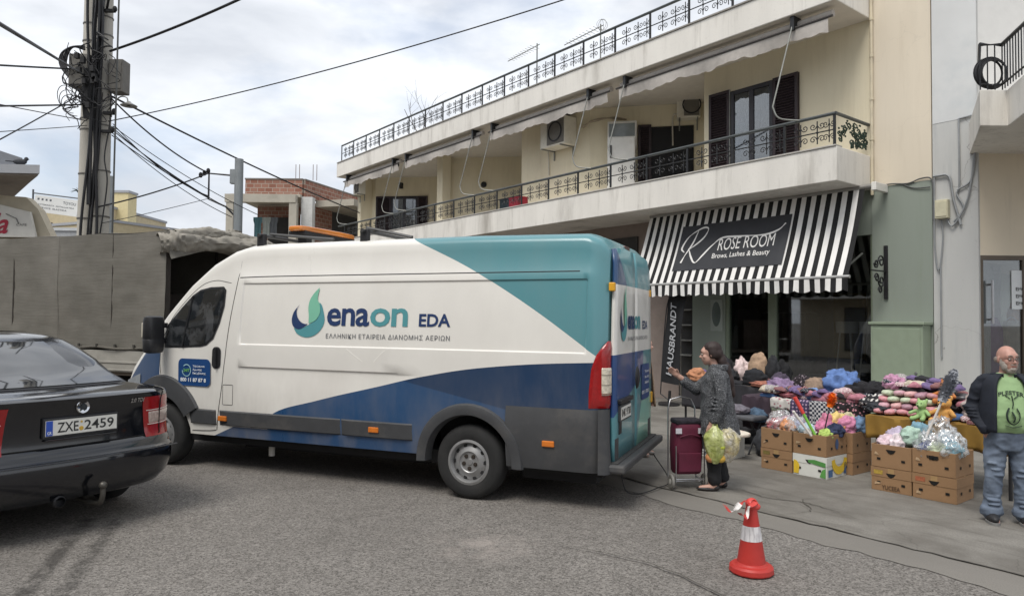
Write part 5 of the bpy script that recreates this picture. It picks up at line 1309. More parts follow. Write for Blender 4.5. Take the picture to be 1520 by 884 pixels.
# ---------------------------------------------------------------- things at the far left
lt = thing('filling_station_canopy', 'flat grey canopy roof jutting in at the left edge', 'canopy', (-11.4, 17, 0), 0)
gcan = mat('canopy_grey', srgb(0x9a9ca0), .6, var=.05)
b = B(); b.prism([(0, 0), (-5, -.4), (-5, 3.5), (-3.0, 3.4)], 5.16, 5.37); b.build('fascia', gcan, lt)
b = B(); b.prism([(-.06, .04), (-5, -.34), (-5, 3.4), (-3.0, 3.3)], 5.12, 5.16); b.build('underside', mat('canopy_under', srgb(0x8a8178), .8), lt)
b = B(); b.box(-5, -1.25, .3, 1.2, 5.37, 5.8); b.build('upper_fascia', gcan, lt, bevel=.01)
b = B(); b.cyl((-3.6, 2, 0), (-3.6, 2, 5.12), .18, n=12); b.build('support', gcan, lt)
t = thing('pigeon', 'dark pigeon sitting on the edge of the grey canopy roof', 'bird', (-11.95, 17.1, 5.37), R(20))
b = B(); b.sphere((0, 0, .09), (.15, .07, .075), 12, 8); b.sphere((.13, 0, .17), (.05, .042, .05), 10, 8); b.cyl((.10, 0, .11), (.13, 0, .16), .045, .035, 8); b.prism([(-.3, -.03), (-.1, -.05), (-.1, .05), (-.3, .03)], .08, .1)
b.cyl((.17, 0, .165), (.205, 0, .155), .012, .002, 6); b.cyl((.0, .025, 0), (.0, .025, .05), .008, n=5); b.cyl((0, -.025, 0), (0, -.025, .05), .008, n=5)
remeshed('body', b, mat('pigeon_grey', srgb(0x3b3d42), .8, var=.3, scale=20), t, .012, 2)
ks = thing('kiosk', 'white market kiosk with red script on its sign at the left edge', 'kiosk', (-12.0, 18, 0), 0)
kw = mat('kiosk_white', srgb(0xd6d3cb), .6, var=.04); kb = mat('kiosk_beige', srgb(0xc2b8a3), .8, var=.05)
b = B(); b.box(-4, -.1, .0, .8, 0, 3.7); b.build('wall', kb, ks)
b = B(); b.prism([(-4, 3.72), (-.03, 3.72), (-.2, 4.36), (-1.05, 4.56), (-4, 4.95)], 0, .08, 0, Matrix.Translation((0, -.06, 0)) @ Matrix.Rotation(R(90), 4, 'X')); sg = b.build('sign_board', kw, ks)
b = B(); b.prism([(-4.0, 3.7), (.28, 3.7), (-.1, 4.45), (-.42, 4.76), (-4, 5.0)], .03, .3, 0, Matrix.Rotation(R(90), 4, 'X') @ Matrix.Scale(-1, 4, (0, 0, 1))); b.build('roof', kb, ks)
V, Fc = text_mesh('Cola', 1, .02, .35); P = fit(V, -1.95, -.72, 3.80, 4.33); b = B(); b.add([(x, -.15, z) for x, z in P], Fc); b.build('lettering', mat('red_script', srgb(0xa8203a), .5), sg)
V, Fc = text_mesh('CAFE', 1, .0, 0); P = fit(V, -.52, -.26, 4.0, 4.06); b = B(); b.add([(x, -.15, z) for x, z in P], Fc); b.build('lettering', mat('grey_letter', srgb(0x6c6a68), .6), sg)
b = B(); b.tube(smooth_pts([(-.78, -.15, 4.3), (-.6, -.15, 4.22), (-.52, -.15, 4.18), (-.46, -.15, 4.05)], 6), .03, 6, flat=.3); b.build('bottle_print', mat('grey_letter', srgb(0x6c6a68)), sg)
bb = thing('billboard', 'white billboard with grey lettering on a roof frame', 'billboard', (-19.4, 30, 0), 0)
b = B(); b.box(-.92, .95, 0, .06, -.35, .35); bo = b.build('panel', mat('billboard_white', srgb(0xd3d3d0), .6, var=.03), bb, loc=(0, 0, 6.4), rot=(0, R(7), 0))
gl2 = mat('billboard_ink', srgb(0x55585d), .6)
for s_, x0, x1, z0, z1 in (('IIII', -.8, -.2, .16, .24), ('TOYOU', .3, .85, .1, .22), ('AYTOKINHTA  ANTALLAKTIKA', -.75, .8, -.05, .01), ('SERVICE  ELASTIKA', -.7, .5, -.19, -.12)):
    V, Fc = text_mesh(s_, 1, .01); P = fit(V, x0, x1, z0, z1); b = B(); b.add([(x, -.004, z) for x, z in P], Fc); b.build('lettering', gl2, bo)
for x in (-1.0, 1.0):
    b = B(); b.cyl((x, .05, 3), (x, .05, 7.0 - .1 * x), .04, n=6); b.build('post', gl2, bb)
b = B(); b.cyl((-1.0, .05, 6.95), (1.0, .05, 6.72), .03, n=6); b.build('top_bar', gl2, bb)
def block(nm, lab, x0, x1, y0, y1, h, m, roof=None, wins=()):
    t = thing(nm, lab, 'building', ((x0 + x1) / 2, y0, 0)); w_ = (x1 - x0) / 2
    b = B(); b.box(-w_, w_, 0, y1 - y0, 0, h); b.build('wall', m, t)
    b = B(); b.box(-w_ - .05, w_ + .05, -.05, y1 - y0 + .05, h, h + .12); b.build('roof', roof or gcan, t)
    for (a, z, ww, hh) in wins:
        b = B(); b.box(a - ww / 2, a + ww / 2, -.03, .02, z, z + hh); f_ = b.build('window', framem, t)
        b = B(); b.box(a - ww / 2 + .05, a + ww / 2 - .05, -.04, -.03, z + .05, z + hh - .05); b.build('pane', mat('far_pane', srgb(0x555a60), .1), f_)
    return t
yel = mat('yellow_plaster', srgb(0xcfc196), .85, var=.06); sand = mat('sandy_plaster', srgb(0xb9ab8c), .85, var=.08)
block('far_house', 'sandy flat building with a railing behind the billboard', -23.2, -19.6, 34, 40, 7.0, sand, None, ((-1, 5.5, .6, .7), (.6, 5.5, .6, .7)))
block('far_house', 'narrow yellow stair tower right of the twin poles', -20.0, -19.05, 35, 35.8, 7.85, yel)
lw = block('far_house', 'long low sandy building running off right of the poles', -3.3, 3.3, 0, 5, 6.0, sand, None, ((-1.6, 4.6, .8, .8), (.6, 4.6, .8, .8))); lw.location = (-16.8, 35, 0); lw.rotation_euler = (0, 0, R(65))
sh_ = block('metal_shed', 'grey tin shed roof under the billboard', -18.9, -16.8, 28, 31, 5.1, mat('shed_grey', srgb(0x9a9c9e), .6), mat('tin_roof', srgb(0xb9bcbe), .5))
t = thing('roof_ornament', 'dark spiky plant standing on the roof behind the billboard', 'plant', (-21.1, 34.5, 7.12)); 
b = B(); b.cyl((0, 0, 0), (0, 0, .5), .12, .1, 8); b.build('pot', mat('pot_green', srgb(0x8c9a62), .8), t)
b = B()
for i in range(14):
    a = i * 2.4; b.tube([(0, 0, .5), (.2 * math.cos(a), .2 * math.sin(a), .75), (.42 * math.cos(a), .42 * math.sin(a), .7 + .1 * math.sin(i))], lambda q: .035 * (1 - q * .8), 4)
tag(b.build('leaves', mat('dark_leaf', (.03, .04, .03), .8), t), kind='stuff')
t = thing('steel_mast', 'thin grey mast beside the yellow stair tower', 'mast', (-11.38, 20, 0)); b = B(); b.cyl((0, 0, 0), (0, 0, 5.7), .09, n=10); b.build('shaft', MATS['post_grey'], t)
# distant row of low buildings closing the street
for i, (x, w_, h, c_) in enumerate(((-60, 16, 7, 0xb7aa98), (-44, 12, 8.5, 0xc2bbae), (-31, 11, 6.2, 0xa89f92), (6, 14, 7, 0xb9b0a2), (22, 16, 8, 0xc4bba9))):
    block('far_house', ['wide beige building far off at the left edge', 'taller pale building far down the street', 'low brownish building far behind the billboard', 'beige building hidden far behind the balconies', 'pale building far behind the right hand wall'][i], x - w_ / 2, x + w_ / 2, 62, 74, h, mat('far_%d' % i, srgb(c_), .9), None, [(-w_ / 3 + j * w_ / 5, 3.6, 1.2, 1.4) for j in range(4)])
# bare tree behind the roof
tr = thing('bare_tree', 'leafless tree whose twigs show above the roof railing', 'tree', (-5.75, 40, 0)); tr.scale = (.95, .95, .80)
b = B(); tw = B(); rt = random.Random(4)
def branch(p, d, L, r, lv):
    q = [p]; dd = Vector(d)
    for i in range(4):
        dd = (dd + Vector((rt.uniform(-.16, .16), rt.uniform(-.16, .16), rt.uniform(-.05, .12)))).normalized(); q.append(q[-1] + dd * L / 4)
    (b if lv < 2 else tw).tube(q, lambda t: r * (1 - .55 * t), 5)
    if lv < 5:
        for i in range(3 if lv < 3 else 2):
            a = rt.uniform(0, 6.28); sp_ = rt.uniform(.35, .75)
            branch(q[rt.choice([2, 3, 4])], (dd + Vector((math.cos(a) * sp_, math.sin(a) * sp_, .15))).normalized(), L * rt.uniform(.6, .78), r * .5, lv + 1)
branch(Vector((0, 0, 0)), Vector((0, 0, 1)), 7.0, .26, 0)
bark = mat('grey_bark', srgb(0x5a5149), .9)
b.build('trunk', bark, tr, smooth=60); tag(tw.build('crown', bark, tr), kind='stuff')
# ---------------------------------------------------------------- fixtures on the salon front
t = thing('meter_cabinet', 'tall sage green metal cabinet standing against the salon wall', 'cabinet', BO, BRZ)
b = B(); b.box(-.94, -.12, .03, .34, .0, 1.72); b.build('body', mat('cabinet_green', srgb(0x899581), .55, var=.05, dirt=srgb(0x7d8a74), dirt_amt=.5), t, bevel=.01)
b = B(); b.box(-.97, -.09, .02, .37, 1.72, 1.77); b.build('lid', MATS['cabinet_green'], t, bevel=.01)
b = B(); b.box(-.90, -.16, .34, .352, .1, 1.66); d_ = b.build('door', MATS['cabinet_green'], t, bevel=.006)
b = B(); b.cyl((-.84, .352, .95), (-.84, .37, .95), .02, n=10); b.build('lock', steel, d_)
t = thing('sign_bracket', 'black wrought iron bracket on the sage green wall', 'bracket', BO, BRZ)
b = B(); b.box(-.27, -.21, .013, .045, 2.15, 3.06); b.build('back_plate', blackp, t)
b = B(); b.cyl((-.24, .04, 2.62), (-.24, .55, 2.62), .014, n=6)
for cy_, cz_, r_, s_ in ((.2, 2.78, .11, 1), (.38, 2.74, .08, -1), (.2, 2.45, .11, -1), (.36, 2.5, .08, 1), (.24, 2.3, .07, 1)):
    b.tube([(-.24, cy_ + r_ * (1 - .75 * q / 14) * math.cos(q * .6 * s_), cz_ + r_ * (1 - .75 * q / 14) * math.sin(q * .6 * s_)) for q in range(15)], .014, 5)
b.build('scrollwork', iron, t)
# ---------------------------------------------------------------- grey-blue party wall and its wiring
pw_ = thing('party_wall', 'narrow tall grey blue wall between the cream house and the shop', 'wall', BO, BRZ)
b = B(); b.prism([(-.985, .025), (-1.63, .025), (-1.60, -1.0), (-.985, -1.0)], 0, 11); b.build('plaster', greyblue, pw_)
b = B(); b.prism([(-.99, .03), (-1.628, .03), (-1.628, .0255), (-.99, .0255)], 4.98, 11); b.build('upper_coat', mat('pale_blue_coat', srgb(0xcfd0cf), .85, var=.05, scale=1.5, bump=.15, dirt=srgb(0xa9b2b7), dirt_amt=.5), pw_)
t = thing('meter_box', 'small cream junction box with loose cables on the grey blue wall', 'box', BO, BRZ)
b = B(); b.box(-1.24, -1.05, .03, .14, 3.42, 3.72); b.build('housing', mat('box_cream', srgb(0xc3bea4), .6, var=.08, dirt=srgb(0x8d8873), dirt_amt=.5), t, bevel=.01)
b = B(); b.box(-1.225, -1.065, .14, .15, 3.45, 3.69); b.build('lid', MATS['box_cream'], t, bevel=.005)
cabm = mat('grey_conduit', srgb(0x8f9294), .6, var=.1)
for i, (pts, r_) in enumerate((([(-1.0, .05, 4.12), (-1.08, .06, 4.12), (-1.24, .06, 4.08), (-1.3, .06, 3.7), (-1.4, .06, 3.3)], .02), ([(-1.38, .05, 4.98), (-1.38, .05, 3.95), (-1.34, .05, 3.8), (-1.44, .06, 3.55), (-1.3, .07, 3.35)], .014), ([(-1.62, .05, 4.5), (-1.55, .05, 4.0), (-1.35, .06, 3.85)], .014), ([(-1.6, .05, 4.4), (-1.5, .06, 3.7), (-1.3, .07, 3.3), (-1.2, .06, 3.4)], .014),
        ([(-1.02, .06, 4.1), (-1.02, .06, 3.0), (-1.08, .06, 2.6), (-1.14, .06, 3.1), (-1.12, .06, 3.4)], .012), ([(-1.1, .05, 2.65), (-1.1, .05, 1.2)], .012), ([(-1.38, .05, 4.98), (-1.6, .05, 5.0)], .014))):
    b = B(); b.tube(smooth_pts(pts, 6), r_, 6); b.build('cable', cabm, t, smooth=60)
t = thing('wall_cable', 'thin dark cable running along the top of the sage green paint', 'cable', BO, BRZ)
b = B(); b.tube(smooth_pts([(-.02, .03, 4.06), (-.3, .03, 4.10), (-.6, .03, 4.07), (-.8, .03, 4.12), (-.96, .04, 4.1), (-1.0, .06, 3.9), (-1.0, .06, 3.4)], 6), .012, 5); b.tube(smooth_pts([(-.5, .03, 4.08), (-.7, .03, 3.98), (-.95, .04, 3.96)], 6), .01, 5)
b.build('strand', mat('cable_grey', srgb(0x4b4d4d), .6), t)
# ---------------------------------------------------------------- neighbouring shop at the right edge
nb = thing('neighbour_shop', 'beige shop building with glass front and balcony at the right edge', 'building', (7.26, 11.0, 0))
b = B(); b.box(0, 3.2, 0, .2, 2.81, 4.40); b.build('wall', beige, nb)
b = B(); b.box(0, 3.2, .0, .2, 4.9, 11); b.build('upper_wall', mat('pale_grey_wall', srgb(0xcfcecb), .85, var=.04), nb)
b = B(); b.prism([(0, 0.25), (-1.0, -1.55), (-.63, -1.55), (-1.06, -2.8), (3.0, -2.8), (3.0, 0.25)], 4.40, 4.89); b.build('balcony', whitep, nb, bevel=.01)
b = B(); b.box(0, 3.2, 0, .08, 2.74, 2.81); b.box(0, .05, 0, .08, 0, 2.74); b.box(.66, .72, 0, .08, 0, 2.74); b.build('shop_frame', mat('bronze_frame', srgb(0x5c5247), .5, .2), nb)
b = B(); b.box(.05, .66, .03, .04, .05, 2.74); gd = b.build('glass_door', paned, nb); b = B(); b.box(.72, 3.2, .03, .04, .05, 2.74); gp_ = b.build('shop_pane', paned, nb)
b = B(); b.cyl((.15, -.06, 1.75), (.15, -.06, 2.42), .018, n=8); b.box(.13, .17, -.06, .03, 1.8, 1.83); b.box(.13, .17, -.06, .03, 2.34, 2.37); b.build('pull_handle', steel, gd)
b = B(); b.box(.50, .95, .015, .025, 1.98, 2.58); nt = b.build('notice', mat('notice_paper', srgb(0xd9dcdd), .6, var=.02), nb)
for z_ in (2.26, 2.15, 2.04):
    V, Fc = text_mesh('ΕΝΟΙΚΙΑΣΗ', 1, .04); P = fit(V, .56, .92, z_, z_ + .06); b = B(); b.add([(x, .013, z) for x, z in P], Fc); b.build('lettering', pb, nt)
b = B(); b.box(0, 3.2, 2.9, 3.0, 0, 2.81); b.build('back_wall', mat('shop_back', srgb(0x8c8378), .8), nb)
b = B(); b.box(0, 3.2, .1, 2.9, 0, .03); b.build('shop_floor', MATS['shop_floor'], nb)
b = B(); b.box(0, 3.2, .1, 2.9, 2.7, 2.75); b.build('shop_ceiling', soff, nb)
rl = thing('x', None, None); rl.name = 'balcony_railing'; rl.parent = nb
P = [(-.96, -1.5), (-.66, -1.5), (-1.0, -2.7), (2.5, -2.72)]
for z_, r_ in ((5.52, .03), (4.98, .015)):
    b = B(); b.tube([(x, y, z_) for x, y in P], r_, 6); b.build('rail', iron, rl)
b = B(); b.tube([(-.96, -1.5, 5.52), (0.0, .0, 5.52)], .02, 6); b.build('rail', iron, rl)
bar = B().cyl((0, 0, 4.9), (0, 0, 5.52), .009, n=5).mesh('baluster', iron)
for (xa, ya), (xb, yb) in zip(P, P[1:]):
    L = math.hypot(xb - xa, yb - ya); m_ = int(L / .085)
    for i in range(m_ + 1): link('baluster', bar, rl, (lerp(xa, xb, i / max(1, m_)), lerp(ya, yb, i / max(1, m_)), 0))
t = thing('coiled_hose', 'coil of black hose hung on the balcony railing at the right edge', 'hose', (6.50, 9.57, 5.14))
for i in range(7):
    b = B(); r_ = .17 + .012 * (i % 4); b.tube([(r_ * math.cos(a) + .01 * math.sin(i), .02 * i - .06, r_ * 1.05 * math.sin(a) + .006 * i) for a in [2 * math.pi * q / 28 for q in range(29)]], .012, 5); b.build('loop', wire, t, smooth=60)
def garment(x, y, z, w_, h_, c_, lb):
    t = thing('hung_garment', lb, 'garment', (x, y, z), 0, 'garments in the right hand shop')
    b = B()
    def f_(i, j):
        a = 2 * math.pi * i; sh_ = (.55 + .45 * min(1, (1 - j) * 6)) if j > .8 else 1
        return (w_ / 2 * math.cos(a) * sh_, .07 * math.sin(a) + .02 * math.sin(a * 6), lerp(0, h_, j))
    b.grid(f_, 24, 10); b.build('cloth', mat('garment_%x' % c_, srgb(c_), .9, var=.15, scale=9), t, smooth=60)
    b = B(); b.tube(smooth_pts([(-w_ * .3, 0, h_ - .03), (0, 0, h_ + .06), (w_ * .3, 0, h_ - .03)], 5), .008, 5); b.build('hanger', steel, t)
garment(7.62, 11.35, .85, .42, 1.0, 0x8d6f92, 'mauve garment hanging behind the shop glass, leftmost one')
garment(8.05, 11.45, .95, .40, .85, 0xb9b1a4, 'pale grey garment hanging behind the shop glass beside the mauve one')
garment(8.35, 11.7, 1.2, .40, .9, 0xa37f68, 'tan patterned garment behind the white notice')
garment(7.75, 12.1, 1.3, .5, 1.2, 0x4c5870, 'dark blue garment deep inside the right hand shop')
garment(8.7, 12.0, .9, .5, 1.2, 0x9a5d52, 'rust red garment deep inside the right hand shop')

# ---------------------------------------------------------------- seen through the salon glass
def inshop(nm, lb, cat, u, w): return thing(nm, lb, cat, F(u, w, .05), BRZ)
pal = mat('pale_furniture', srgb(0xd5d3cc), .6, var=.05); navyf = mat('navy_upholstery', srgb(0x2f3d57), .8)
for i, (u, w) in enumerate(((.95, -1.0), (.45, -.9))):
    t = inshop('plant_stand', ['white tub on splayed legs inside the salon, nearer the mullion', 'white tub on splayed legs inside the salon, nearer the cabinet'][i], 'stand', u, w)
    b = B(); b.lathe([(0, 1.5), (.19, 1.5), (.2, 1.72), (.18, 1.72), (.17, 1.55)], 18); b.build('tub', pal, t, smooth=40)
    for q in range(3):
        a = 2 * math.pi * q / 3 + .4; b = B(); b.cyl((.26 * math.cos(a), .26 * math.sin(a), 0), (.12 * math.cos(a), .12 * math.sin(a), 1.5), .015, n=6); b.build('leg', pal, t)
t = inshop('vanity_table', 'pale vanity table with an arched mirror inside the salon', 'table', .45, -1.5)
b = B(); b.box(-.5, .5, -.2, .2, .74, .9); b.build('top', pal, t, bevel=.01)
for x in (-.45, .45):
    for y in (-.16, .16): b = B(); b.box(x - .02, x + .02, y - .02, y + .02, 0, .74); b.build('leg', pal, t)
b = B(); b.tube([(.3 * math.cos(a), -.15, 1.6 + (.5 if math.sin(a) > 0 else .68) * math.sin(a)) for a in [2 * math.pi * q / 40 for q in range(41)]], .02, 6); b.build('mirror_frame', pal, t)
b = B(); b.box(-.28, .28, -.16, -.155, .95, 2.05); b.build('mirror', mat('mirror', (.6, .62, .62), .04, 1.0), t)
t = inshop('armchair', 'navy armchair inside the salon behind the big window', 'chair', 1.25, -1.2)
b = B(); b.box(-.38, .38, -.35, .4, .22, .48); b.build('seat', navyf, t, bevel=.05); b = B(); b.box(-.38, .38, -.45, -.28, .4, .98); b.build('backrest', navyf, t, bevel=.05)
for s_ in (1, -1): b = B(); b.box(s_ * .42 - .07, s_ * .42 + .07, -.4, .4, .2, .66); b.build('armrest', navyf, t, bevel=.04)
for x in (-.35, .35):
    for y in (-.35, .35): b = B(); b.cyl((x, y, 0), (x, y, .22), .02, n=6); b.build('leg', blackp, t)
t = inshop('ottoman', 'round dusky pink ottoman inside the salon near the cabinet', 'stool', .35, -.7)
b = B(); b.lathe([(0, 0), (.26, .0), (.29, .06), (.29, .36), (.25, .42), (0, .44)], 22); b.build('cushion', mat('dusky_pink', srgb(0x9a7f7b), .85), t, smooth=40)
t = inshop('hung_coats', 'dark coats hanging on a rail inside the salon doorway', 'coats', 2.5, -1.6)
b = B(); b.cyl((-.6, 0, 1.9), (.6, 0, 1.9), .015, n=6); b.build('rail', steel, t)
for i in range(5):
    b = B(); x = -.5 + i * .25; b.grid(lambda a, c_: (x + .09 * math.cos(2 * math.pi * a), .22 * math.sin(2 * math.pi * a), lerp(.9, 1.88, c_)), 14, 6); b.build('coat', mat('coat_%d' % i, srgb((0x23262c, 0x3a3f4a, 0x2c2622, 0x1f2b33, 0x40403e)[i]), .9), t)
t = inshop('wall_panel', 'warm ochre panel on the salon back wall', 'panel', 2.6, -4.5)
b = B(); b.box(-.4, .4, 0, .05, .4, 2.4); b.build('board', mat('ochre_board', srgb(0xa08c5c), .7), t); b = B(); b.box(-.42, -.4, .05, .08, .4, 2.4); b.build('edge_strip', pal, t)

# ---------------------------------------------------------------- feather banner
t = thing('feather_banner', 'black feather banner with white slanted lettering under the awning', 'banner', F(3.78, .80, .012), BRZ)
b = B(); b.lathe([(0, .0), (.22, .0), (.22, .04), (.03, .06), (.03, .3), (0, .3)], 16); b.build('base', blackp, t)
b = B(); b.tube(smooth_pts([(.24, 0, .2), (.25, 0, 1.3), (.22, 0, 2.1), (.05, 0, 2.42)], 6), .012, 6); b.cyl((.24, 0, .2), (0, 0, .1), .012); b.build('pole', blackp, t)
b = B(); b.grid(lambda i, j: (lerp(.24 - .10 * max(0, j - .6), -.22 + .04 * math.sin(j * 4), i), .02 * math.sin(j * 7 + i * 3), lerp(.45, 2.38, j)), 8, 24); bf = b.build('sail', mat('banner_black', srgb(0x17181b), .8, var=.1), t, smooth=60)
V, Fc = text_mesh('HAUSBRANDT', 1, .015, .15); P = fit(V, .62, 2.12, -.075, .075); b = B(); b.add([(.02 + y_, .035 + .02 * math.sin(((z - .45) / 1.93) * 7 + 1.4), z) for z, y_ in P], Fc); b.build('lettering', mat('banner_grey_print', srgb(0xa9abae), .8), bf); t.rotation_euler = (0, R(-5), BRZ)
# ---------------------------------------------------------------- market stall on the pavement
card = mat('brown_cardboard', srgb(0x937353), .85, var=.08, scale=5, dirt=srgb(0x7d5e42), dirt_amt=.35)
cardi = mat('cardboard_inside', srgb(0x7a5b3f), .9)
hole = mat('hole_shadow', (.008, .007, .006), .95)
bprint = mat('box_print', srgb(0x4a3524), .8)
PV = .012
def carton(u, w, z, lab, label_txt=None, m=card, open_top=False, mark=None, sx=.395, sy=.44, sz=.235, rz=0):
    t = thing('cardboard_box', lab, 'box', F(u, w, PV + z), BRZ + R(rz + rnd.uniform(-.9, .9)), 'cardboard boxes in front of the stall')
    b = B(); k_ = .008; x, y = sx / 2, sy / 2
    b.box(-x, x, y - k_, y, 0, sz); b.box(-x, x, -y, -y + k_, 0, sz); b.box(-x, -x + k_, -y + k_, y - k_, 0, sz); b.box(x - k_, x, -y + k_, y - k_, 0, sz)
    b.box(-x + k_, x - k_, -y + k_, y - k_, 0.002, .012 if open_top else sz - .004)
    o_ = b.build('carton', m, t, bevel=.004)
    if not open_top:
        b = B(); b.box(-x - .004, x + .004, y + .0005, y + .004, sz * .62, sz + .002); b.box(-x - .004, -x - .0005, -y, y, sz * .62, sz + .002); b.box(-x - .004, x + .004, -y, y + .004, sz + .0025, sz + .005); b.build('lid', m, t)
    f_ = lambda px, pz, off=.006: (-px, y + off, pz)     # px to the reader's right on the street face
    s_ = lambda py, pz, off=.006: (-x - off, py, pz)
    b = B()
    b.add([f_(-.05, sz * .80), f_(.05, sz * .80), f_(.025, sz * .66), f_(.0, sz * .62), f_(-.025, sz * .66)], [(0, 1, 2, 3, 4)])
    b.build('hand_hole', hole, t)
    for px in (-.12, .12):
        b = B(); b.add([f_(px - .018, sz * .32), f_(px + .018, sz * .32), f_(px + .018, sz * .42), f_(px - .018, sz * .42)], [(0, 1, 2, 3)]); b.build('vent_hole', hole, t)
    for py in (-.11, .11):
        b = B(); b.add([s_(py - .015, sz * .32), s_(py + .015, sz * .32), s_(py + .015, sz * .44), s_(py - .015, sz * .44)], [(0, 1, 2, 3)]); b.build('vent_hole', hole, t)
    if not open_top and m is card:
        b = B(); b.box(-x - .0055, x + .0055, -.025, .025, sz + .0055, sz + .0065); b.box(-.03, .03, y + .0045, y + .0055, sz - .07, sz); b.build('packing_tape', mat('tan_tape', srgb(0xa5875e), .3, var=.1), t)
    b = B(); k2 = rnd.uniform(.3, .7)
    b.add([f_(-x * .9 + .02, sz * k2, .0062), f_(-x * .9 + .06 * rnd.random() + .03, sz * k2 - .006, .0062), f_(-x * .85 + .05, sz * k2 - .04 * rnd.random(), .0062), f_(-x * .9 + .015, sz * k2 - .03, .0062)], [(0, 1, 2, 3)]); b.build('scuff', mat('torn_card', srgb(0xb59a7a), .95, var=.2, scale=60), t)
    if label_txt:
        V, Fc = text_mesh(label_txt, 1, .01); P = fit(V, -.09, .09, .02, .065); b = B(); b.add([f_(px, pz, .0065) for px, pz in P], Fc); b.build('lettering', bprint, t)
    if mark:
        b = B(); b.add([f_(-.17, sz * .72, .0063), f_(-.08, sz * .72, .0063), f_(-.08, sz * .9, .0063), f_(-.17, sz * .9, .0063)], [(0, 1, 2, 3)]); b.build('printed_panel', mat(mark[0], srgb(mark[1]), .8, var=.3, scale=60), t)
    return t
carton(-1.115, 4.61, 0, 'closed brown box, bottom left of the row beside the white banana box', None, mark=('print_olive', 0x6f6232))
carton(-1.115, 4.61, .243, 'open brown box of bagged pink toys, top left of the row', None, open_top=True)
wb = carton(-1.535, 4.62, 0, 'white banana box printed with green and yellow fruit', None, m=mat('white_card', srgb(0xd3d3cc), .75, var=.05))
x, y = .1975, .22
def patch(parent, pts, col, nm, side_=False, off=.0068):
    b = B(); b.add([((-x - off, py, pz) if side_ else (-py, y + off, pz)) for py, pz in pts], [tuple(range(len(pts)))]); return b.build(nm, mat('print_%06x' % col, srgb(col), .7, var=.1), parent)
patch(wb, [(-.19, .02), (-.13, .02), (-.12, .12), (-.15, .16), (-.19, .17)], 0xd9b52f, 'yellow_print'); patch(wb, [(-.01, .16), (.19, .13), (.19, .18), (.06, .2), (-.02, .19)], 0x4f8a45, 'green_print'); patch(wb, [(.12, .02), (.19, .01), (.19, .12), (.15, .1)], 0x5c9a4c, 'green_print')
ban = [(-.05 + .17 * math.cos(a) * 1.0, .20 + .17 * math.sin(a)) for a in [math.pi * (1 + q / 12) for q in range(13)]] + [(-.05 + .10 * math.cos(a), .21 + .09 * math.sin(a)) for a in [math.pi * (2 - q / 12) for q in range(13)]]
patch(wb, ban, 0xe0bd33, 'banana_print', True); patch(wb, [(.10, .02), (.19, .02), (.19, .1), (.10, .1)], 0x4a6a94, 'blue_print', True); patch(wb, [(-.20, .02), (-.15, .03), (-.16, .15), (-.2, .16)], 0x3e5a86, 'blue_print', True)
wt_ = carton(-1.535, 4.62, .243, 'open brown box with a blue oval mark, on top of the white banana box', None, open_top=True)
patch(wt_, [(.0 + .035 * math.cos(a), .13 + .06 * math.sin(a)) for a in [2 * math.pi * q / 18 for q in range(18)]], 0x44597e, 'blue_oval', True)
carton(-1.60, 4.16, 0, 'closed brown box at the bottom behind the white banana box', None)
carton(-1.60, 4.16, .243, 'open brown box of yellow and pink goods behind the white banana box', None, open_top=True)
carton(-2.42, 4.63, 0, 'closed brown box with a handwritten name, bottom left of the right stack', 'YUCEEA', mark=('print_gold', 0xa58a3a))
carton(-2.42, 4.63, .243, 'open brown box holding pink packs, top left of the right stack', None, open_top=True)
carton(-2.832, 4.64, 0, 'closed brown box with red print, bottom right of the right stack', None, mark=('print_red', 0x9c5a3d), sz=.24)
tb = carton(-2.832, 4.64, .248, 'open brown box of clear plastic bags, top right of the right stack', None, open_top=True)
V, Fc = text_mesh('ЧЯD', 1, .05); P = fit(V, -.06, .05, .15, .19); b = B(); b.add([(-px, y + .0065, pz) for px, pz in P], Fc); b.build('lettering', hole, tb)
# white carton and oval board
t = thing('white_carton', 'white carton with a black picture panel under the oval board', 'box', F(-.12, 4.62, PV), BRZ)
b = B(); b.box(-.3, .2, -.2, .2, 0, .27); b.build('carton', MATS['white_card'], t, bevel=.005)
b = B(); b.box(-.25, .1, .2005, .204, .10, .25); b.build('picture_panel', mat('panel_black', (.02, .02, .022), .5), t)
V, Fc = text_mesh('CITEUS', 1, .02); P = fit(V, -.1, .25, .03, .07); b = B(); b.add([(-px, .2045, pz) for px, pz in P], Fc); b.build('lettering', gl2, t)
t = thing('oval_board', 'pale oval board with faint pink flowers lying flat on the white carton', 'board', F(-.22, 4.66, PV + .30), BRZ)
k = N('flowered_cloth'); o = k.obj(); v = k.n('ShaderNodeTexVoronoi', {'Vector': o, 'Scale': 9.0}).outputs['Distance']
k.set('Base Color', k.mix(k.ramp(v, [(.18, 1), (.32, 0)]), srgb(0xd8cfc0), srgb(0xb98079))); k.set('Roughness', .9)
b = B(); P = [(.42 * math.cos(a), .22 * math.sin(a)) for a in [2 * math.pi * q / 32 for q in range(32)]]; b.prism(P, 0, .045); b.build('top', MATS['flowered_cloth'], t, bevel=.015)
t = thing('grey_stool', 'low dark grey folding seat behind the oval board', 'stool', F(-.05, 4.1, PV), BRZ)
b = B(); b.box(-.4, .4, -.18, .18, .44, .5); b.build('seat', mat('seat_grey', srgb(0x55565a), .7), t, bevel=.02)
for x_ in (-.34, .34):
    b = B(); b.cyl((x_, -.15, 0), (x_, .15, .44), .013, n=6); b.build('leg', blackp, t); b = B(); b.cyl((x_ + .03, .15, 0), (x_ + .03, -.15, .44), .013, n=6); b.build('leg', blackp, t)
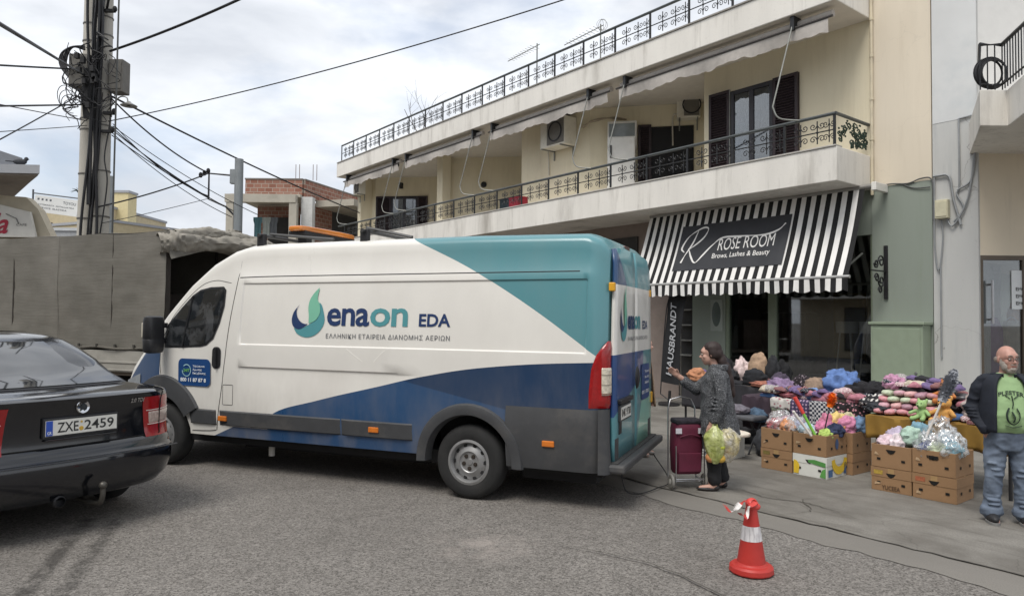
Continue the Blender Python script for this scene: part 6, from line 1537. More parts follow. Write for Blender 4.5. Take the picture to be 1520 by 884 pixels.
# trestle tables
def table(u0, u1, w0, w1, z, lb):
    t = thing('trestle_table', lb, 'table', F((u0 + u1) / 2, (w0 + w1) / 2, PV), BRZ, 'stall tables')
    a, c_ = abs(u1 - u0) / 2, abs(w1 - w0) / 2
    b = B(); b.box(-a, a, -c_, c_, z - .03, z); b.build('top', mat('table_wood', srgb(0x6e5a45), .8), t)
    for x_ in (-a + .06, a - .06):
        for y_ in (-c_ + .06, c_ - .06): b = B(); b.cyl((x_, y_, 0), (x_, y_, z - .03), .018, n=7); b.build('leg', blackp, t)
    return t
table(-3.35, -1.95, 3.45, 4.3, .70, 'stall table under the mustard cloth and the piled packs')
table(-1.80, -.35, 3.3, 3.92, .72, 'stall table under the draped scarves')
table(.0, 1.5, 2.6, 3.3, .80, 'stall table carrying the bags behind the woman')
def drape(u0, u1, w0, w1, z, drop, m, nm, lb, cat, seed=0, off=.004):
    t = thing(nm, lb, cat, F(0, 0, PV), BRZ)
    L = (w1 - w0) + drop
    def f_(i, j):
        u = lerp(u0, u1, i); s_ = j * L; fl = .018 * math.sin(i * (u0 - u1) * 38 + seed) + .015 * mnoise.noise((i * 5, seed, j * 2))
        if s_ < w1 - w0: return (u, w0 + s_, z + off + .012 * mnoise.noise((i * 6, j * 6, seed)))
        d = s_ - (w1 - w0); return (u + .01 * math.sin(d * 9 + seed), w1 + off + .02 + fl * min(1, d * 4) + .01, z - d + off + .01 * math.sin(i * 20))
    b = B(); b.grid(f_, max(10, int(abs(u1 - u0) * 50)), 22); o_ = b.build('cloth', m, t, smooth=70)
    s_ = o_.modifiers.new('thick', 'SOLIDIFY'); s_.thickness = .006
    return t
drape(-1.93, -3.37, 3.45, 4.3, .70, .26, mat('mustard_cloth', srgb(0x8a6a2c), .9, var=.12, scale=8), 'table_cloth', 'mustard yellow cloth hanging down the front of the right stall table', 'cloth', 1)
def pat(name, kind, a, c_, s_):
    k = N(name); uv = k.obj()
    if kind == 'check': 
        x_ = k.n('ShaderNodeTexChecker', {'Vector': uv, 'Scale': s_, 'Color1': (*srgb(a), 1), 'Color2': (*srgb(c_), 1)}).outputs[0]
    elif kind == 'dots':
        d = k.n('ShaderNodeTexVoronoi', {'Vector': uv, 'Scale': s_}).outputs['Distance']; x_ = k.mix(k.ramp(d, [(.28, 1), (.36, 0)]), srgb(a), srgb(c_))
    else:
        w_ = k.n('ShaderNodeTexWave', {'Vector': uv, 'Scale': s_, 'Distortion': .5}, bands_direction='X').outputs['Fac']; w2 = k.n('ShaderNodeTexWave', {'Vector': uv, 'Scale': s_}, bands_direction='Z').outputs['Fac']
        x_ = k.mix(k.ramp(k.math('MULTIPLY', w_, w2), [(.3, 0), (.6, 1)]), srgb(a), srgb(c_))
    k.set('Base Color', x_); k.set('Roughness', .9); return k.m
drape(-1.05, -1.36, 3.35, 3.95, .75, .36, pat('navy_check', 'check', 0x1f2638, 0xc9c9c9, 34), 'scarf', 'navy and white checked scarf hanging over the table edge', 'scarf', 3)
drape(-1.38, -1.80, 3.35, 3.96, .76, .38, pat('pink_dots', 'dots', 0x1d171b, 0xc08a94, 26), 'scarf', 'black scarf with pink dots hanging over the table edge', 'scarf', 5)
drape(-.80, -1.06, 3.4, 3.94, .75, .30, pat('plum_plaid', 'plaid', 0x3d3552, 0xa78fa6, 7), 'scarf', 'plum plaid scarf hanging over the table edge', 'scarf', 7)
drape(-.50, -.80, 3.4, 3.93, .74, .14, pat('white_print_cloth', 'dots', 0xc5c1bb, 0x9c6a72, 20), 'scarf', 'white printed cloth hanging just over the table edge', 'scarf', 9)
# soft goods
def lump(u, w, z, r, col, nm, lb, cat, seed=0, amp=.35, fr_=2.2, m=None, grp=None, rot=0, rough=.9, folds=0):
    b = B()
    nu, nv = 40, 26
    b.sphere((0, 0, 0), (1, 1, 1), nu, nv)
    V = []
    for p in b.v:
        v = Vector(p); d = 1 + amp * mnoise.noise(v * fr_ + Vector((seed * 3.1, seed, 0))) + amp * .5 * mnoise.noise(v * fr_ * 2.7 + Vector((0, seed * 1.7, seed)))
        d += amp * .12 * mnoise.noise(v * fr_ * 6 + Vector((seed, 3, 1)))
        d += amp * .4 * (.45 - abs(mnoise.noise(v * fr_ * 1.9 + Vector((seed * .7, 8, seed))))) + amp * .3 * (.45 - abs(mnoise.noise(v * fr_ * 4.2 + Vector((1, seed * .7, seed)))))
        d += .035 * math.sin(v.z * 9 + 4 * mnoise.noise(v * 2 + Vector((seed, 0, 0)))) * (amp > .13)
        if folds: d += .11 * math.sin(v.x * folds + 3 * v.y + seed) * (1 - abs(v.z))
        v = v * d; z_ = max(v.z, -.75); V.append((v.x * r[0], v.y * r[1], (z_ + .75) * r[2]))
    b.v = V
    mm = m or mat('goods_%06x' % col, tuple(c_ * .68 + .30 * sum(srgb(col)) / 3 for c_ in srgb(col)), rough, var=.35, scale=16, bump=.6, bscale=45)
    o_ = b.build(nm, mm, None, smooth=80)
    o_.location = F(u, w, PV + z); o_.rotation_euler = (0, 0, BRZ + R(rot))
    return tag(o_, lb, cat, grp)
plas = None
k = N('clear_plastic'); o = k.obj()
tr_ = k.n('ShaderNodeBsdfTransparent'); gl3 = k.n('ShaderNodeBsdfGlossy', {'Roughness': .12}); df = k.n('ShaderNodeBsdfDiffuse', {'Color': (.75, .77, .78, 1)})
m1 = k.n('ShaderNodeMixShader', {0: .35, 1: df.outputs[0], 2: gl3.outputs[0]}); m2 = k.n('ShaderNodeMixShader', {0: k.ramp(k.noise(16, 5, o, .6, 1.2), [(.42, .12), (.62, .75)]), 1: tr_.outputs[0], 2: m1.outputs[0]})
k.t.links.new(m2.outputs[0], k.out.inputs['Surface']); plas = MATS['clear_plastic']
# bags table
lump(.32, 2.95, .80, (.16, .11, .27), 0xa98560, 'tan_backpack', 'tan backpack standing on the bags table behind the woman', 'backpack', 1, .12)
lump(.64, 2.9, .80, (.11, .1, .21), 0xd9bdb8, 'pink_beanie', 'pale pink knitted hat propped beside the tan backpack', 'hat', 2, .3)
lump(.22, 3.2, .80, (.19, .10, .14), 0x1e2026, 'black_handbag', 'black handbag in front of the tan backpack', 'handbag', 3, .15)
lump(.0, 2.85, .80, (.13, .12, .2), 0x17171a, 'black_bag', 'black soft bag just right of the tan backpack', 'bag', 4, .25)
lump(1.15, 2.7, .80, (.19, .14, .22), 0x191a1d, 'black_backpack', 'black backpack behind the woman and her raised hand', 'backpack', 5, .2)
lump(.72, 3.15, .80, (.16, .14, .12), 0x25262b, 'dark_pouch', 'dark pouch left of the black handbag', 'pouch', 6, .3)
lump(1.25, 3.2, .80, (.15, .12, .11), 0xc4793c, 'orange_bag', 'orange bag lying near the shopping trolley handle', 'bag', 7, .25)
lump(.05, 3.25, .8, (.2, .12, .05), 0xa65a3a, 'rust_purse', 'flat rust red purse at the front of the bags table', 'purse', 8, .2)
# scarves table
lump(-.45, 3.6, .74, (.22, .16, .12), 0x8a6c98, 'violet_scarf', 'heap of violet scarf at the left of the scarves table', 'scarf', 9, .5, 3, folds=14)
lump(-.70, 3.5, .75, (.15, .14, .14), 0x3a2e33, 'dark_scarf', 'dark flecked scarf heaped beside the violet one', 'scarf', 10, .5, 3, pat('fleck', 'dots', 0x241d22, 0x8f8288, 30), folds=12)
lump(-.92, 3.55, .75, (.17, .16, .15), 0x94775c, 'flat_tan_hat', 'tan cap lying between the dark and the blue scarves', 'cap', 11, .15)
lump(-1.20, 3.45, .76, (.25, .2, .2), 0x3f6fb5, 'blue_scarf', 'big heap of bright blue scarf on the table', 'scarf', 12, .3, 3, folds=15)
lump(-1.02, 3.8, .76, (.16, .09, .07), 0x5c86bf, 'blue_shawl', 'lighter blue shawl in front of the blue heap', 'scarf', 13, .4, 3, folds=10)
lump(-.72, 3.78, .75, (.18, .12, .05), 0xbf5f6d, 'rose_scarf', 'flat rose red scarf above the plaid one', 'scarf', 14, .3, 3)
lump(-1.62, 3.6, .77, (.24, .2, .13), 0x1c1a20, 'black_shawl', 'black shawl heaped at the right of the scarves table', 'scarf', 15, .4, 3, folds=11)
lump(-1.92, 3.98, .72, (.2, .16, .10), 0xc9c6bf, 'white_cloth_pile', 'white and black folded cloth between the two tables', 'cloth', 16, .35, 3, pat('bw_stripe', 'plaid', 0x26262a, 0xd0cdc8, 6))
lump(-1.98, 4.12, .72, (.15, .13, .06), 0x2d3138, 'dark_cloth', 'dark folded cloth under the white and black one', 'cloth', 17, .35)
ORD = 'first second third fourth fifth sixth seventh eighth ninth tenth eleventh twelfth thirteenth fourteenth fifteenth sixteenth seventeenth eighteenth nineteenth twentieth'.split() + ['twenty-%s' % q for q in 'first second third fourth fifth sixth seventh eighth ninth'.split()]
# folded textiles and packets packed tightly over the tables
tx = [pat('fold_plaid_red', 'plaid', 0x6d2f3a, 0xb5a29a, 24), pat('fold_dots_navy', 'dots', 0x20263a, 0xb7b3ad, 60), pat('fold_check_pink', 'check', 0xa8808a, 0xd0c4c0, 50), mat('fold_cream', srgb(0xb9ae9c), .9, var=.25, scale=20, bump=.6, bscale=50), mat('fold_violet', srgb(0x6a5a80), .9, var=.3, scale=20, bump=.6, bscale=50), mat('fold_black', srgb(0x1f1f23), .85, var=.3, scale=20, bump=.6, bscale=50), mat('fold_blue', srgb(0x44618c), .9, var=.3, scale=20, bump=.6, bscale=50), mat('fold_rose', srgb(0xa8707c), .9, var=.3, scale=20, bump=.6, bscale=50), pat('fold_dots_white', 'dots', 0x8f8a88, 0xd6d2cc, 70)]
tn = ['red plaid', 'navy dotted', 'pink checked', 'cream', 'violet', 'black', 'blue', 'rose', 'grey dotted']
fm = []
for q, m_ in enumerate(tx):
    b = B(); sx, sy, sz = .11, .08, .03
    def top_(i, j, q=q): return (sx * (2 * i - 1), sy * (2 * j - 1), sz * (1 - abs(2 * i - 1) ** 5) * (1 - abs(2 * j - 1) ** 5) * (1 + .5 * mnoise.noise((i * 3, j * 3, q))) + .006 * math.sin(i * 9 + j * 5 + q) + sz)
    b.grid(top_, 12, 10)
    b.loops([[top_(i, j)[:2] + (0.0,) for i, j in E_] for E_ in [[(t_ / 8, 0) for t_ in range(8)] + [(1, t_ / 8) for t_ in range(8)] + [(1 - t_ / 8, 1) for t_ in range(8)] + [(0, 1 - t_ / 8) for t_ in range(8)]]] + [[(p[0] * 1.06, p[1] * 1.06, sz * .55) for p in [top_(i, j) for i, j in [(t_ / 8, 0) for t_ in range(8)] + [(1, t_ / 8) for t_ in range(8)] + [(1 - t_ / 8, 1) for t_ in range(8)] + [(0, 1 - t_ / 8) for t_ in range(8)]]]] + [[top_(i, j) for i, j in [(t_ / 8, 0) for t_ in range(8)] + [(1, t_ / 8) for t_ in range(8)] + [(1 - t_ / 8, 1) for t_ in range(8)] + [(0, 1 - t_ / 8) for t_ in range(8)]]], 0, True, False)
    fm.append(b.mesh('folded_garment', m_, 60))
def foldpile(u, w, z, n2, where):
    for q in range(n2):
        k_ = rnd.randrange(9)
        o_ = link('folded_garment', fm[k_], None, F(u + rnd.uniform(-.02, .02), w + rnd.uniform(-.02, .02), PV + z + q * .048), (rnd.uniform(-.08, .08), rnd.uniform(-.08, .08), BRZ + rnd.uniform(-.5, .5)))
        tag(o_, '%s folded garment %s, %s in its pile' % (tn[k_], where, ('lowest', 'second', 'third', 'fourth', 'fifth')[q]), 'folded garment', 'folded garments on the stall')
for u, w, z, n2, where in ((.85, 2.95, .80, 2, 'beside the pink hat'), (1.35, 2.95, .80, 3, 'near the orange bag'), (.10, 3.05, .80, 2, 'at the right of the tan backpack'), (.5, 3.2, .8, 1, 'in front of the pink hat'),
        (-.42, 3.80, .74, 2, 'at the left front of the scarves table'), (-.62, 3.68, .75, 2, 'behind the rose scarf'), (-.9, 3.78, .76, 2, 'before the flat tan hat'), (-1.15, 3.82, .76, 1, 'over the checked scarf'), (-1.40, 3.80, .77, 3, 'right of the blue heap'), (-1.62, 3.86, .77, 2, 'over the pink dotted scarf'), (-1.5, 3.45, .77, 4, 'at the back of the scarves table'), (-.3, 3.45, .74, 3, 'at the far left of the scarves table'),
        (-2.5, 4.05, .72, 2, 'behind the lime plush toy'), (-2.86, 3.9, .72, 4, 'behind the orange animal'), (-3.05, 4.22, .72, 2, 'at the front edge of the mustard table'), (-3.25, 4.15, .72, 3, 'at the right end of the mustard table'), (-2.3, 3.95, .98, 2, 'on the pastel packs')):
    foldpile(u, w, z, n2, where)
# piles of rolled packs on the mustard table
cols = [0xc98f95, 0xb9c2a8, 0xc39aa3, 0xd0a3a2, 0xa7838f, 0xb9878c]
PK = B(); PK.sphere((0, 0, 0), (.062, .12, .036), 12, 8)
sq_ = lambda v, r, p: r * math.copysign(abs(v / r) ** p, v)
PK.v = [(sq_(x_, .062, .62) * .97, sq_(y_, .12, .6), sq_(z_, .036, .7) * .9 + .005 * mnoise.noise((x_ * 40, y_ * 30, z_ * 20))) for x_, y_, z_ in PK.v]
pks = [PK.mesh('sock_pack', mat('pack_%d' % i, srgb(c_), .55, var=.22, scale=40), 80) for i, c_ in enumerate(cols)]
n_ = 0
for row in range(4):
    for col in range(6 - row // 2):
        o_ = link('sock_pack', pks[(row * 2 + col * (1 if row % 2 else 0) + (row == 3)) % 6] if row != 2 else pks[1 if col % 3 else 0], None, F(-2.02 - col * .118 - .03 * (row % 2) + rnd.uniform(-.01, .01), 4.14 - row * .04 + rnd.uniform(-.015, .015), PV + .745 + row * .066 + .004 * math.sin(col)), (rnd.uniform(-.1, .1), rnd.uniform(-.15, .15), BRZ + rnd.uniform(-.12, .12)))
        tag(o_, '%s rolled pack in the %s row of the pile, %s from the left' % ({0: 'rose', 1: 'pale green', 2: 'dusty pink', 3: 'salmon', 4: 'mauve', 5: 'plum pink'}[pks.index(o_.data)], ('bottom', 'second', 'third', 'top')[row], ORD[col]), 'pack', 'rolled pastel packs'); n_ += 1
PG = B(); PG.sphere((0, 0, 0), (.10, .16, .035), 16, 10); PG.v = [(sq_(x_, .10, .6), sq_(y_, .16, .6), sq_(z_, .035, .7) + .008 * mnoise.noise((x_ * 30, y_ * 22, z_ * 20))) for x_, y_, z_ in PG.v]
pgs = [PG.mesh('grey_pack', mat('greypack_%d' % i, srgb(c_), .3, var=.3, scale=30), 80) for i, c_ in enumerate((0x3a3b3d, 0x55565a, 0x2c2c2f, 0x77787c))]
for i in range(17):
    col, row = i % 7, i // 7
    o_ = link('grey_pack', pgs[(i * 3) % 4], None, F(-2.12 - col * .155 + rnd.uniform(-.02, .02), 3.80 + rnd.uniform(-.03, .03), PV + .86 + row * .06 + .05 * (col > 0) - .02 * abs(col - 3)), (rnd.uniform(-.15, .15), rnd.uniform(-.2, .2), BRZ + rnd.uniform(-.3, .3)))
    tag(o_, '%s shiny wrapped pack, %s layer behind the pastel packs, %s from the left' % (('charcoal', 'mid grey', 'black', 'pale grey')[(i * 3) % 4], ('lower', 'middle', 'upper')[row], ORD[col]), 'pack', 'grey wrapped packs')
lump(-2.4, 3.75, .72, (.5, .22, .12), 0x5a5456, 'pack_pile', 'dark mound of packs under the grey wrapped ones', 'pile', 30, .2)
lump(-2.06, 3.95, .98, (.1, .1, .09), 0xc07ba3, 'pink_bundle', 'bright pink bundle at the left end of the grey packs', 'bundle', 31, .35, 3)
lump(-2.98, 4.05, .72, (.16, .14, .17), 0xb7a9a4, 'wrapped_blanket', 'greyish wrapped blanket right of the plush toys', 'blanket', 32, .3)
lump(-3.18, 4.0, .72, (.14, .14, .16), 0xc9a9b0, 'pink_blanket', 'pale pink wrapped blanket at the right end of the mustard table', 'blanket', 33, .3)
def plush(u, w, z, c_, lb, k_=1.0, ears='round', tilt=0):
    t = thing('plush_toy', lb, 'plush toy', F(u, w, PV + z), BRZ + R(rnd.uniform(-20, 20)), 'plush toys'); m_ = mat('plush_%06x' % c_, srgb(c_), .95, var=.15, scale=40)
    b = B(); b.sphere((0, 0, .07 * k_), (.075 * k_, .065 * k_, .08 * k_)); b.sphere((0, .02, .19 * k_), (.07 * k_, .062 * k_, .062 * k_)); b.sphere((0, .075 * k_, .175 * k_), (.035 * k_, .03 * k_, .028 * k_))
    for s_ in (1, -1):
        b.sphere((s_ * .055 * k_, .0, .245 * k_), (.024 * k_, .016 * k_, .03 * k_), 8, 6); b.cyl((s_ * .06 * k_, .02, .11 * k_), (s_ * .13 * k_, .06, .07 * k_), .025 * k_, .022 * k_, 8); b.sphere((s_ * .13 * k_, .06, .07 * k_), .025 * k_, 8, 6)
        b.cyl((s_ * .04 * k_, .03, .03 * k_), (s_ * .07 * k_, .12 * k_, .0), .03 * k_, .03 * k_, 8); b.sphere((s_ * .07 * k_, .125 * k_, .005), .033 * k_, 8, 6)
    remeshed('body', b, m_, t, .009, 2)
    b = B()
    for s_ in (1, -1): b.sphere((s_ * .026 * k_, .075 * k_, .21 * k_), .009 * k_, 6, 5)
    b.sphere((0, .105 * k_, .18 * k_), .01 * k_, 6, 5); tag(b.build('face', black, t), kind='stuff')
plush(-2.50, 4.27, .715, 0x98b87a, 'lime green plush toy sitting on the edge of the mustard table', .8)
plush(-2.72, 4.25, .715, 0xcf9a55, 'orange plush animal, larger one sitting right of the lime green toy', 1.0)
plush(-2.66, 4.05, .90, 0xb8743f, 'rust coloured plush toy perched behind the orange animal', .9)
# dark hangings and soft clutter filling the space under and between the tables
drape(1.45, -.02, 2.6, 3.3, .80, .42, mat('charcoal_cloth', srgb(0x2e2d31), .9, var=.25, scale=7, bump=.3, bscale=30), 'table_cloth', 'charcoal cloth hanging from the front of the bags table', 'cloth', 11)
drape(-.06, -.50, 3.3, 3.9, .735, .44, mat('plum_cloth', srgb(0x3b2f38), .9, var=.25, scale=7, bump=.3, bscale=30), 'table_cloth', 'dark plum cloth at the left end of the scarves table', 'cloth', 13)
for u, w, z, r, c_, nm, lb, ct in ((-.30, 3.95, .40, (.14, .1, .1), 0x3c5d7a, 'blue_pouch', 'dusty blue pouch hanging low at the left of the scarves table', 'pouch'), (.25, 3.5, .0, (.2, .16, .2), 0x2a2a2e, 'floor_bag', 'dark bag on the pavement under the bags table', 'bag'), (.8, 3.45, .0, (.22, .16, .16), 0x4a3d38, 'floor_bag', 'brown bag on the pavement under the bags table', 'bag'),
        (-.6, 4.15, .0, (.2, .12, .22), 0x33363c, 'floor_bag', 'charcoal sack on the pavement behind the bottom left box', 'sack'), (-.9, 4.1, .0, (.16, .12, .25), 0x2b2a2c, 'floor_bag', 'black sack on the pavement behind the open left box', 'sack'), (-.08, 4.12, .50, (.2, .13, .07), 0x6b6470, 'folded_bag', 'greyish bag lying on the low folding seat', 'bag'), (.15, 4.1, .50, (.12, .12, .1), 0x8c4a46, 'red_pouch', 'red brown pouch on the low folding seat', 'pouch'),
        (.05, 3.0, .80, (.1, .1, .24), 0x26272b, 'upright_bag', 'tall black bag standing right of the tan backpack', 'bag'), (.92, 3.0, .82, (.13, .1, .2), 0x2d2a33, 'upright_bag', 'plum black bag standing left of the pink hat', 'bag'), (-.28, 3.35, .74, (.14, .12, .16), 0x47394f, 'purple_bag', 'purple bag at the far left of the scarves table', 'bag')):
    lump(u, w, z, r, c_, nm, lb, ct, int(abs(u * 37) + w * 5), .22)
for i in range(34):
    k_ = rnd.randrange(9); row = i % 3
    u = -2.0 - .042 * i - rnd.uniform(0, .02); o_ = link('folded_garment', fm[k_], None, F(u, 4.12 - row * .17 + rnd.uniform(-.03, .03), PV + .715 + (.25 if u > -2.72 else .10) * (row > 0) + .05 * row + rnd.uniform(0, .03)), (rnd.uniform(-.2, .2), rnd.uniform(-.2, .2), BRZ + rnd.uniform(-.6, .6)), (.75, .9, .9))
    tag(o_, '%s small garment %s of the mustard table, %s from the left' % (tn[k_], ('at the front', 'in the middle', 'at the back')[row], ORD[i // 3]), 'folded garment', 'small garments on the mustard table')
for i in range(26):
    k_ = rnd.randrange(9); u = -.40 - i * .054; o_ = link('folded_garment', fm[k_], None, F(u, 3.84 + rnd.uniform(-.05, .05), PV + .80 + rnd.uniform(0, .05)), (rnd.uniform(-.4, .4), rnd.uniform(-.4, .4), BRZ + rnd.uniform(-.8, .8)), (.7, .8, .9))
    tag(o_, '%s small garment on the scarves table, %s' % (tn[k_], ORD[i] + ' from the left'), 'folded garment', 'small garments on the scarves table')
# goods in the open boxes
def heap(u, w, specs, grp):
    for i, (du, dw, dz, r, c_, nm, lb, m_) in enumerate(specs):
        lump(u + du, w + dw, .36 + dz, r, c_, nm, lb, nm.split('_')[-1], 40 + i + int(abs(u) * 10), .3, 2.6, m_, grp)
heap(-1.115, 4.61, [(.1, .05, .06, (.10, .12, .09), 0xc9545e, 'red_toy', 'red toy in the bagged heap of the left open box', None), (-.06, .08, .07, (.08, .1, .09), 0xe08a3a, 'orange_toy', 'orange toy at the front of the left open box', None), (.02, -.1, .09, (.1, .1, .09), 0xc47f9e, 'pink_toy', 'pink toy at the back of the left open box', None), (-.12, -.06, .08, (.08, .1, .08), 0x9aa0c0, 'lilac_toy', 'lilac toy at the right of the left open box', None),
    (.06, .02, .07, (.14, .17, .13), 0, 'plastic_bag', 'clear plastic bag over the toys of the left open box', plas), (-.11, .0, .06, (.10, .18, .12), 0, 'plastic_bag', 'crinkled clear bag at the right of the left open box', plas)], 'bagged toys in the left open box')
heap(-1.535, 4.62, [(-.12, .1, .05, (.07, .07, .07), 0xb6d63a, 'lime_ball', 'lime green ball in the box above the white banana box', None), (.0, -.08, .08, (.1, .1, .09), 0xcf5f92, 'pink_brush', 'pink brush head in the box above the white banana box', None), (.12, .06, .06, (.09, .1, .08), 0xa9c4d2, 'pale_bottle', 'pale blue bottle shape in the box above the white banana box', None), (-.13, -.1, .08, (.09, .1, .08), 0x27345c, 'navy_brush', 'navy brush in the box above the white banana box', None), (.06, .1, .06, (.06, .08, .06), 0xc9c4bd, 'white_brush', 'white brush in the box above the white banana box', None)], 'household goods in the middle open box')
heap(-1.60, 4.16, [(.1, .0, .09, (.1, .12, .12), 0xd9b84a, 'yellow_mop', 'yellow mop head in the rear open box', None), (-.06, .08, .1, (.1, .12, .10), 0xd76f9f, 'pink_cloth', 'bright pink cloth in the rear open box', None), (-.14, -.06, .1, (.08, .12, .10), 0x5b86b0, 'blue_sponge', 'blue sponge at the right of the rear open box', None), (-.03, .12, .08, (.08, .08, .10), 0xe09a35, 'orange_sponge', 'orange sponge at the front of the rear open box', None), (.16, .12, .08, (.08, .09, .12), 0xc55f84, 'magenta_mop', 'magenta mop head at the left of the rear open box', None), (.06, -.14, .12, (.12, .08, .10), 0xcbbf8f, 'cream_mop', 'cream fluffy mop at the back of the rear open box', None)], 'cleaning goods in the rear open box')
heap(-2.42, 4.63, [(.09, .06, .06, (.10, .13, .08), 0xd3b3bd, 'pink_pack', 'pale pink pack at the left of the pastel box', None), (-.03, .1, .06, (.08, .1, .09), 0xdcc9cf, 'white_pack', 'whitish pack at the front of the pastel box', None), (-.12, .02, .09, (.11, .13, .12), 0x9fc2ad, 'mint_pack', 'mint green knitted pack in the pastel box', None), (-.14, -.12, .12, (.12, .1, .12), 0x5f93a6, 'teal_pack', 'teal knitted pack at the back of the pastel box', None), (.07, -.12, .08, (.12, .1, .10), 0xb9a8c4, 'lilac_pack', 'lilac pack at the back of the pastel box', None)], 'pastel packs in the open box')
heap(-2.832, 4.64, [(.1, .1, .05, (.08, .08, .08), 0x35498c, 'blue_toy', 'deep blue toy at the left of the clear bags box', None), (-.02, -.02, .14, (.07, .07, .09), 0x3f9ec4, 'sky_toy', 'sky blue toy inside the tall clear bag', None), (.07, -.06, .12, (.06, .06, .07), 0xd9703f, 'orange_toy', 'orange toy inside the tall clear bag', None), (-.12, .06, .07, (.08, .08, .08), 0x74b9cf, 'aqua_toy', 'aqua toy at the right of the clear bags box', None), (.02, .1, .05, (.1, .1, .08), 0xb6c4a0, 'sage_toy', 'sage toy at the front of the clear bags box', None),
    (.04, -.04, .08, (.14, .13, .19), 0, 'plastic_bag', 'tall clear plastic bag of toys', plas), (-.1, .08, .05, (.13, .14, .15), 0, 'plastic_bag', 'low clear plastic bag at the right of the box', plas), (.1, .1, .04, (.12, .12, .13), 0, 'plastic_bag', 'low clear plastic bag at the left of the tall one', plas)], 'bagged toys in the right open box')
# dusters and sticks
def stick(p0, p1, r_, m_, nm, lb, cat, head=None):
    t = thing(nm, lb, cat, Vector(p0)); d = Vector(p1) - Vector(p0)
    b = B(); b.cyl((0, 0, 0), d, r_, n=8); b.build('handle', m_, t, smooth=60)
    if head: head(t, d)
    return t
def fluffy(L, R_, c_, n2=240, sd_=1):
    def h(t, d):
        q = d.to_track_quat('Z', 'Y'); b = B(); rr = random.Random(sd_)
        for i in range(n2):
            z_ = rr.random() * L; a = rr.random() * 6.283; o_ = R_ * (.75 + .5 * rr.random()) * math.sin(math.pi * min(1, .12 + z_ / L * .85)) ** .5
            p0_ = Vector((.1 * o_ * math.cos(a), .1 * o_ * math.sin(a), z_)); p1_ = Vector((o_ * math.cos(a), o_ * math.sin(a), z_ + .02))
            w_ = Vector((-math.sin(a), math.cos(a), .5)) * .012
            V = [d + q @ v for v in (p0_, (p0_ + p1_) / 2 + w_, p1_, (p0_ + p1_) / 2 - w_)]; b.add(V, [(0, 1, 2, 3)])
        b.sphere(tuple(d + q @ Vector((0, 0, L / 2))), .01)
        tag(b.build('feathers', mat('feather_%06x' % c_, srgb(c_), .95, var=.25, scale=40), t), kind='stuff')
        b = B(); b.cyl(d, d + q @ Vector((0, 0, L)), R_ * .6, R_ * .5, 10); b.build('core', MATS['feather_%06x' % c_], t)
    return h
pole_m = mat('white_handle', srgb(0xd6cfc8), .4, var=.04)
stick((4.14, 7.18, .52), (4.30, 7.12, .97), .011, pole_m, 'feather_duster', 'big grey feather duster on a white stick', 'duster', fluffy(.33, .068, 0xa3a6ad, 900))
stick((3.52, 8.02, .52), (3.575, 8.0, .80), .007, blackp, 'small_duster', 'bright orange duster on a thin stick', 'duster', fluffy(.15, .055, 0xf0781e, 260, 2))
stick((3.42, 8.02, .48), (3.30, 8.05, .72), .016, mat('green_tube', srgb(0x7fc04a), .4), 'toy_wand', 'toy wand, red at the top and green below', 'toy', lambda t, d: B().cyl(d, d * 1.75, .02, .026, 10).build('red_tip', mat('wand_red', srgb(0xd6483f), .4), t, smooth=60))
stick((3.36, 7.98, .48), (3.18, 8.02, .74), .014, pole_m, 'white_tube', 'white tube leaning out of the middle open box', 'tube', lambda t, d: B().sphere(tuple(d), .018, 10, 6).build('end_cap', pole_m, t))
# shopping trolley
TRL = Vector((1.84, 7.50, PV)); t = thing('shopping_trolley', 'burgundy two wheeled shopping trolley beside the woman', 'trolley', TRL, R(8)); t.scale = (.9, .9, .90)
burg = mat('burgundy_fabric', srgb(0x5a1730), .75, var=.15, scale=8, bump=.2, bscale=120)
b = B(); rg = []
for z_, a, c_ in ((.17, .15, .09), (.2, .165, .105), (.45, .175, .12), (.68, .17, .115), (.74, .16, .105), (.76, .12, .08)): rg.append([(a * math.copysign(abs(math.cos(q)) ** .45, math.cos(q)), c_ * math.copysign(abs(math.sin(q)) ** .45, math.sin(q)), z_) for q in [2 * math.pi * i / 28 for i in range(28)]])
b.loops(rg); bag = b.build('bag', burg, t, smooth=50)
b = B(); b.box(-.135, .135, -.135, -.115, .20, .42); b.build('front_pocket', burg, bag, bevel=.012); b = B(); b.tube(smooth_pts([(-.12, -.125, .60), (0, -.135, .63), (.12, -.125, .60)], 5), .008, 5); b.build('pocket_flap', burg, bag)
b = B(); b.box(-.16, .16, -.11, .1, .74, .80); b.build('flap', mat('floral_black', srgb(0x25222a), .8, var=.9, scale=30), bag, bevel=.02)
for x_ in (-.135, .135): b = B(); b.box(x_ - .035, x_ + .035, -.13, -.115, .64, .70); b.build('white_label', mat('label_white', srgb(0xc9c6cc), .6), bag)
for s_ in (1, -1):
    b = B(); b.tube([(s_ * .17, .12, .08), (s_ * .17, .13, .2), (s_ * .165, .14, .9), (s_ * .13, .17, 1.0), (0, .18, 1.03)], .009, 6); b.tube([(s_ * .17, .12, .1), (s_ * .17, -.13, .09), (s_ * .17, -.13, .5)], .007, 5); b.build('frame', steel, t, smooth=60)
b = B(); b.cyl((-.2, -.06, .085), (.2, -.06, .085), .008, n=6); b.cyl((-.17, -.13, .12), (.17, -.13, .12), .007, n=6); b.build('axle', steel, t)
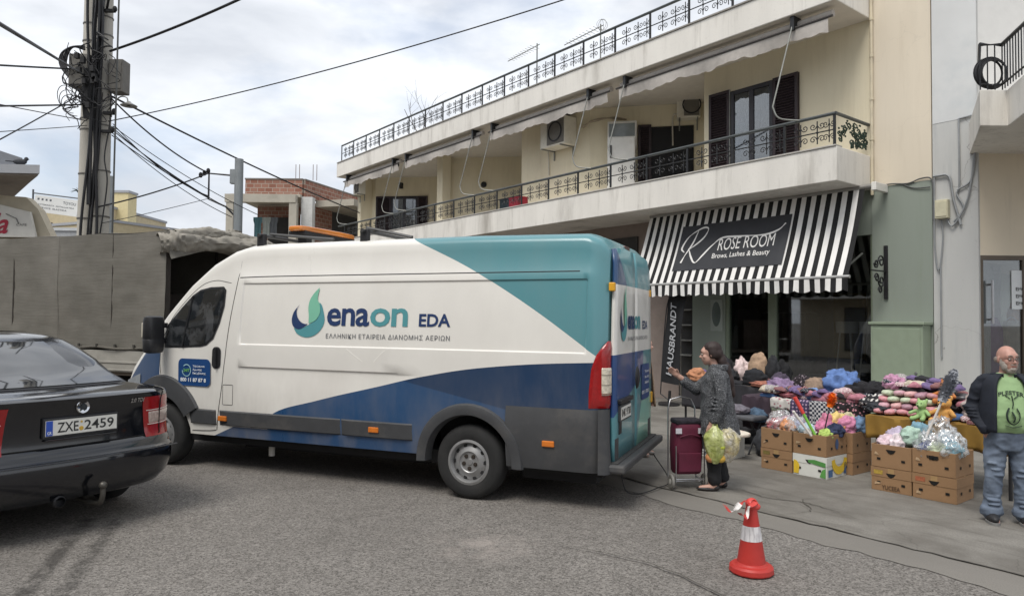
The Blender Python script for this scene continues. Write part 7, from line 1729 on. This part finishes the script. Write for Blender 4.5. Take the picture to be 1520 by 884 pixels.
for s_ in (1, -1):
    b = B(); b.lathe([(.03, -.014), (.075, -.016), (.085, -.008), (.085, .008), (.075, .016), (.03, .014)], 22, 0, Matrix.Translation((s_ * .2, -.06, .085)) @ Matrix.Rotation(R(90), 4, 'Y')); w_ = b.build('wheel', mat('wheel_grey', srgb(0x8d8a84), .6), t, smooth=40)
    b = B(); b.lathe([(0, -.018), (.03, -.018), (.03, .018), (0, .018)], 10, 0, Matrix.Translation((s_ * .2, -.06, .085)) @ Matrix.Rotation(R(90), 4, 'Y')); b.build('hub', pal, w_)

# ---------------------------------------------------------------- traffic cone
t = thing('traffic_cone', 'red and white traffic cone with barrier tape on top', 'cone', (1.69, 5.02, 0), R(20)); t.scale = (.88, .88, .90)
red = mat('cone_red', srgb(0xb03029), .5, var=.1, scale=6, dirt=srgb(0x8f3a33), dirt_amt=.5)
b = B(); b.lathe([(0, .006), (.165, .006), (.175, .015), (.17, .05), (.155, .065), (.125, .07), (.115, .085), (.0, .085)], 14); base = b.build('base', red, t, smooth=30, bevel=.006)
cr = lambda z_: lerp(.112, .042, (z_ - .07) / .43)
b = B(); b.lathe([(cr(.07), .07), (cr(.25), .25), (cr(.255), .255), (cr(.365), .365), (cr(.50), .50), (cr(.50) - .008, .50), (.0, .49)], 32); b.build('shell', red, t, smooth=40)
k = N('reflective_band'); o = k.obj(); k.set('Base Color', k.mix(k.ramp(k.noise(40, 4, k.sc(o, (1, 1, .15))), [(.45, 0), (.62, .7)]), srgb(0xd9d6d6), srgb(0x9a9497))); k.set('Roughness', .35)
b = B(); b.lathe([(cr(.255) + .002, .255), (cr(.365) + .002, .365)], 32); b.build('white_band', MATS['reflective_band'], t, smooth=40)
tt = thing('barrier_tape', 'scrap of red and white barrier tape knotted over the cone tip', 'tape', (1.69, 5.02, .455), R(20))
tr2, tw2 = mat('tape_red', srgb(0xc8433c), .4, var=.1), mat('tape_white', srgb(0xdcd8d4), .4)
def tape(pts, wd, cuts):
    P = smooth_pts(pts, 8); b = B(); n2 = len(P)
    for i in range(n2 - 1):
        a = .6 * math.sin(i * .5); w0_, w1_ = Vector((.2, math.cos(a), math.sin(a))).normalized() * wd, Vector((.2, math.cos(a + .3), math.sin(a + .3))).normalized() * wd
        b.add([P[i] - w0_, P[i] + w0_, P[i + 1] + w1_, P[i + 1] - w1_], [(0, 1, 2, 3)], 1 if cuts[int(i / (n2 - 1) * len(cuts)) % len(cuts)] == 'w' else 0)
    b.build('strip', [tr2, tw2], tt, smooth=60)
tape([(.0, 0, .02), (-.08, -.03, .05), (-.15, -.05, .03), (-.2, -.05, .0), (-.25, -.03, .035)], .025, 'rrwwr'); tape([(.02, -.03, .04), (-.06, -.05, .02), (-.12, -.1, -.03), (-.16, -.07, -.01)], .024, 'rwr')
b = B(); b.lathe([(.028, -.02), (.045, -.005), (.045, .02), (.028, .035)], 16, 0, Matrix.Translation((.0, 0, .015)) @ Matrix.Rotation(R(70), 4, 'X'), close=True); b.sphere((.02, .0, .0), (.05, .045, .03), 12, 8); b.build('knot', tr2, tt, smooth=60)
# ---------------------------------------------------------------- people (local: -y is the way they face, x to a viewer's right when facing him)
skin_l = mat('fair_skin', srgb(0xbd9584), .55, var=.10, scale=14)
skin_m = mat('ruddy_skin', srgb(0xb5897a), .5, var=.14, scale=16)
def chain(b, pts, rs, n=12):
    pts = [Vector(p) for p in pts]
    for (p, q, r0, r1) in zip(pts, pts[1:], rs, rs[1:]):
        b.cyl(p, q, r0, r1, n); b.sphere(p, r0, n, 8)
    b.sphere(pts[-1], rs[-1], n, 8)
def trunk(b, rings, n=22):
    """rings: (z, cx, cy, rx, ry)"""
    L = []
    for z, cx_, cy_, rx, ry in rings:
        L.append([(cx_ + rx * math.copysign(abs(math.cos(a)) ** .85, math.cos(a)), cy_ + ry * math.copysign(abs(math.sin(a)) ** .85, math.sin(a)), z) for a in [2 * math.pi * i / n for i in range(n)]])
    b.loops(L)
def hand(b, w, d, up_, k_=1.0, curl=.5, thumb=1):
    """palm and five bent fingers; w wrist, d towards the fingertips, up_ back of the hand"""
    w, d, up_ = Vector(w), Vector(d).normalized(), Vector(up_).normalized(); s_ = d.cross(up_).normalized(); up_ = s_.cross(d)
    chain(b, [w, w + d * .03 * k_], [.024 * k_, .027 * k_], 8)
    for i in range(4):
        o_ = s_ * (i - 1.5) * .019 * k_
        kn = w + d * (.082 - .004 * abs(i - 1)) * k_ + o_; chain(b, [w + d * .02 * k_ + o_ * .7, kn], [.016 * k_, .0125 * k_], 8)
        L_ = (.038, .044, .041, .032)[i] * k_; a = curl * .7; p = kn; dd = d
        for q in range(2 if k_ < .8 else 3):
            dd = (dd - up_ * a * .9).normalized(); p2 = p + dd * L_ * (1 - .22 * q) * .72; chain(b, [p, p2], [.0098 * k_, .0088 * k_], 7); p = p2
    t0 = w + d * .028 * k_ + s_ * thumb * -.022 * k_; t1 = t0 + (d * .6 - s_ * thumb * .7 - up_ * .35).normalized() * .036 * k_; t2 = t1 + (d * .85 - s_ * thumb * .2 - up_ * .4).normalized() * .03 * k_
    chain(b, [t0, t1, t2], [.014 * k_, .0115 * k_, .0095 * k_], 8)
def head(b, c, k_=1.0, yaw=0, pitch=0):
    """skull, jaw, nose, ears, brow and lips; faces -y turned by yaw"""
    M = Matrix.Translation(c) @ Matrix.Rotation(yaw, 4, 'Z') @ Matrix.Rotation(pitch, 4, 'X') @ Matrix.Scale(k_, 4)
    S = lambda p, r: b.sphere(p, r, 14, 10, 0, M)
    S((0, .012, .03), (.078, .096, .092)); S((0, -.03, -.035), (.062, .066, .075)); S((0, -.052, -.082), (.036, .034, .03)); S((0, -.06, .03), (.062, .036, .045))
    S((0, -.098, -.02), (.014, .022, .016)); S((0, -.086, .0), (.0105, .016, .028)); S((0, -.078, .03), (.05, .02, .012)); S((0, -.082, -.052), (.026, .014, .0075)); S((0, -.081, -.064), (.022, .013, .007))
    for s_ in (1, -1): S((s_ * .042, -.06, -.02), (.022, .022, .022)); S((s_ * .079, .012, -.002), (.01, .02, .032)); S((s_ * .012, -.095, -.026), (.009, .011, .008))
    return M
def eyes(par, M, dark=(.02, .015, .012)):
    wm_ = mat('eye_white', srgb(0xcfc8c0), .3); im_ = mat('iris', dark, .2)
    for s_ in (1, -1):
        b = B(); b.sphere((s_ * .03, -.083, .008), (.0135, .010, .008), 10, 8, 0, M); b.sphere((s_ * .031, -.0915, .008), (.006, .004, .006), 8, 6, 1, M)
        b.build('eye', [wm_, im_], par, smooth=60)

# ---- man with the green T-shirt, right edge
man = thing('person', 'bald bearded man in glasses, open dark jacket, green T-shirt and blue jeans', 'person', (4.36, 6.27, PV), R(-22)); man.scale = (.93, .95, 1.0)
K = 1.0
denim = mat('blue_denim', srgb(0x616c7c), .85, var=.28, scale=7, bump=.35, bscale=40, dirt=srgb(0x8f9aa8), dirt_amt=.55)
jackm = mat('navy_jacket', srgb(0x171c27), .8, var=.25, scale=9, bump=.3, bscale=35)
tee = mat('lime_tee', srgb(0x8fab7c), .85, var=.08, scale=8, bump=.2, bscale=25)
lean = lambda z: .0
sh = 1.275; hipz = .78
b = B()
trunk(b, [(.70, 0, 0, .15, .11), (.82, 0, 0, .165, .125), (.95, 0, -.01, .17, .14), (1.1, 0, -.01, .175, .12), (1.22, 0, 0, .17, .10), (1.29, 0, .0, .11, .08), (1.31, 0, .0, .06, .06)])
chain(b, [(0, .01, 1.26), (0, -.01, 1.36)], [.062, .058])
for s_ in (1, -1):
    chain(b, [(s_ * .085, 0, .74), (s_ * .11, -.01, .42), (s_ * .125, .02, .07)], [.09, .055, .04]); b.box(s_ * .13 - .035, s_ * .13 + .035, -.14, .05, .01, .05)
arm_l = [(-.19, .02, 1.225), (-.26, .055, .99), (-.19, -.07, .815)]; arm_r = [(.19, .02, 1.225), (.26, .055, .99), (.19, -.07, .815)]
for A in (arm_l, arm_r): chain(b, A, [.055, .045, .034])
hand(b, (-.185, -.07, .815), (.35, .35, -.9), (-.6, -.8, 0), 1.0, .3, 1); hand(b, (.185, -.07, .815), (-.35, .35, -.9), (.6, -.8, 0), 1.0, .3, -1)
HM = head(b, (0, -.035, 1.425), .99, R(22), R(0))
remeshed('body', b, skin_m, man, .0075, 3)
eyes(man, HM)
b = B()
for p, r in (((0, -.045, -.092), (.046, .04, .034)), ((.05, -.03, -.055), (.022, .04, .045)), ((-.05, -.03, -.055), (.022, .04, .045)), ((.066, -.005, -.02), (.012, .02, .04)), ((-.066, -.005, -.02), (.012, .02, .04)), ((0, -.088, -.041), (.034, .012, .0085)), ((0, -.078, -.08), (.03, .02, .02))): b.sphere(p, r, 12, 8, 0, HM)
remeshed('beard', b, mat('grey_beard', srgb(0x9c938a), .95, var=.25, scale=90, bump=.6, bscale=180), man, .006, 1)
b = B()
for s_ in (1, -1): b.sphere((s_ * .068, .05, .0), (.014, .042, .028), 10, 8, 0, HM)
b.sphere((0, .09, -.005), (.06, .024, .035), 10, 8, 0, HM)
remeshed('hair_fringe', b, mat('grey_hair', srgb(0x8b8178), .95, var=.25, scale=90), man, .006, 1)
b = B()
for s_ in (1, -1):
    b.tube([HM @ Vector((s_ * .033 + .025 * math.cos(a), -.104 + .012 * abs(math.cos(a)) * (s_ * math.cos(a) > 0), .006 + .017 * math.sin(a))) for a in [2 * math.pi * q / 18 for q in range(19)]], .0024, 5); b.tube([HM @ Vector(p) for p in ((s_ * .058, -.094, .01), (s_ * .078, -.03, .012), (s_ * .083, .015, .01))], .002, 5)
b.tube([HM @ Vector(p) for p in ((-.01, -.108, .01), (0, -.112, .013), (.01, -.108, .01))], .0022, 5); b.build('glasses', mat('glasses_frame', (.02, .018, .018), .3), man)
b = B()
for s_ in (1, -1): b.tube([HM @ Vector((s_ * (.016 + .034 * q), -.097 + .012 * q * q, .034 + .006 * math.sin(q * 3))) for q in (0, .33, .66, 1)], .0045, 6)
b.build('eyebrows', MATS['grey_hair'], man)
b = B(); b.tube([HM @ Vector((x_, -.096 + 9 * x_ * x_, -.0575)) for x_ in (-.02, -.01, 0, .01, .02)], .0028, 5); b.build('mouth', mat('lip_line', srgb(0x7c473d), .6), man)
# T-shirt, jacket, jeans, shoes
b = B()
trunk(b, [(.80, 0, -.012, .188, .150), (.84, 0, -.02, .195, .165), (.95, 0, -.03, .20, .178), (1.06, 0, -.022, .197, .158), (1.17, 0, -.01, .19, .128), (1.245, 0, 0, .165, .105), (1.285, 0, .0, .105, .082), (1.305, 0, -.002, .078, .072)])
b.sphere((0, -.06, .93), (.15, .13, .13), 16, 10)
tsh = wrinkle(remeshed('t_shirt', b, tee, man, .009, 3), .004, (7, 7, 12), 3)
inkm = mat('tee_print', srgb(0x23302a), .85, var=.1)
def tee_pt(x_, z_):
    rx, ry, cy_ = interp([(.8, .188), (.95, .20), (1.06, .197), (1.17, .19), (1.245, .165)], z_), interp([(.8, .150), (.84, .175), (.93, .192), (1.0, .182), (1.06, .166), (1.17, .13), (1.245, .105)], z_), interp([(.8, -.012), (.95, -.03), (1.17, -.01), (1.245, 0)], z_)
    return (x_, cy_ - ry * math.sqrt(max(0, 1 - (x_ / rx) ** 2)) - .009, z_)
V, Fc = text_mesh('PLESTER', 1, .02); P = fit(V, -.10, .10, 1.13, 1.165); b = B(); b.add([tee_pt(x_, z_ - .35 * x_ * x_ * 6) for x_, z_ in P], Fc); b.build('lettering', inkm, tsh)
b = B(); 
for pts, r_ in (([(.0, 1.12), (.005, 1.06), (-.005, 1.02)], .012), ([(-.03, 1.02), (-.05, .97), (-.04, .91), (.0, .88), (.04, .91), (.05, .97), (.03, 1.02)], .011), ([(-.06, .87), (0, .855), (.07, .87)], .008), ([(-.05, 1.125), (-.015, 1.10)], .006), ([(.05, 1.125), (.015, 1.10)], .006), ([(-.01, .99), (.012, .94), (.0, .9)], .014)):
    b.tube([tee_pt(p.x, p.z) for p in smooth_pts([(x_, 0, z_) for x_, z_ in pts], 5)], r_, 6, flat=.35)
b.build('print_figure', inkm, tsh)
b = B()
def jk(i, j):
    a = R(lerp(-58, 238, i)); z_ = lerp(.80, 1.285, j)
    rx, ry = interp([(.80, .215), (.95, .215), (1.1, .205), (1.2, .195), (1.25, .17), (1.285, .105)], z_), interp([(.80, .175), (.95, .18), (1.1, .16), (1.2, .135), (1.25, .115), (1.285, .088)], z_)
    w_ = 1 + .035 * mnoise.noise((math.cos(a) * 2, z_ * 7, math.sin(a) * 2)); op = .02 * (abs(i - .5) * 2) ** 6
    return (rx * math.cos(a) * w_ * (1 + op), ry * math.sin(a) * w_ - .005 - op, z_)
b.grid(jk, 44, 16); jb = b.build('jacket_body', jackm, man, smooth=70); s_ = jb.modifiers.new('thick', 'SOLIDIFY'); s_.thickness = .018; s_.offset = 1
b = B()
for s_, A in ((-1, arm_l), (1, arm_r)):
    chain(b, [(s_ * .155, .01, 1.235), (s_ * .205, .025, 1.19), (s_ * .24, .05, 1.09), (s_ * .262, .058, .985), (s_ * .235, -.01, .89), (s_ * .195, -.07, .825)], [.064, .068, .063, .06, .056, .053], 14)
    for q in range(4): b.sphere((s_ * (.29 - .012 * q), .04 - .015 * q, 1.0 - .028 * q), (.068, .068, .012), 12, 6)
sl = wrinkle(remeshed('jacket_sleeves', b, jackm, man, .009, 2), .010, (9, 9, 12), 2)
b = B(); b.grid(lambda i, j: (.11 * math.cos(R(lerp(-70, 250, i))) * (1 + .12 * j), .085 * math.sin(R(lerp(-70, 250, i))) * (1 + .12 * j) + .003, 1.275 + .05 * j - .02 * j * j), 30, 4); cl_ = b.build('collar', jackm, man, smooth=70); s_ = cl_.modifiers.new('thick', 'SOLIDIFY'); s_.thickness = .014
b = B()
trunk(b, [(.64, 0, .0, .15, .12), (.70, 0, 0, .18, .135), (.78, 0, -.003, .19, .148), (.83, 0, -.008, .188, .15), (.845, 0, -.008, .178, .142)])
for s_ in (1, -1):
    chain(b, [(s_ * .09, .0, .72), (s_ * .102, -.005, .55), (s_ * .112, -.012, .40), (s_ * .122, .008, .22), (s_ * .13, .01, .085)], [.104, .09, .074, .070, .078], 16)
    b.lathe([(.0, .06), (.088, .06), (.094, .075), (.094, .115), (.088, .13), (.0, .13)], 18, 0, Matrix.Translation((s_ * .13, .01, 0)))
    for q in range(5): b.sphere((s_ * .125, -.06 + .01 * q, .16 + .035 * q), (.06, .03, .010), 10, 6)
    for q in range(3): b.sphere((s_ * (.09 + .02 * q), -.075, .42 + .05 * q), (.05, .03, .009), 10, 6)
wrinkle(remeshed('jeans', b, denim, man, .009, 2), .009, (8, 8, 13), 1)
b = B(); b.grid(lambda i, j: (.192 * math.cos(R(lerp(180, 360, i))), .153 * math.sin(R(lerp(180, 360, i))) - .008, .80 + .03 * j), 24, 1); b.build('belt', mat('brown_belt', srgb(0x3c2e24), .6), man)
for s_ in (1, -1):
    b = B(); b.sphere((s_ * .135, -.055, .045), (.052, .12, .045), 14, 10); b.sphere((s_ * .135, -.0, .06), (.047, .07, .05), 12, 8); sh_ = remeshed('shoe', b, mat('black_shoe', (.018, .018, .02), .6, var=.3), man, .008, 2)
    b = B(); P = [(s_ * .135 + .056 * math.cos(a), -.05 + .128 * math.sin(a)) for a in [2 * math.pi * q / 22 for q in range(22)]]; b.prism(P, .0, .022); b.build('sole', mat('grey_sole', srgb(0x7b7a78), .8), sh_)

# ---- woman in the tweed coat, in profile
wom = thing('person', 'woman with long dark hair in a grey tweed coat, gesturing and holding carrier bags', 'person', (2.13, 7.42, PV), R(-100))
k = N('grey_tweed'); o = k.obj(); f1 = k.noise(170, 2, o, .7); f2 = k.noise(60, 3, o, .7)
c = k.mix(k.ramp(f1, [(.50, 0), (.62, 1)]), srgb(0x2b2d31), srgb(0xa3a5a8)); c = k.mix(k.ramp(f2, [(.42, .55), (.6, 0)]), c, srgb(0x1f2024)); k.set('Base Color', c); k.set('Roughness', .95); k.bump(f2, .4, .01)
tweed = MATS['grey_tweed']; bt = mat('black_trousers', (.014, .014, .016), .85, var=.2)
b = B()
trunk(b, [(.62, 0, .02, .13, .11), (.76, 0, .03, .16, .13), (.95, 0, .0, .13, .11), (1.1, 0, -.005, .15, .115), (1.2, 0, .0, .14, .09), (1.25, 0, .0, .08, .06)])
chain(b, [(0, .0, 1.22), (0, -.025, 1.32)], [.05, .046])
for s_ in (1, -1):
    y_ = -.05 if s_ > 0 else .05
    chain(b, [(s_ * .08, .02, .68), (s_ * .085, y_ * .5 - .01, .38), (s_ * .085, y_ + .03, .07)], [.085, .055, .036]); chain(b, [(s_ * .085, y_ + .03, .045), (s_ * .088, y_ - .11, .028)], [.034, .024])
# arm on the far side is raised forward, near arm (x>0 side seen by us) hangs with the bags
wa_ = [(-.16, -.01, 1.17), (-.19, -.17, 1.0), (-.13, -.36, 1.14)]; wb_ = [(.17, .01, 1.17), (.20, .03, .92), (.19, -.06, .70)]
chain(b, wa_, [.05, .042, .03]); chain(b, wb_, [.05, .042, .03])
hand(b, (-.125, -.37, 1.15), (.1, -.7, .6), (-.8, -.2, .5), .95, .45, 1); hand(b, (.19, -.065, .69), (.0, -.25, -1), (1, 0, 0), .95, 1.0, 1)
WM = head(b, (0, -.055, 1.395), .98, R(-4), R(6))
remeshed('body', b, skin_l, wom, .0075, 3)
eyes(wom, WM)
b = B(); b.tube([WM @ Vector((x_, -.094 + 9 * x_ * x_, -.0575)) for x_ in (-.02, -.01, 0, .01, .02)], .003, 5); b.build('mouth', mat('rose_lips', srgb(0x9a5550), .5), wom)
b = B()
for s_ in (1, -1): b.tube([WM @ Vector((s_ * (.014 + .034 * q), -.097 + .013 * q * q, .032 + .006 * math.sin(q * 3))) for q in (0, .33, .66, 1)], .0032, 6)
b.build('eyebrows', mat('dark_hair', srgb(0x2b1d1a), .6, var=.35, scale=60, bump=.4, bscale=150), wom)
b = B()
for p, r in (((0, .028, .055), (.088, .098, .082)), ((0, .075, .0), (.078, .062, .08)), ((0, .11, -.09), (.064, .055, .09)), ((.0, .15, -.19), (.058, .05, .10)), ((0, .175, -.30), (.052, .04, .10)), ((.0, .185, -.40), (.038, .03, .08)), ((.07, .03, .01), (.022, .05, .06)), ((-.07, .03, .01), (.022, .05, .06))): b.sphere(p, r, 14, 10, 0, WM)
remeshed('hair', b, MATS['dark_hair'], wom, .008, 2)
b = B()
trunk(b, [(.575, 0, .03, .215, .195), (.60, 0, .03, .212, .19), (.75, 0, .025, .205, .178), (.92, 0, .01, .19, .155), (1.05, 0, .0, .188, .145), (1.16, 0, .005, .175, .125), (1.23, 0, .01, .13, .095), (1.275, 0, .005, .085, .075), (1.29, 0, .005, .07, .065)], 28)
chain(b, [(-.15, .0, 1.185), (-.185, -.09, 1.08), (-.185, -.19, 1.0), (-.15, -.31, 1.095)], [.066, .062, .056, .05], 14); chain(b, [(.155, .01, 1.185), (.195, .025, 1.06), (.21, .03, .92), (.195, -.03, .75)], [.068, .065, .06, .055], 14)
for q in range(4): b.sphere((.207, .01 - .008 * q, .96 - .035 * q), (.066, .066, .011), 12, 6)
for q in range(6):
    a = q * 1.05 + .3; b.cyl((.185 * math.cos(a), .02 + .15 * math.sin(a), .9), (.215 * math.cos(a), .03 + .188 * math.sin(a), .58), .012, .03, 8)
wrinkle(remeshed('coat', b, tweed, wom, .009, 2), .009, (8, 8, 6), 4)
b = B(); trunk(b, [(1.235, 0, .03, .12, .10), (1.27, 0, .03, .115, .098), (1.30, 0, .045, .10, .09), (1.29, 0, .05, .06, .05)]); remeshed('collar', b, tweed, wom, .010, 2)
b = B(); b.box(.212, .218, -.10, .02, .86, .875); b.build('pocket_edge', bt, wom)
b = B()
for s_ in (1, -1):
    y_ = -.05 if s_ > 0 else .05
    chain(b, [(s_ * .08, .02, .70), (s_ * .087, y_ * .5 - .01, .40), (s_ * .087, y_ + .03, .12)], [.098, .075, .066], 14)
wrinkle(remeshed('trousers', b, bt, wom, .009, 2), .008, (9, 9, 10), 5)
for s_ in (1, -1):
    y_ = -.05 if s_ > 0 else .05
    b = B(); b.sphere((s_ * .088, y_ - .045, .022), (.042, .115, .022), 14, 8); b.sphere((s_ * .086, y_ + .04, .035), (.036, .042, .035), 10, 8); remeshed('shoe', b, mat('black_flat', (.02, .016, .016), .5), wom, .007, 2)
def carrier(c, r, name, lab, cols, seed, alpha=.6):
    t = thing('carrier_bag', lab, 'bag', c, R(-100), 'carrier bags in the hand of the woman')
    k = N(name); o = k.obj(); tr_ = k.n('ShaderNodeBsdfTransparent', {'Color': (*cols[0], 1)}); p_ = k.n('ShaderNodeBsdfPrincipled', {'Roughness': .25})
    k.t.links.new(k.mix(k.ramp(k.noise(9, 4, o), [(.4, 0), (.62, 1)]), cols[0], cols[1]), p_.inputs['Base Color'])
    m_ = k.n('ShaderNodeMixShader', {0: k.ramp(k.noise(14, 4, o, .6, 1), [(.35, alpha), (.65, .95)]), 1: tr_.outputs[0], 2: p_.outputs[0]}); k.t.links.new(m_.outputs[0], k.out.inputs['Surface'])
    b = B()
    def f_(i, j):
        a = 2 * math.pi * i; z_ = j; w_ = math.sin(math.pi * min(1, .02 + z_ * .62 + .0)) ** .55 * (1 if z_ < .7 else 1 - .85 * ((z_ - .7) / .3))
        d = 1 + .16 * mnoise.noise((math.cos(a) * 1.6 + seed, math.sin(a) * 1.6, z_ * 3)) + .07 * math.sin(a * 7 + z_ * 5)
        return (r[0] * w_ * d * math.cos(a), r[1] * w_ * d * math.sin(a), r[2] * (z_ - 1))
    b.grid(f_, 30, 18); b.build('film', MATS[name], t, smooth=70)
    b = B(); b.tube([(0, -.03, -.06), (0, -.02, .01), (0, .02, .01), (0, .03, -.06)], .008, 5); b.build('handle', MATS[name], t)
    for q in range(4):
        b = B(); b.sphere((rnd.uniform(-.04, .04), rnd.uniform(-.06, .06), -r[2] * .72 + rnd.uniform(-.05, .08)), rnd.uniform(.035, .055), 12, 8); b.build('contents', mat('groceries_%d' % (q + seed), srgb((0xb8c04a, 0x9aa53c, 0xd9b04a, 0xc98a5a, 0xcab58f, 0xd2c070)[(q + seed) % 6]), .6), t, smooth=60)
    return t
carrier((2.06, 7.20, .70), (.095, .115, .38), 'lime_film', 'lime green plastic carrier bag held by the woman', (srgb(0xc3cc7a), srgb(0xdfe3a8)), 0, .3)
carrier((2.19, 7.22, .69), (.11, .13, .36), 'pale_film', 'pale see-through carrier bag with yellow goods held by the woman', (srgb(0xdcd8cc), srgb(0xe0d29a)), 2, .2)

# ---- person half hidden behind the van's tail
per = thing('person', 'person in an open beige coat mostly hidden behind the tail of the van', 'person', (1.69, 9.25, PV), R(60))
coat_b = mat('beige_coat', srgb(0x9c8670), .9, var=.12, scale=9, bump=.2, bscale=40)
b = B()
trunk(b, [(.62, 0, .02, .13, .11), (.78, 0, .02, .155, .12), (.95, 0, .0, .13, .11), (1.12, 0, -.005, .15, .11), (1.22, 0, .0, .14, .09), (1.27, 0, .0, .07, .06)])
chain(b, [(0, 0, 1.24), (0, -.015, 1.34)], [.05, .046])
for s_ in (1, -1):
    chain(b, [(s_ * .08, .01, .70), (s_ * .09, -.01, .4), (s_ * .095, .02, .07)], [.085, .055, .036]); chain(b, [(s_ * .095, .02, .045), (s_ * .1, -.12, .03)], [.034, .026])
    chain(b, [(s_ * .17, .0, 1.2), (s_ * .21, -.0, .97), (s_ * .20, -.07, .76)], [.048, .042, .03]); hand(b, (s_ * .20, -.075, .75), (.0, -.25, -1), (s_, 0, 0), .95, .9, s_)
PM = head(b, (0, -.045, 1.415), .98)
remeshed('body', b, skin_l, per, .0085, 3); eyes(per, PM)
b = B()
for p, r in (((0, .028, .055), (.088, .098, .082)), ((0, .075, -.01), (.08, .06, .1)), ((0, .07, -.1), (.07, .05, .07))): b.sphere(p, r, 14, 10, 0, PM)
remeshed('hair', b, MATS['dark_hair'], per, .009, 2)
b = B(); trunk(b, [(.80, 0, .0, .155, .13), (.95, 0, -.005, .15, .125), (1.12, 0, -.005, .165, .122), (1.22, 0, .0, .15, .1), (1.275, 0, .0, .07, .065)]); remeshed('jumper', b, bt, per, .011, 2)
b = B()
b.grid(lambda i, j: (interp([(.62, .22), (.95, .185), (1.2, .17), (1.28, .09)], lerp(.62, 1.28, j)) * math.cos(R(lerp(-50, 230, i))), interp([(.62, .19), (.95, .16), (1.2, .125), (1.28, .08)], lerp(.62, 1.28, j)) * math.sin(R(lerp(-50, 230, i))) + .01, lerp(.62, 1.28, j)), 36, 12)
cb_ = b.build('coat', coat_b, per, smooth=70); s_ = cb_.modifiers.new('thick', 'SOLIDIFY'); s_.thickness = .016; s_.offset = 1
b = B()
for s_ in (1, -1): chain(b, [(s_ * .15, .0, 1.21), (s_ * .195, -.005, 1.1), (s_ * .215, .0, .97), (s_ * .205, -.055, .80)], [.066, .062, .056, .048], 12)
remeshed('sleeves', b, mat('dark_sleeve', srgb(0x2a2422), .85, var=.2), per, .011, 2)
b = B()
for s_ in (1, -1): chain(b, [(s_ * .08, .01, .72), (s_ * .09, -.01, .42), (s_ * .095, .02, .11)], [.1, .078, .066], 12)
b.sphere((0, .01, .76), (.16, .125, .09), 14, 8); remeshed('trousers', b, bt, per, .011, 2)
for s_ in (1, -1):
    b = B(); b.sphere((s_ * .098, -.045, .03), (.042, .11, .03), 12, 8); b.sphere((s_ * .096, .03, .04), (.038, .045, .04), 10, 8); remeshed('shoe', b, mat('pale_shoe', srgb(0x8d8781), .6), per, .008, 2)

# ---------------------------------------------------------------- houses on our side of the street (seen in panes and paint)
def opp(u0, u1, w0, w1, h, col, lb):
    t = thing('street_house', lb, 'building', F((u0 + u1) / 2, w0, 0), BRZ)
    L = abs(u1 - u0) / 2; m_ = mat('opposite_%x' % col, srgb(col), .85, var=.08)
    b = B(); b.box(-L, L, 0, w1 - w0, 0, h); b.build('wall', m_, t); b = B(); b.box(-L - .1, L + .1, -.3, w1 - w0, h, h + .35); b.build('roof', whitep, t)
    for fl in range(int(h // 3.1)):
        b = B(); b.box(-L, L, -1.1, -.003, fl * 3.1 + 2.9, fl * 3.1 + 3.15); b.build('balcony', whitep, t)
        for q in range(int(L * 2 / 2.6)):
            x_ = -L + 1.3 + q * 2.6; f_ = B().box(x_ - .55, x_ + .55, -.04, -.003, fl * 3.1 + .35, fl * 3.1 + 2.5).build('window', framem, t); B().box(x_ - .47, x_ + .47, -.05, -.04, fl * 3.1 + .45, fl * 3.1 + 2.4).build('pane', MATS['far_pane'], f_)
opp(14, 2, 22, 32, 6.6, 0xb9ad98, 'beige two storey house across the street behind the viewer'); opp(1.2, -9, 21.5, 32, 9.7, 0xa7a49e, 'grey three storey house across the street behind the viewer'); opp(-10, -22, 22, 32, 6.4, 0xb3a28b, 'tan two storey house across the street farthest behind the viewer')
